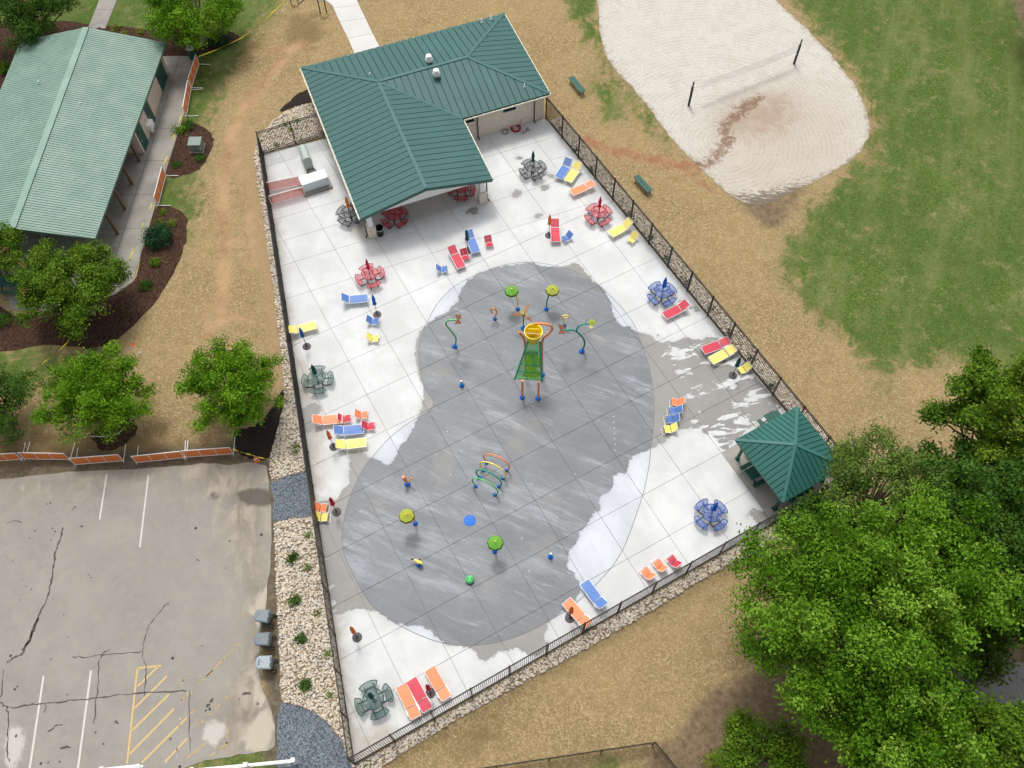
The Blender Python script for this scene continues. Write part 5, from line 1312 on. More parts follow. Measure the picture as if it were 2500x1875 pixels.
# white equipment cabinet on a plinth
def onrow(px, py, z): d = G(px, py, z); return d
f0 = G(620 + 920 * .13562, 400 + 545 * .13562, 0.14); f1 = G(620 + 1375 * .13562, 400 + 395 * .13562, 0.14)
ang = math.atan2(f1.y - f0.y, f1.x - f0.x); L = (f1 - f0).length
t = thing('equipment_cabinet', 'long white equipment cabinet on a concrete plinth', 'cabinet', (f0.x, f0.y, 0), ang)
MB().box((L / 2 + 0.02, 0.42, 0.08), (L + 0.22, 1.2, 0.16)).build('plinth', M['oldconc'], t)
body = MB().box((L / 2 - 0.02, 0.52, 0.58), (L - 0.06, 0.82, 0.84)).build('body', plain('cabinet_white', (0.62, 0.68, 0.72), 0.4, 0.05), t)
MB().box((L / 2 - 0.02, 0.52, 1.02), (L + 0.02, 0.9, 0.05)).build('lid', M['white'], t)
c = G(761, 420); t = thing('valve_cover', 'round dark valve cover on the deck beside the white cabinet', 'cover', c)
MB().lathe([(0.26, 0.0), (0.37, 0.0), (0.37, 0.035), (0.28, 0.05)], 28, cap=False).build('ring', M['basegrey'], t)
MB().lathe([(0.27, 0.0), (0.27, 0.02), (0.05, 0.028), (0.001, 0.028)], 24).build('lid', M['hose_grey'], t)
# netting barriers standing on the deck beside the white cabinet
def barrier(name, A, Bp, h, label, mesh='c_orange', feet=1.25, fdir=None, group=None, panels=4, nofeet=False):
    A = Vector(A); Bp = Vector(Bp); d = Bp - A; L = d.length; ang = math.atan2(d.y, d.x)
    t = thing(name, label, 'barrier', (A.x, A.y, A.z), ang, group)
    fr = MB()
    for a, b in (((0, 0, 0.06), (L, 0, 0.06)), ((0, 0, h), (L, 0, h)), ((0, 0, 0.02), (0, 0, h)), ((L, 0, 0.02), (L, 0, h))): fr.tube([a, b], 0.03, 6)
    fr.build('frame', M['white'], t)
    for k in range(panels):
        x0 = L * k / panels; x1 = L * (k + 1) / panels
        MB().add([(x0, 0, 0.08), (x1, 0, 0.08), (x1, 0, h - 0.03), (x0, 0, h - 0.03)], [(0, 1, 2, 3)]).build('netting', M[mesh], t)
        if k: MB().tube([(x0, 0, 0.06), (x0, 0, h)], 0.022, 6).build('upright', M['white'], t)
    if not nofeet:
        for x in (0.0, L):
            MB().tube([(x, -0.12, 0.03), (x, feet, 0.03)] if (fdir or 1) > 0 else [(x, 0.12, 0.03), (x, -feet, 0.03)], 0.028, 6).build('foot', M['white'], t)
    return t
k = lambda x, y: (620 + x * .13562, 400 + y * .13562)
a0 = G(*k(262, 500)); a1 = G(*k(872, 378)); barrier('net_barrier', a0, a1, 0.98, 'red netting barrier nearest the rounded cabinet on the deck', 'c_red', group='red net barriers beside the white cabinet', panels=3, nofeet=True)
a0 = G(*k(318, 742)); a1 = G(*k(922, 575)); barrier('net_barrier', a0, a1, 0.98, 'red netting barrier in front of the white cabinet', 'c_red', group='red net barriers beside the white cabinet', panels=3, nofeet=True)
# ================================================================ SPLASH PAD FEATURES
PZ = 0.005
def foot(mb_parent, loc_=(0, 0, 0), r=0.165):
    f = MB().lathe([(r, 0.0), (r, 0.05), (r * 0.86, 0.10), (r * 0.5, 0.135), (r * 0.42, 0.15)], 24, loc_).build('base_cover', M['play_blue'], mb_parent)
    return f
M['rim_c_lime'] = plain('lime_rim', (0.16, 0.18, 0.01), 0.4); M['rim_c_green'] = plain('green_rim', (0.05, 0.17, 0.006), 0.4)
def mushroom(basepx, toppx, h, pole, can, label):
    b = G(*basepx); tp = G(*toppx, h); t = thing('spray_parasol', label, 'water feature', (b.x, b.y, PZ), 0, 'spray parasols on the splash pad')
    foot(t); top = Vector((tp.x - b.x, tp.y - b.y, h))
    MB().tube([(0, 0, 0.05), (0, 0, h * 0.5), (top.x * 0.5, top.y * 0.5, h * 0.8), top + Vector((0, 0, 0.02))], 0.05, 10).build('pole', M[pole], t)
    n = 8; ca = MB(); R1 = 0.44
    ring = [top + Vector((R1 * math.cos(2 * PI * k / n + 0.2), R1 * math.sin(2 * PI * k / n + 0.2), -0.17)) for k in range(n)]
    low = [top + Vector((1.13 * R1 * math.cos(2 * PI * k / n + 0.2), 1.13 * R1 * math.sin(2 * PI * k / n + 0.2), -0.30)) for k in range(n)]
    ca.add([top] + ring, [(0, 1 + k, 1 + (k + 1) % n) for k in range(n)])
    co = ca.build('canopy', M[can], t)
    MB().add(ring + low, [(k, n + k, n + (k + 1) % n, (k + 1) % n) for k in range(n)]).build('canopy_rim', M['rim_' + can], co)
    MB().ico(top + Vector((0, 0, 0.02)), 0.045, 2).build('cap', M['play_yellow'], t)
mushroom((1264, 755), (1249, 706), 2.2, 'play_yellow', 'c_green', 'spray parasol with bright green canopy on a yellow pole')
mushroom((1334, 755), (1349, 704), 2.2, 'play_green', 'c_lime', 'spray parasol with lime canopy on a green pole')
mushroom((1014, 1278), (992, 1256), 2.2, 'play_orange', 'c_lime', 'spray parasol with olive lime canopy on an orange pole')
mushroom((1208, 1346), (1209, 1322), 2.2, 'play_yellow', 'c_green', 'spray parasol with bright green canopy beside the blue drain')
def on(px, b, d=RIGHT): return onplane(*px, (b.x, b.y, 0), (d.x, d.y, 0)) - Vector((b.x, b.y, 0))
R5 = lambda x, y: (1050 + x * .22901, 620 + y * .22901)
def hook(basepx, path, mat, label):
    b = G(*basepx); t = thing('spray_hook', label, 'water feature', (b.x, b.y, PZ), 0, 'curled spray hooks on the splash pad'); foot(t, r=0.15)
    P = [on(p, b) for p in path]; P = smooth([(0, 0, 0.05)] + [tuple(p) for p in P], 5, False)
    MB().tube(P, 0.052, 10).build('pipe', M[mat], t)
hook(R5(690, 695), [R5(698, 650), R5(712, 625), R5(705, 600), R5(680, 580), R5(652, 588), R5(650, 612), R5(672, 632)], 'play_orange', 'orange curled spray hook near the flower pole')
hook(R5(1430, 762), [R5(1428, 720), R5(1412, 690), R5(1408, 665), R5(1440, 655), R5(1475, 668), R5(1468, 685), R5(1432, 680)], 'play_yellow', 'yellow curled spray hook near the forked pole')
# S shaped pole with butterfly
def butterfly(t, c, mat, size, rz, name='butterfly'):
    """two pairs of pointed wings and a body"""
    mb = MB(); d = Vector((math.cos(rz), math.sin(rz), 0)); u = Vector((0, 0, 1)); p = Vector((-d.y, d.x, 0))
    for s_ in (1, -1):
        w_ = [c, c + (p * 0.35 * s_ + d * 0.5) * size, c + (p * 0.95 * s_ + d * 0.42) * size, c + (p * 0.75 * s_ + d * 0.02) * size, c + (p * 1.0 * s_ - d * 0.45) * size, c + (p * 0.4 * s_ - d * 0.35) * size]
        n = len(w_); lift = Vector((0, 0, 0.25 * size))
        w_ = [q + lift * (abs((q - c).dot(p)) / size) for q in w_]
        mb.add(w_ + [q + Vector((0, 0, 0.03)) for q in w_], [tuple(range(n))[::-1], tuple(range(n, 2 * n))] + [(i, (i + 1) % n, n + (i + 1) % n, n + i) for i in range(n)])
    o = mb.build(name, mat, t)
    MB().ico(c + Vector((0, 0, 0.02)), (0.07, 0.07, 0.08), 2).build('hub', M['wood'], o)
    return o
rust = plain('brown_orange_plastic', (0.17, 0.05, 0.012), 0.35, 0.15)
b = G(*R5(263, 987)); t = thing('spray_vine', 'light green S shaped spray vine with brown flower head', 'water feature', (b.x, b.y, PZ)); foot(t, r=0.19)
P = smooth([(0, 0, 0.05)] + [tuple(on(R5(*q), b)) for q in ((276, 930), (268, 885), (235, 835), (185, 775), (168, 745), (185, 715), (225, 703), (280, 706))], 5, False)
MB().tube(P, 0.062, 10).build('pipe', M['play_lime'], t)
tipv = on(R5(298, 706), b); butterfly(t, tipv, rust, 0.42, math.atan2(RIGHT.y, RIGHT.x) , 'flower_head')
MB().tube(smooth([tuple(on(R5(*q), b)) for q in ((245, 702), (243, 675), (258, 655), (280, 660))], 5, False), 0.014, 6).build('tendril', M['play_green'], t)
b = G(*R5(1617, 1040)); t = thing('spray_vine', 'dark green forked spray vine with brown flower and olive leaf', 'water feature', (b.x, b.y, PZ)); foot(t, r=0.2)
P = smooth([(0, 0, 0.05)] + [tuple(on(R5(*q), b)) for q in ((1640, 990), (1648, 945), (1630, 895), (1590, 850), (1562, 828))], 5, False)
MB().tube(P, 0.066, 10).build('stem_pipe', M['play_green'], t)
MB().tube(smooth([tuple(on(R5(*q), b)) for q in ((1562, 828), (1530, 815), (1490, 808), (1425, 812))], 5, False), 0.055, 10).build('branch_pipe', M['play_green'], t)
MB().tube(smooth([tuple(on(R5(*q), b)) for q in ((1562, 828), (1568, 795), (1590, 768), (1630, 753), (1690, 745))], 5, False), 0.055, 10).build('branch_pipe', M['play_green'], t)
butterfly(t, on(R5(1397, 812), b), rust, 0.42, math.atan2(RIGHT.y, RIGHT.x), 'flower_head')
lc = on(R5(1722, 728), b); lf_ = MB(); dd = RIGHT; nn = Vector((-dd.y, dd.x, 0))
lf_.add([lc + dd * 0.32, lc + nn * 0.24 + Vector((0, 0, 0.05)), lc - dd * 0.22, lc - nn * 0.28 - Vector((0, 0, 0.04)), lc + Vector((0, 0, 0.09)), lc - Vector((0, 0, 0.03))], [(0, 1, 4), (1, 2, 4), (2, 3, 4), (3, 0, 4), (1, 0, 5), (2, 1, 5), (3, 2, 5), (0, 3, 5)]).build('leaf', M['olive'], t)
fc = on(R5(1716, 783), b); bl = MB()
for k in range(5): a = 2 * PI * k / 5; bl.ico(fc + Vector((0.07 * math.cos(a), 0.07 * math.sin(a), 0)), (0.05, 0.05, 0.03), 1)
bl.tube([lc - nn * 0.1, fc], 0.012, 6).build('blossom', M['play_yellow'], t)
for q4 in (((1440, 808), (1448, 785), (1440, 768), (1452, 755)), ((1665, 748), (1660, 725), (1675, 705), (1698, 706))):
    MB().tube(smooth([tuple(on(R5(*q), b)) for q in q4], 5, False), 0.014, 6).build('tendril', M['play_green'], t)
# palm with three brown leaves
b = G(*R5(993, 792)); t = thing('spray_palm', 'green spray pole with three brown see-through leaves behind the bucket', 'water feature', (b.x, b.y, PZ)); foot(t, r=0.18)
tp = on(R5(997, 655), b)
MB().tube([(0, 0, 0.05), tp * 0.5, tp + Vector((0, 0, 0.1))], 0.045, 10).build('pole', M['play_green'], t)
for q, wdt, m_ in ((R5(1053, 528), 0.2, 'c_brown'), (R5(865, 650), 0.18, 'c_brown'), (R5(1085, 716), 0.2, 'c_brown'), (R5(975, 603), 0.17, 'olive')):
    tp2 = G(*q, tp.z - 0.22) - Vector((b.x, b.y, 0)); dv = tp2 - tp; sdv = dv.cross(Vector((0, 0, 1))).normalized(); n = 8; L_ = []; R_ = []; C2 = []
    for k in range(n + 1):
        s_ = k / n; wv = wdt * math.sin(PI * min(1, s_ * 0.92 + 0.08)) ** 0.8 * (1 if m_ != 'olive' else 1.0); cpt = tp + dv * s_ + Vector((0, 0, 0.16 * math.sin(PI * s_)))
        L_.append(cpt + sdv * wv * 0.75 - Vector((0, 0, 0.05))); R_.append(cpt - sdv * wv * 0.75 - Vector((0, 0, 0.05))); C2.append(cpt)
    mb = MB(); m = n + 1; mb.add(L_ + C2 + R_, [(i, i + 1, m + i + 1, m + i) for i in range(n)] + [(m + i, m + i + 1, 2 * m + i + 1, 2 * m + i) for i in range(n)]); mb.build('leaf', M[m_], t)
MB().lathe([(0.06, -0.06), (0.09, 0.0), (0.05, 0.1), (0.03, 0.16)], 14, tp).build('hub', M['play_green'], t)
MB().ico(tp + Vector((0, 0, 0.18)), 0.05, 2).build('cap', M['steel'], t)

# ---------------------------------------------------------------- dumping bucket with slide panel
lg = [G(*R5(983, 1530)), G(*R5(1152, 1542)), G(*R5(1196, 1288)), G(*R5(1020, 1283))]
b = (lg[0] + lg[1] + lg[2] + lg[3]) / 4
t = thing('dumping_bucket', 'yellow dumping bucket tower with green see-through slide panel', 'water feature', (b.x, b.y, PZ))
q = lambda v: Vector(v) - Vector((b.x, b.y, 0))
for p in lg: foot(t, q(p), 0.18)
fd = RIGHT; bk = Vector((-RIGHT.y, RIGHT.x, 0))      # across, away
backmid = (lg[2] + lg[3]) / 2
bc = onplane(*R5(1105, 838), (backmid.x, backmid.y, 0), (RIGHT.x, RIGHT.y, 0)); BZ = bc.z
rimz = BZ + 0.18; rimc = G(*R5(1105, 822), rimz)
hub_ = Vector((rimc.x, rimc.y, 0))
# rear side tubes follow the photo outline on the plane through the rear feet
def rear(path): return [q(onplane(*R5(*p), (backmid.x, backmid.y, 0), (RIGHT.x, RIGHT.y, 0))) for p in path]
rt = rear([(1192, 1100), (1193, 1000), (1197, 930), (1215, 890), (1250, 862), (1285, 828), (1302, 795), (1290, 768), (1255, 752), (1200, 746)])
rt = [q(lg[2]) + Vector((0, 0, 0.05))] + rt + [q(hub_) + Vector((0, 0, rt[-1].z + 0.05))]
MB().tube(smooth([tuple(p) for p in rt], 4, False), 0.078, 10).build('support_tube', M['play_orange'], t)
lt = rear([(1016, 1100), (1014, 1000), (1008, 930), (992, 890), (965, 850), (945, 832)])
lt = [q(lg[3]) + Vector((0, 0, 0.05))] + lt
MB().tube(smooth([tuple(p) for p in lt], 4, False), 0.078, 10).build('support_tube', M['play_orange'], t)
pL, pR = rear([(955, 838), (1246, 862)])
MB().tube([pL, pR], 0.03, 10).build('axle', M['steel'], t)
bk_c = (pL + pR) / 2
RB = 0.56
tilt = Matrix.Rotation(math.radians(0), 3, 'X')
bu = MB().lathe([(RB * 0.62, -0.72), (RB * 0.66, -0.70), (RB * 0.98, 0.18), (RB * 1.04, 0.22), (RB * 1.04, 0.26), (RB * 0.96, 0.26), (RB * 0.93, 0.18), (RB * 0.58, -0.66), (0.001, -0.66)], 36, bk_c).build('bucket', M['bucket'], t)
MB().box(bk_c + bk * 0.30 + Vector((0, 0, 0.0)), (0.74, 0.03, 0.16), math.atan2(RIGHT.y, RIGHT.x)).build('weight_plate', M['bucket'], bu)
MB().lathe([(0.001, -0.64), (RB * 0.5, -0.64), (RB * 0.5, -0.62), (0.001, -0.60)], 24, bk_c).build('bucket_floor', plain('bucket_inside', (0.35, 0.26, 0.03)), bu)
for s_ in (-1, 1): MB().box(bk_c + RIGHT * s_ * (RB * 0.95) + Vector((0, 0, 0.0)), (0.1, 0.16, 0.16), math.atan2(RIGHT.y, RIGHT.x)).build('bearing', M['bucket'], bu)
# sloping panel: upper edge under the bucket, lower edge out over the front legs
zu, zl = BZ - 0.75, 2.05
U0 = q(G(*R5(1040, 940), zu)); U1 = q(G(*R5(1172, 945), zu)); L0_ = q(G(*R5(903, 1332), zl)); L1_ = q(G(*R5(1192, 1360), zl))
pan = MB().add([U0, U1, L1_, L0_], [(0, 1, 2, 3)]).build('slide_panel', M['c_ramp'], t)
at = lambda s_, v: (U0.lerp(U1, s_)).lerp(L0_.lerp(L1_, s_), v)
def disc(c_s, c_v, rs, rv, mat, lift):
    n = 24; nm = (U1 - U0).cross(L0_ - U0).normalized(); nm = nm if nm.z > 0 else -nm
    MB().add([at(min(1, max(0, c_s + rs * math.cos(2 * PI * k / n))), min(1, max(0, c_v + rv * math.sin(2 * PI * k / n)))) + nm * lift for k in range(n)], [tuple(range(n))]).build('panel_disc', M[mat], pan)
disc(0.5, 0.30, 0.36, 0.10, 'c_ramp3', 0.006); disc(0.58, 0.5, 0.4, 0.19, 'c_ramp2', 0.012); disc(0.6, 0.80, 0.32, 0.15, 'c_ramp2', 0.018)
for a, c in ((U0, L0_), (U1, L1_)):
    ex = (c - a) * 0.02
    MB().tube([a - ex, c + ex], 0.06, 8).build('side_rail', M['play_green'], t)
for v, mt in ((0.02, 'play_green'), (0.24, 'play_lime'), (0.60, 'play_green'), (0.79, 'play_green'), (0.96, 'play_lime')):
    cb = MB().tube([at(0.02, v) + Vector((0, 0, 0.05)), at(0.98, v) + Vector((0, 0, 0.05))], 0.032, 8).build('cross_bar', M[mt], t)
    for s_ in (0.2, 0.5, 0.8): MB().ico(at(s_, v) + Vector((0, 0, 0.09)), 0.022, 1).build('bolt', M['white'], cb)
for k in (0, 1):
    p = q(lg[k]); s_ = (0.27, 0.84)[k]
    zz = at(s_, 0.9).z
    MB().tube([p + Vector((0, 0, 0.05)), Vector((p.x, p.y, zz * 0.6)), Vector((p.x, p.y, zz)) + bk * 0.0], 0.075, 10).build('front_leg', M['play_orange'], t)

# ---------------------------------------------------------------- smaller features
def jet(px, label):
    b = G(*px); t = thing('ground_jet', label, 'water feature', (b.x, b.y, PZ), 0, 'short spray pipes on the splash pad'); foot(t, r=0.17)
    MB().tube([(0, 0, 0.1), (0, 0, 0.62)], 0.055, 12).build('pipe', M['play_green'], t); MB().lathe([(0.062, 0.60), (0.062, 0.66), (0.03, 0.67)], 14).build('cap', M['white'], t)
jet(R5(338, 1405), 'short green spray pipe with white cap left of the bucket tower'); jet((1343.8, 1360), 'short green spray pipe with white cap near the dry pad edge')
b = G(995, 1182); t = thing('bird_sprayer', 'orange cone spray nozzle with small side arm on blue base', 'water feature', (b.x, b.y, PZ)); foot(t, r=0.2)
c0 = Vector((0, 0, 0.12)); dL = on((985, 1164), b); dR = on((1005, 1168), b)
MB().tube([c0, c0.lerp(dL, 0.5), dL], [0.05, 0.12, 0.10], 12).build('cone', M['play_orange'], t)
MB().tube([c0, c0.lerp(dR, 0.5) + Vector((0, 0, 0.05)), dR], [0.06, 0.05, 0.055], 10).build('arm', M['play_yellow'], t)
MB().ico(dR, 0.07, 2).build('knob', M['play_orange'], t)
b = G(1024, 1378); t = thing('fish_sprayer', 'yellow fish shaped sprayer with black wheels on blue base', 'water feature', (b.x, b.y, PZ)); foot(t, r=0.19)
hd = RIGHT; up = Vector((0, 0, 1)); cz = Vector((0, 0, 0.42))
MB().tube([(0, 0, 0.1), cz], 0.05, 10).build('stem', M['play_blue'], t)
MB().tube([cz - hd * 0.30 + bk * 0.16, cz - hd * 0.15 + bk * 0.09, cz, cz + hd * 0.13 - bk * 0.06, cz + hd * 0.22 - bk * 0.10], [0.03, 0.10, 0.135, 0.12, 0.05], 14).build('body', M['play_yellow'], t)
tl = cz - hd * 0.30 + bk * 0.16
MB().add([tl, tl + Vector((-0.12, 0.14, 0.05)), tl + Vector((-0.16, 0.05, 0.03)), tl + Vector((-0.05, -0.02, 0.05))], [(0, 1, 2), (0, 2, 3)]).tube([tl, tl - hd * 0.12 + bk * 0.08], 0.025, 8).build('tail', M['black'], t)
for s_ in (-1, 1): MB().ico(cz + hd * 0.05 + bk * s_ * 0.14 + Vector((0, 0, 0.06)), (0.065, 0.065, 0.06), 2).build('wheel', M['black'], t)
b = G(1147, 1417); t = thing('frog_sprayer', 'round light green frog dome with two eye bumps', 'water feature', (b.x, b.y, PZ))
MB().lathe([(0.25, 0.0), (0.25, 0.05), (0.2, 0.06)], 24).build('base_ring', M['play_blue'], t)
MB().lathe([(0.24, 0.06), (0.265, 0.14), (0.25, 0.22), (0.20, 0.29), (0.12, 0.33), (0.001, 0.345)], 28).build('dome', M['frog'], t)
for s_ in (-1, 1):
    e = MB().ico(RIGHT * s_ * 0.10 + bk * 0.06 + Vector((0, 0, 0.33)), 0.07, 2).build('eye', M['frog'], t)
b = G(1147, 1271); t = thing('drain_cover', 'round bright blue slotted drain cover in the pad', 'drain', (b.x, b.y, PZ))
MB().lathe([(0.37, 0.0), (0.37, 0.012), (0.35, 0.016), (0.001, 0.018)], 36).build('plate', M['play_blue'], t)
slot = plain('drain_slot', (0.0, 0.045, 0.22))
for k in range(36): a = 2 * PI * k / 36; MB().bar((0.25 * math.cos(a), 0.25 * math.sin(a), 0.0195), (0.34 * math.cos(a), 0.34 * math.sin(a), 0.0185), 0.014, 0.003).build('slot', slot, t)
MB().tube([(0.075 * math.cos(2 * PI * k / 20), 0.075 * math.sin(2 * PI * k / 20), 0.02) for k in range(20)], 0.006, 6, True).tube([(0.15 * math.cos(2 * PI * k / 20), 0.15 * math.sin(2 * PI * k / 20), 0.02) for k in range(20)], 0.005, 6, True).build('hub_ring', slot, t)
f6 = lambda x, y: (960 + x * .144665, 1080 + y * .144665)
for (a, c, m_, lb) in ((f6(1580, 340), f6(1912, 470), 'play_orange', 'orange spray hoop at the end of the four hoop tunnel'), (f6(1525, 472), f6(1850, 602), 'play_yellow', 'yellow spray hoop between the orange and dark green hoops'),
                     (f6(1457, 602), f6(1782, 746), 'play_green', 'dark green spray hoop next to the light green hoop'), (f6(1392, 742), f6(1718, 886), 'play_lime', 'light green spray hoop at the end near the blue drain')):
    A = G(*a); C = G(*c); d = (C - A); L = d.length; ang = math.atan2(d.y, d.x); mid = (A + C) / 2
    t = thing('spray_hoop', lb, 'water feature', (mid.x, mid.y, PZ), ang, 'tunnel of four spray hoops')
    R0 = 0.86; zc = 0.74; hl = L / 2; a0 = math.asin(max(-1, (0.09 - zc) / R0)); P = []
    n = 28
    th0 = math.atan2(0.09 - zc, hl)
    for k in range(n + 1):
        th = th0 + (PI - 2 * th0) * k / n
        rr_ = math.hypot(hl, 0.09 - zc) + (R0 - math.hypot(hl, 0.09 - zc)) * math.sin(PI * k / n) ** 0.5
        P.append((rr_ * math.cos(th), 0, zc + rr_ * math.sin(th)))
    MB().tube(P, 0.046, 10).build('hoop', M[m_], t)
    for s_ in (-1, 1): MB().ico((s_ * hl, 0, 0.05), (0.135, 0.135, 0.105), 2).build('base_ball', M['play_blue'], t)
s2 = 600 / 2212; noz = []
noz += [(650 + x * s2, 950 + y * s2) for x, y in ((1627, 381), (1532, 588), (1757, 555), (1655, 770), (1850, 1535))]
noz += [(1200 + x * s2, 950 + y * s2) for x, y in ((1098, 248), (1101, 298), (1104, 349), (1106, 399), (1108, 448), (1112, 498), (1114, 549), (750, 768), (588, 1155), (362, 850), (241, 1071), (337, 1637), (275, 1345))]
noz += [R5(323, 850), R5(937, 152)]
noz = sorted(set(noz)); nm_ = MB().lathe([(0.042, 0.0), (0.042, 0.006), (0.025, 0.010)], 12).mesh('nozzle')
for px in noz:
    b = G(*px); o = link('ground_nozzle', nm_, plain('nozzle_brass', (0.50, 0.48, 0.44)) if not nm_.materials else None); o.location = (b.x, b.y, PZ)
    row = 1490 < px[0] < 1510 and px[1] < 1110
    tag(o, 'small spray nozzle in the straight row of seven in the pad' if row else 'small single spray nozzle set flush in the splash pad', 'nozzle', 'row of seven flush nozzles' if row else 'single flush spray nozzles in the splash pad')
# ================================================================ AROUND THE DECK
GR = GZ
def gg(px, py, z=0.0): v = G(px, py, z + GR); return v
# ---------------------------------------------------------------- orange net barriers
for a, c, lb, fd_ in [((455, 1117), (570.5, 1108.5), 'orange net barrier in a white frame tied to the yellow tape', 1), ((334, 1130), (450.5, 1118), 'orange net barrier in a white frame in the middle of the parking lot row', 1),
                     ((184.4, 1135), (302, 1125.5), 'orange net barrier in a white frame under the round tree with the rope', 1), ((61, 1121), (171.6, 1123), 'orange net barrier in a white frame beside the parking lot corner', 1),
                     ((-45, 1129), (54, 1122), 'orange net barrier in a white frame cut by the photo edge', 1)]:
    A = gg(*a); C = gg(*c); barrier('net_barrier', A, C, 1.0, lb, 'c_orange', 1.2, fd_, 'orange net barriers along the parking lot', 3)
for a, c, lb in [((468.5, 215), (487, 158), 'orange net barrier beside the green trash barrel'), ((456, 285), (467.5, 220), 'orange net barrier on the pavilion walk above the transformer bed'), ((387, 503), (406, 430), 'orange net barrier on the pavilion walk beside a grass patch')]:
    A = gg(*a); C = gg(*c); barrier('net_barrier', (A.x, A.y, GR + 0.035), (C.x, C.y, GR + 0.035), 1.0, lb, 'c_orange', 0.95, -1, 'orange net barriers along the pavilion walk', 3)
# ---------------------------------------------------------------- caution tape
def tape(pts, label):
    P = [G(x, y, z) for x, y, z in pts]; t = MB(); V = []
    for i in range(len(P) - 1):
        for k in range(9):
            s_ = k / 8; p = P[i].lerp(P[i + 1], s_); sag = 0.10 * math.sin(PI * s_); V.append(p - Vector((0, 0, sag)))
    n = len(V)
    for i in range(n - 1):
        w_ = Vector((0.0, 0.0, 0.035)); tw = Vector((0.03 * math.cos(i), 0.03 * math.sin(i), 0)); tw2 = Vector((0.03 * math.cos(i + 1), 0.03 * math.sin(i + 1), 0))
        t.add([V[i] - w_ - tw, V[i + 1] - w_ - tw2, V[i + 1] + w_ + tw2, V[i] + w_ + tw], [(0, 1, 2, 3)])
    return tag(t.build('caution_tape', M['tape']), label, 'tape', 'yellow caution tape runs')
tape([(484, 138, 0.95), (590, 92, 0.95), (705, -6, 1.0), (760, -60, 1.0)], 'yellow caution tape running from a barrier across the straw to the distance')
tape([(446, 268, 0.9), (425, 330, 0.8), (398, 405, 0.9)], 'yellow caution tape between two barriers beside the transformer bed')
tape([(375, 482, 0.9), (350, 545, 0.85), (312, 640, 0.8)], 'yellow caution tape hanging from the barrier along the walk to the crape myrtle')
tape([(170, 830, 0.9), (110, 882, 0.9), (48, 938, 0.9)], 'yellow caution tape across the low green lawn')
tape([(568, 1096, 0.9), (612, 1110, 0.6), (657, 1121, 0.5)], 'yellow caution tape from the last barrier to the river rock')
# ---------------------------------------------------------------- wheeled bins
def make_bin():
    t = thing('wheeled_bin', 'x', 'bin')     # front towards +x
    V = []
    for z, k in ((0.10, 0.78), (0.98, 1.0)):
        for x, y in ((0.36, -0.28), (0.36, 0.28), (0.2, 0.33), (-0.36, 0.33), (-0.36, -0.33), (0.2, -0.33)): V.append((x * k, y * k, z))
    MB().add(V, [(5, 4, 3, 2, 1, 0), (6, 7, 8, 9, 10, 11)] + [(i, (i + 1) % 6, 6 + (i + 1) % 6, 6 + i) for i in range(6)]).build('body', M['binbody'], t)
    ld = MB(); P = [(0.44, -0.26), (0.47, 0.0), (0.44, 0.26), (0.30, 0.36), (-0.42, 0.38), (-0.42, -0.38), (0.30, -0.36)]; m = len(P)
    ld.add([(x, y, 0.98) for x, y in P] + [(x * 0.97, y * 0.97, 1.03) for x, y in P] + [(x * 0.8, y * 0.8, 1.075) for x, y in P], [tuple(range(m))[::-1], tuple(range(2 * m, 3 * m))] + [(j * m + i, j * m + (i + 1) % m, (j + 1) * m + (i + 1) % m, (j + 1) * m + i) for j in (0, 1) for i in range(m)])
    lid = ld.build('lid', M['binlid'], t)
    MB().box((0.26, 0.0, 1.083), (0.10, 0.34, 0.016)).build('lid_plate', M['binlid'], lid)
    for y in (-0.17, 0.17): MB().box((-0.36, y, 1.045), (0.06, 0.24, 0.05)).build('hinge_slot', M['black'], lid)
    MB().tube([(-0.40, -0.28, 0.98), (-0.50, -0.28, 1.0), (-0.50, 0.28, 1.0), (-0.40, 0.28, 0.98)], 0.018, 8).build('handle', M['binbody'], t)
    for y in (-0.30, 0.30):
        R = Matrix.Rotation(PI / 2, 3, 'X'); wv = MB().lathe([(0.06, -0.035), (0.15, -0.035), (0.155, 0.0), (0.15, 0.035), (0.06, 0.035)], 20); wv.v = [tuple(R @ Vector(v) + Vector((-0.40, y, 0.155))) for v in wv.v]
        wh = wv.build('wheel', M['rubber'], t); hv = MB().lathe([(0.02, -0.04), (0.10, -0.042), (0.10, 0.042), (0.02, 0.04)], 14); hv.v = [tuple(R @ Vector(v) + Vector((-0.40, y, 0.155))) for v in hv.v]; hv.build('rim', M['binwheel'], wh)
    return t
b0 = make_bin(); ang0 = math.atan2(-RIGHT.y, -RIGHT.x)
for i, (px, da, lb) in enumerate([((640, 1503), -0.10, 'grey wheeled bin with a red mark on its lid'), ((640.5, 1560), 0.02, 'grey wheeled bin in the middle of three by the river rock'), ((644, 1617), 0.02, 'pale lidded grey wheeled bin at the end of three')]):
    o = b0 if i == 0 else copy_tree(b0); c = G(*px, 1.0); o.location = (c.x, c.y, GR + 0.03); o.rotation_euler = (0, 0, ang0 + da); o['label'] = lb; o['group'] = 'grey wheeled bins beside the parking lot'
    for ch in o.children:
        if ch.name.startswith('lid'):
            if i == 2: recolor(ch, plain('bin_lid_pale', (0.30, 0.35, 0.375), 0.5, 0.1, objvar=0.0))
            if i == 0: MB().add([(0.10 + 0.035 * math.cos(2 * PI * k / 12), -0.03 + 0.035 * math.sin(2 * PI * k / 12), 1.079) for k in range(12)], [tuple(range(12))]).build('sticker', M['hose_red'], ch)
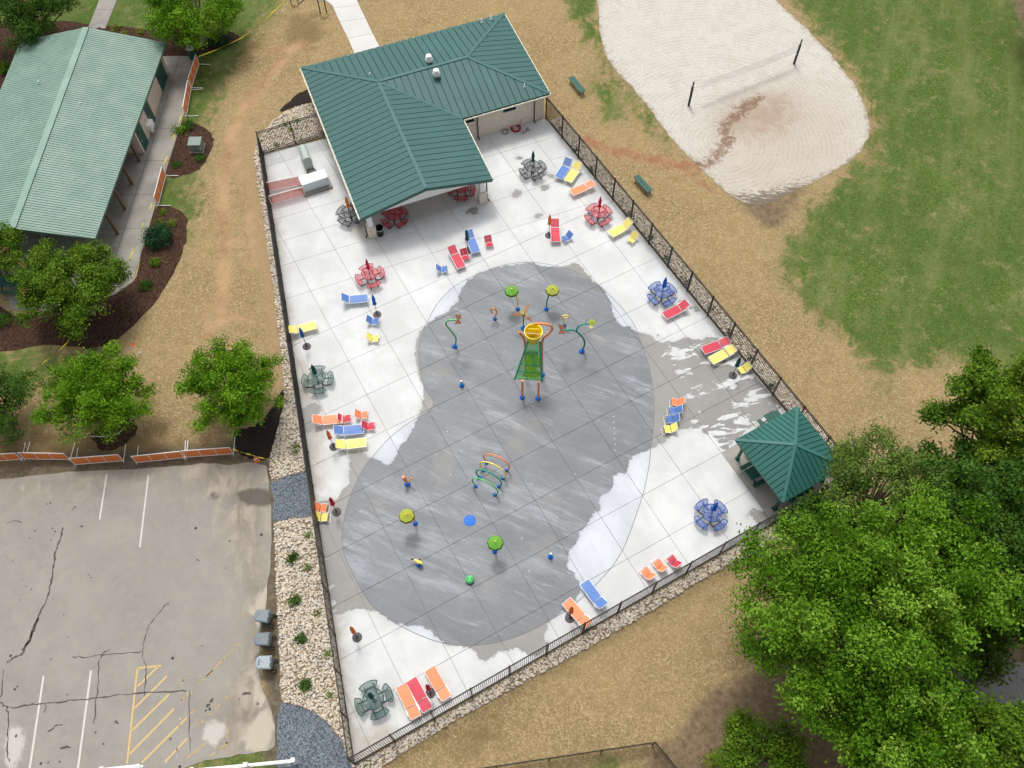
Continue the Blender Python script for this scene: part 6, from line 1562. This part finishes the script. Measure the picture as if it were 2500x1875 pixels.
# ---------------------------------------------------------------- volleyball court
pA = gg(1681, 259); pB = gg(1938, 157); vd = (pB - pA).normalized()
for c, lb in ((pA, 'dark padded volleyball post on the side near the green roofed building'), (pB, 'dark padded volleyball post on the side near the green lawn')):
    t = thing('volleyball_post', lb, 'post', (c.x, c.y, GR + 0.02), 0, 'volleyball posts in the sand')
    MB().lathe([(0.10, 0.0), (0.10, 1.95), (0.085, 1.97)], 14).build('pad', plain('post_pad', (0.045, 0.055, 0.055), 0.6), t)
    MB().lathe([(0.06, 1.9), (0.06, 2.48), (0.03, 2.5)], 12).build('pipe', M['darkpipe'], t)
    MB().box((0.08, 0.05, 1.25), (0.1, 0.09, 0.14)).build('winch', M['black'], t)
q0 = onplane(1722, 197, pA, vd); q1 = onplane(1942, 113, pA, vd); r0 = onplane(1711, 217, pA, vd); r1 = onplane(1947, 131, pA, vd)
t = thing('volleyball_net', 'sagging white volleyball net between two dark posts', 'net', (q0.x, q0.y, GR + 0.02)); sh2 = lambda v: Vector(v) - Vector((q0.x, q0.y, GR + 0.02))
sag = lambda a, b, s_: sh2(a.lerp(b, s_) - Vector((0, 0, 0.16 * math.sin(PI * s_))))
MB().tube([sag(q0, q1, k / 16) for k in range(17)], 0.017, 6).build('top_tape', M['net'], t)
MB().tube([sag(r0, r1, k / 16) for k in range(17)], 0.032, 6).build('bottom_tape', M['white'], t)
nt = MB()
for k in range(61): s_ = k / 60; nt.tube([sag(q0, q1, s_), sag(r0, r1, s_)], 0.008, 4)
for j in range(1, 7): nt.tube([sag(q0, q1, k / 16).lerp(sag(r0, r1, k / 16), j / 7) for k in range(17)], 0.008, 4)
tag(nt.build('netting', M['net'], t), kind='stuff')
MB().tube([sh2(pA + Vector((0, 0, 2.35))), sh2(q0)], 0.006, 5).tube([sh2(pB + Vector((0, 0, 2.4))), sh2(q1)], 0.006, 5).tube([sh2(pB + Vector((0, 0, 1.35))), sh2(r1)], 0.006, 5).build('cord', M['net'], t)
# ---------------------------------------------------------------- benches on the straw
def bench(a, c, label):
    A = G(*a, 0.42); C = G(*c, 0.42); mid = (A + C) / 2; ang = math.atan2(C.y - A.y, C.x - A.x); L = (C - A).length
    t = thing('bench', label, 'bench', (mid.x, mid.y, GR), ang, 'dark green benches facing the sand court')
    for y in (-0.13, 0.13): MB().box((0, y, 0.45), (L, 0.24, 0.05)).build('seat_plank', M['greenpaint'], t)
    for s_ in (-1, 1): MB().tube([(s_ * L * 0.36, -0.24, 0.0), (s_ * L * 0.36, -0.18, 0.42), (s_ * L * 0.36, 0.18, 0.42), (s_ * L * 0.36, 0.24, 0.0)], 0.03, 8).build('leg', M['darkpipe'], t)
bench((1394, 187), (1424, 224), 'dark green backless bench near the building corner'); bench((1553, 429), (1588, 467), 'dark green backless bench beside the red clay runoff')
# ---------------------------------------------------------------- transformer, barrel, cone, flag, signs
c = gg(483, 364); t = thing('transformer', 'grey green transformer box in its own mulch bed', 'transformer', (c.x, c.y, GR), math.atan2(RIGHT.y, RIGHT.x) + 0.02)
MB().box((0, 0, 0.05), (1.05, 1.0, 0.1)).build('pad', M['oldconc'], t); MB().box((0, 0.02, 0.46), (0.94, 0.86, 0.74)).build('body', M['transformer'], t); MB().box((0, 0.02, 0.84), (0.98, 0.90, 0.05)).build('lid', M['transformer'], t)
MB().box((0, -0.42, 0.45), (0.03, 0.02, 0.6)).build('door_seam', M['bronze'], t); MB().box((0.4, -0.43, 0.5), (0.1, 0.02, 0.14)).build('warning_plate', M['white'], t)
c = gg(472, 141); t = thing('trash_barrel', 'dark green trash barrel with grey ring lid at the walk corner', 'trash barrel', (c.x, c.y, GR + 0.02))
MB().lathe([(0.30, 0.0), (0.31, 0.02), (0.31, 0.92), (0.29, 0.94)], 24).build('barrel', M['greenpaint'], t)
MB().lathe([(0.32, 0.92), (0.32, 0.97), (0.26, 1.02), (0.10, 1.04), (0.09, 1.0)], 24, cap=False).build('lid', M['hose_grey'], t)
MB().lathe([(0.095, 0.95), (0.001, 0.95)], 16, cap=False).build('opening', M['black'], t)
c = gg(627, 1124); t = thing('traffic_cone', 'small orange and white cone beside the river rock', 'cone', (c.x, c.y, GR + 0.01))
MB().box((0, 0, 0.02), (0.36, 0.36, 0.04)).build('foot', M['cone'], t); MB().lathe([(0.14, 0.04), (0.10, 0.22), (0.05, 0.55), (0.03, 0.58)], 16).build('body', M['cone'], t); MB().lathe([(0.106, 0.24), (0.078, 0.40)], 16, cap=False).build('band', M['white'], t)
c = gg(342, 862); t = thing('marker_flag', 'bright orange marker flag on a wire in the straw', 'flag', (c.x, c.y, GR)); tp = onplane(330, 846, c, RIGHT)
v = Vector((tp.x - c.x, tp.y - c.y, tp.z - GR)); MB().tube([(0, 0, 0), v], 0.012, 6).build('wire', M['white'], t)
MB().add([v, v + Vector((-0.22, 0.05, 0.10)), v + Vector((-0.18, 0.2, 0.25)), v + Vector((0.08, 0.12, 0.2))], [(0, 1, 2, 3)]).build('cloth', M['flag'], t); MB().ico((0, 0, 0.05), 0.09, 1).build('foot', M['white'], t)
c = gg(782, 30); t = thing('post_sign', 'white sign board on two dark posts beside the entrance path', 'sign', (c.x, c.y, GR), math.atan2(RIGHT.y, RIGHT.x))
for x in (0.0, 0.55): MB().box((x, 0, 1.0), (0.08, 0.08, 2.0)).build('post', M['black'], t)
MB().box((0.28, -0.03, 1.55), (0.45, 0.03, 0.8)).build('board', M['white'], t)
c = gg(720, 12); t = thing('notice_frame', 'black and white notice frame lying at the tape on the straw', 'notice frame', (c.x, c.y, GR), math.atan2(RIGHT.y, RIGHT.x) + 0.1)
MB().bar((-0.3, 0, 0.05), (-0.25, 0.2, 1.2), 0.06).bar((0.3, 0, 0.05), (0.25, 0.2, 1.2), 0.06).bar((-0.27, 0.1, 0.6), (0.27, 0.1, 0.6), 0.05).bar((0.3, 0, 0.03), (1.1, 0.9, 0.03), 0.05).build('frame', M['black'], t)
MB().box((-0.1, 0.13, 0.75), (0.36, 0.03, 0.7)).build('board', M['white'], t)
# ---------------------------------------------------------------- white rail fence and black chain-link fence at the bottom
def wrail(a, b_, label, posts):
    A = G(*a, 1.0); Bq = G(*b_, 1.0); ang = math.atan2(Bq.y - A.y, Bq.x - A.x); L = (Bq - A).length
    t = thing('rail_fence', label, 'fence', (A.x, A.y, GR), ang, 'white vinyl rail fence pieces')
    for z in (1.0, 0.55): MB().box((L / 2, 0, z), (L, 0.11, 0.15)).build('rail', M['white'], t)
    for x in posts: MB().box((x * L, 0, 0.6), (0.17, 0.17, 1.2)).box((x * L, 0, 1.22), (0.22, 0.22, 0.05)).build('post', M['white'], t)
wrail((470, 1880), (716, 1856), 'white vinyl rail fence end beside the blue grey gravel', (0.0, 0.53, 1.0)); wrail((250, 1878), (342, 1868), 'short white vinyl rail fence piece at the parking lot edge', (0.0,))
M['chain'] = mesh_metal('chain_link', (0.02, 0.02, 0.02), 0.45)
P = [G(1080, 1890, 1.2), G(1600, 1812, 1.2), G(1665, 1890, 1.2)]
for i, lb in ((0, 'black chain link fence along the straw lawn below the deck'), (1, 'black chain link fence turning away under the trees')):
    A, C = P[i], P[i + 1]; ang = math.atan2(C.y - A.y, C.x - A.x); L = (C - A).length; t = thing('chain_link_fence', lb, 'fence', (A.x, A.y, GR), ang)
    n = max(1, round(L / 2.6))
    for k in range(n + (1 if i == 0 else 0)): MB().lathe([(0.035, 0), (0.035, 1.28), (0.02, 1.3)], 8, ((k if i == 0 else k + 1) * L / n, 0, 0)).build('post', M['black'], t)
    MB().tube([(0, 0, 1.22), (L, 0, 1.22)], 0.028, 8).build('top_rail', M['black'], t); MB().add([(0, 0.02, 0.04), (L, 0.02, 0.04), (L, 0.02, 1.2), (0, 0.02, 1.2)], [(0, 1, 2, 3)]).build('mesh', M['chain'], t)
# dark lane under the trees
t = Nt('grey_lane'); p = t.world(); n2 = t.noise(p, 2.5, 6, 0.7)
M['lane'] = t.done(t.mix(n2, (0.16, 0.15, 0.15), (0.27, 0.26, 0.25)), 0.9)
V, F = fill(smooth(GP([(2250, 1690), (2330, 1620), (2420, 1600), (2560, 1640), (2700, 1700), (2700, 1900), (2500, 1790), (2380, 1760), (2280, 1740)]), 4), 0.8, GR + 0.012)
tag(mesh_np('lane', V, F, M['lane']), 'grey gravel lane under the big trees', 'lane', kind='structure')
# ================================================================ TREES AND SHRUBS
def leaves(blobs, n, size, seed, up=0.35, shell=0.45, flat=1.0):
    """leaf clusters spread through the blobs: V, F, tint"""
    r = np.random.default_rng(seed); C = np.array([b[0] for b in blobs]); R = np.array([b[1] for b in blobs]); T = np.array([b[2] for b in blobs])
    w_ = (R[:, 0] * R[:, 1]); idx = r.choice(len(blobs), n, p=w_ / w_.sum())
    per = 22; m = max(1, n // per); idc = r.choice(len(blobs), m, p=w_ / w_.sum())            # sprays of leaves round twig ends
    d = r.normal(size=(m, 3)); d /= np.linalg.norm(d, axis=1)[:, None]
    rad = shell + (1 - shell) * r.random(m) ** 0.55; rad *= 1 + 0.30 * np.clip(r.normal(size=m), -1, 2.2) * (r.random(m) < 0.35)
    PC = C[idc] + d * rad[:, None] * R[idc]; TC = np.clip(T[idc] * 0.5 + 0.5 * r.random(m) ** 1.3, 0, 1)
    sel = np.repeat(np.arange(m), per); n = len(sel); d = d[sel]; idx = idc[sel]
    P = PC[sel] + r.normal(size=(n, 3)) * (size * 1.45) * np.array([1, 1, 0.55])
    nrm = d * 0.8 + r.normal(size=(m, 3))[sel] * 0.5 + r.normal(size=(n, 3)) * 0.4 + np.array([0, 0, up * 0.7]); nrm /= np.linalg.norm(nrm, axis=1)[:, None]
    a = r.normal(size=(n, 3)); u = np.cross(nrm, a); u /= np.linalg.norm(u, axis=1)[:, None]; v = np.cross(nrm, u)
    s = size * r.uniform(0.6, 1.35, n); L = (s * 0.62)[:, None]; W = (s * 0.34)[:, None]
    fold = nrm * (s * 0.12)[:, None]
    V = np.stack([P - u * L, P + v * W + fold, P + u * L, P - v * W + fold], 1).reshape(-1, 3)
    F = (np.arange(n) * 4)[:, None] + np.array([0, 1, 2, 3])
    tint = np.clip(TC[sel] * 0.72 + 0.28 * r.random(n) + 0.06 * r.normal(size=n), 0, 1)
    return V, F, tint
def tree(label, px, zc, R, H, leaf, n, size, seed, name='tree', trunk='bark', nb=34, br=(0.26, 0.42), flat=0.72, blossoms=0, group=None, bare=0, gaps=0.0, base_z=GR, multi=1, limbs=0):
    """crown centre seen at photo pixel px at height zc; R crown radius; H crown half height"""
    r = np.random.default_rng(seed); c = G(*px, zc); t = thing(name, label, 'tree', (c.x, c.y, base_z), 0, group)
    hz = zc - base_z; blobs = []; k = 0
    ends = []
    for li in range(limbs):                       # boughs: chains of leafy sprays along each limb
        az = 2 * PI * (li * 0.618034) + r.normal(0, 0.25); el = math.asin(min(0.97, max(-0.22, -0.2 + 1.2 * ((li + 0.5) / limbs) + r.normal(0, 0.06))))
        d = np.array([math.cos(az) * math.cos(el), math.sin(az) * math.cos(el), math.sin(el)]); reach = r.uniform(0.72, 1.04); tn = r.random()
        for s_ in (0.50, 0.66, 0.82, 0.96):
            p = d * s_ * reach * np.array([R, R, H]) + r.normal(0, 0.055 * R, 3) + np.array([0, 0, hz])
            rb = R * (0.165 - 0.07 * s_) * r.uniform(0.8, 1.25); blobs.append((p, np.array([rb, rb, rb * flat]), np.clip(tn + r.normal(0, 0.15), 0, 1)))
        ends.append(blobs[-1])
    while not limbs and len(blobs) < nb and k < 4000:
        k += 1
        d = r.normal(size=3); d /= np.linalg.norm(d)
        if d[2] < -0.3: continue
        q = r.uniform(0.3, 0.7) if r.random() < 0.16 else r.uniform(0.62, 0.97)
        rb = R * r.uniform(*br); p = np.array([d[0] * R * q, d[1] * R * q, hz + d[2] * H * q])
        if any(np.linalg.norm((p - b[0]) / np.array([1, 1, H / R])) < gaps * R for b in blobs): continue
        blobs.append((p, np.array([rb, rb, rb * flat]), r.random()))
    V, F, tint = leaves(blobs, n, size, seed)
    mesh_np('crown', V, F, M[leaf], t, False, None, {'tint': tint})
    if blossoms:
        V, F, tint = leaves([(b[0] + np.array([0, 0, b[1][2] * 0.7]), b[1] * 0.32, b[2]) for b in blobs[::2]], blossoms, size * 0.75, seed + 5, shell=0.2)
        mesh_np('blossom', V, F, M['petal'], t, False, None, {'tint': tint})
    fork = hz * 0.38; tr = MB()
    for m_ in range(multi):
        ox, oy = (0, 0) if multi == 1 else (0.22 * math.cos(m_ * 2.4), 0.22 * math.sin(m_ * 2.4))
        rad = R * 0.055 / (multi ** 0.5)
        tr.tube([(ox, oy, 0), (ox * 1.2, oy * 1.2, fork * 0.5), (ox * 2, oy * 2, fork), (ox * 3, oy * 3, hz)], [rad * 1.35, rad, rad * 0.9, rad * 0.35], 9)
    tr.build('trunk', M[trunk], t)
    for b in (ends or blobs):
        s_ = r.uniform(0.55, 1.0); p0 = Vector((0, 0, fork * s_ + (hz - fork) * r.uniform(0, 0.5))); p1 = Vector(b[0].tolist()); md = p0.lerp(p1, 0.5) + Vector((0, 0, -0.04 * R))
        MB().tube([p0, md, p1], [R * 0.02, R * 0.013, R * 0.005], 5, caps=False).build('limb', M[trunk], t)
    if bare:
        mb = MB()
        for i in range(bare):
            b = blobs[i % len(blobs)]; p0 = Vector(b[0].tolist()) * 0.85; dv = Vector((b[0][0], b[0][1], 0)).normalized() * 0.6 + Vector((*r.normal(size=2), abs(r.normal()) + 0.5)).normalized()
            ln = R * r.uniform(0.25, 0.5); p1 = p0 + dv * ln; mb.tube([p0, p0.lerp(p1, 0.5) + Vector((*r.normal(0, 0.1, 2), 0)), p1], [0.035, 0.022, 0.006], 4, caps=False)
            for _ in range(3):
                s_ = r.uniform(0.3, 0.9); q0_ = p0.lerp(p1, s_); q1_ = q0_ + (dv + Vector((*r.normal(0, 0.8, 2), r.normal(0, 0.4)))).normalized() * ln * 0.4; mb.tube([q0_, q1_], [0.014, 0.004], 4, caps=False)
        tag(mb.build('bare_twigs', M['palebark'], t), kind='stuff')
    return t
tree('round bright green tree with a white rope around its crown', (240, 968), 3.0, 3.75, 2.3, 'leaf_bright', 34000, 0.125, 101, limbs=34, flat=0.7)
tree('round bright green tree growing beside the river rock strip', (563, 945), 3.0, 3.35, 2.3, 'leaf_bright', 30000, 0.125, 102, limbs=32, flat=0.7)
tree('crape myrtle with few pink blossoms covering the pavilion corner', (180, 700), 3.0, 4.35, 2.2, 'leaf_mid', 40000, 0.13, 103, limbs=32, flat=0.7, blossoms=110, multi=4, trunk='palebark')
tree('leafy tree growing behind the pavilion mulch bed', (468, 22), 3.4, 4.0, 2.4, 'leaf_bright', 32000, 0.14, 104, nb=64, gaps=0.13, trunk='palebark', br=(0.16, 0.27))
tree('crape myrtle with many pink blossoms behind the pavilion roof', (60, 25), 3.4, 3.7, 2.2, 'leaf_dark', 28000, 0.14, 105, nb=56, br=(0.17, 0.28), blossoms=420, gaps=0.12, multi=3)
tree('pink blossoming crape myrtle half cut off beside the pavilion end', (-40, 615), 3.0, 2.3, 2.0, 'leaf_mid', 14000, 0.13, 106, nb=26, blossoms=220, multi=3)
tree('pink blossoming crape myrtle half cut off above the low lawn', (-20, 985), 2.6, 2.6, 2.0, 'leaf_dark', 18000, 0.13, 107, nb=30, blossoms=240, multi=3)
gw = 'big trees beyond the deck corner'
tree('largest broad green tree beside the picket fence corner', (2060, 1525), 7.0, 6.4, 4.6, 'leaf_oak', 88000, 0.155, 111, limbs=50, flat=0.6, group=gw, bare=16)
tree('broad green tree standing right behind the largest tree', (2238, 1420), 7.6, 4.9, 4.2, 'leaf_oak', 50000, 0.155, 112, limbs=38, flat=0.6, group=gw, bare=12)
tree('sparse pale green tree with bare twigs beside the small shelter', (2165, 1200), 6.0, 3.4, 3.0, 'leaf_pale', 20000, 0.14, 113, nb=60, br=(0.12, 0.22), gaps=0.14, group=gw, bare=70, trunk='palebark')
tree('dark green tree between the pale tree and the photo edge', (2385, 1255), 6.5, 4.2, 3.6, 'leaf_dark', 52000, 0.165, 114, limbs=32, flat=0.65, group=gw)
tree('open green tree beside the straw and lawn boundary', (2460, 1020), 7.0, 4.3, 3.8, 'leaf_mid', 46000, 0.165, 115, limbs=26, flat=0.65, group=gw)
tree('green tree over the gravel lane nearest the photo corner', (2185, 1795), 6.0, 4.4, 3.6, 'leaf_oak', 50000, 0.16, 116, limbs=34, flat=0.6, group=gw)
tree('dark green tree standing beyond the gravel lane', (2530, 1440), 6.5, 3.7, 3.4, 'leaf_dark', 42000, 0.17, 117, nb=80, gaps=0.12, br=(0.13, 0.21), group=gw)
tree('green tree growing over the end of the gravel lane', (2480, 1880), 5.0, 3.3, 2.8, 'leaf_mid', 34000, 0.16, 118, nb=70, gaps=0.12, br=(0.13, 0.22), group=gw)
tree('low dark evergreen tucked against the shelter fence corner', (2020, 1288), 2.4, 2.0, 1.6, 'leaf_dark', 18000, 0.13, 119, nb=44, gaps=0.12, br=(0.17, 0.28))
tree('dark tree at the far lawn edge beyond the court', (2640, -60), 6.0, 4.0, 3.4, 'leaf_dark', 20000, 0.2, 120, nb=50, br=(0.16, 0.26), group=gw)
tree('small bushy green tree in the shaded dirt below the largest tree', (1868, 1850), 2.0, 2.2, 1.5, 'leaf_mid', 16000, 0.13, 121, nb=36, br=(0.18, 0.3), bare=12, trunk='palebark')
tree('small sprouting tree under the big trees beside the lane', (2395, 1610), 3.0, 1.5, 1.4, 'leaf_pale', 3500, 0.2, 122, nb=16, bare=10)
c = G(320, 1062, 1.2); P = smooth([tuple(G(*p)) for p in ((222, 1066, 1.6), (262, 1064, 1.7), (292, 1056, 1.8), (306, 1040, 1.9), (318, 1028, 1.9), (331, 1012, 2.0))], 5, False)
P = [Vector(p) + Vector((0.0, 0.0, 0.06 * math.sin(i * 1.3))) for i, p in enumerate(P)]
tag(MB().tube(P, 0.03, 6).build('rope', M['rope']), 'white rope draped around the lower crown of a round tree', 'rope')

def shrub(px, r_, leaf, label, cat='shrub', n=None, h=0.8, size=0.09, group=None, seed=1, z=GR, name='shrub'):
    c = G(*px, z + r_ * h * 0.6); t = thing(name, label, cat, (c.x, c.y, z), 0, group); rg = np.random.default_rng(seed)
    bl = [(np.array([0, 0, r_ * h * 0.55]), np.array([r_ * 0.85, r_ * 0.85, r_ * h * 0.62]), 0.5)]
    for k in range(7): a = rg.uniform(0, 2 * PI); bl.append((np.array([math.cos(a) * r_ * 0.55, math.sin(a) * r_ * 0.55, r_ * h * rg.uniform(0.4, 0.9)]), np.array([r_ * 0.45] * 3) * np.array([1, 1, h]), rg.random()))
    V, F, tint = leaves(bl, n or int(900 * r_ * r_ / (size / 0.09) ** 2 + 200), size, seed, shell=0.55)
    V[:, 2] = np.maximum(V[:, 2], 0.01)
    mesh_np('foliage', V, F, M[leaf], t, False, None, {'tint': tint})
    MB().tube([(0, 0, 0), (0.02, 0.0, r_ * h * 0.5)], [0.03, 0.015], 6).build('stem', M['bark'], t)
    return t
gs_ = 'small shrubs planted in the river rock'
for i, (px, r_) in enumerate([((715, 1362), .25), ((719, 1466), .25), ((735, 1557), .25), ((743, 1669), .28)]):
    shrub(px, r_, 'leaf_dark', ('rounded green shrub in the rock bed nearest the square gravel patch', 'second rounded shrub from the square gravel patch in the rock bed', 'third rounded shrub from the square gravel patch beside the bins', 'rounded green shrub in the rock bed nearest the curved gravel path')[i], n=420, size=0.10, group=gs_, seed=200 + i, z=GR + 0.05)
for i, (px, r_) in enumerate([((797, 1594), .22), ((808, 1700), .2), ((753, 1385), .18), ((776, 1497), .2), ((751, 1309), .16), ((722, 1090), .16), ((723, 1105), .14)]):
    shrub(px, r_, 'leaf_mid', 'tiny half dry shrub in the rock close to the deck fence', n=110, size=0.08, group=gs_, seed=220 + i, z=GR + 0.05)
for i, px in enumerate([(1407, 363), (1446, 415), (1535, 521), (1585, 577), (1629, 629), (1676, 687), (1734, 753), (1784, 813), (1835, 873), (1886, 940), (1365, 312)]):
    shrub(px, .24, 'leaf_deep', 'tiny dark shrub in the narrow rock strip outside the court side fence', n=150, size=0.08, group=gs_, seed=240 + i, z=GR + 0.05)
for i, px in enumerate([(722, 293), (699, 302), (711, 318), (676, 354)]):
    shrub(px, .2, 'leaf_mid', 'tiny shrub in the river rock at the building corner', n=110, size=0.08, group=gs_, seed=260 + i, z=GR + 0.05)
shrub((383, 578), 1.08, 'leaf_deep', 'large clipped round dark green shrub beside the pavilion walk', n=5200, size=0.10, seed=301, h=0.85)
shrub((376, 638), 0.40, 'leaf_mid', 'small clipped round shrub next to the large round one', n=900, size=0.07, seed=302)
shrub((356, 697), 0.50, 'leaf_dark', 'medium clipped round shrub near the crape myrtle', n=1300, size=0.07, seed=303)
shrub((8, 782), 0.62, 'leaf_dark', 'dark shrub at the photo edge below the pavilion floor', n=1500, size=0.08, seed=304)
shrub((459, 305), 0.44, 'leaf_dark', 'dark clipped shrub at the top of the transformer bed', n=900, size=0.08, seed=305)
shrub((440, 316), 0.36, 'leaf_bright', 'leafy bright hosta beside the dark clipped shrub', n=260, size=0.17, seed=306, h=0.5)
shrub((487, 385), 0.34, 'leaf_dark', 'small dark shrub below the transformer box', n=600, size=0.07, seed=307)
shrub((432, 398), 0.34, 'leaf_dark', 'small dark shrub below the transformer near the tape', n=600, size=0.07, seed=308)
shrub((421, 543), 0.34, 'leaf_yel', 'yellow green shrub above the large round shrub', n=420, size=0.09, seed=309)
shrub((389, 541), 0.24, 'leaf_yel', 'small yellow green shrub close to the walk', n=260, size=0.08, seed=310)
shrub((398, 517), 0.26, 'leaf_bright', 'small low plant at the tip of the curved mulch bed', n=260, size=0.08, seed=311)
for i, px in enumerate([(272, 74), (304, 79), (340, 77), (288, 64)]): shrub(px, 0.27, 'leaf_yel', 'small yellow green plant in the bed behind the pavilion', n=160, size=0.11, seed=320 + i, group='yellow green plants behind the pavilion')
shrub((535, 97), 0.95, 'leaf_deep', 'dark low shrub under the tree at the yellow tape', n=2600, size=0.12, seed=330, h=0.6)
shrub((14, 165), 0.6, 'leaf_mid', 'green shrub at the pavilion roof edge by the sidewalk end', n=800, size=0.12, seed=331)
shrub((1737, 1862), 0.5, 'leaf_yel', 'small light green weed clump in the shaded dirt', n=260, size=0.14, seed=332)
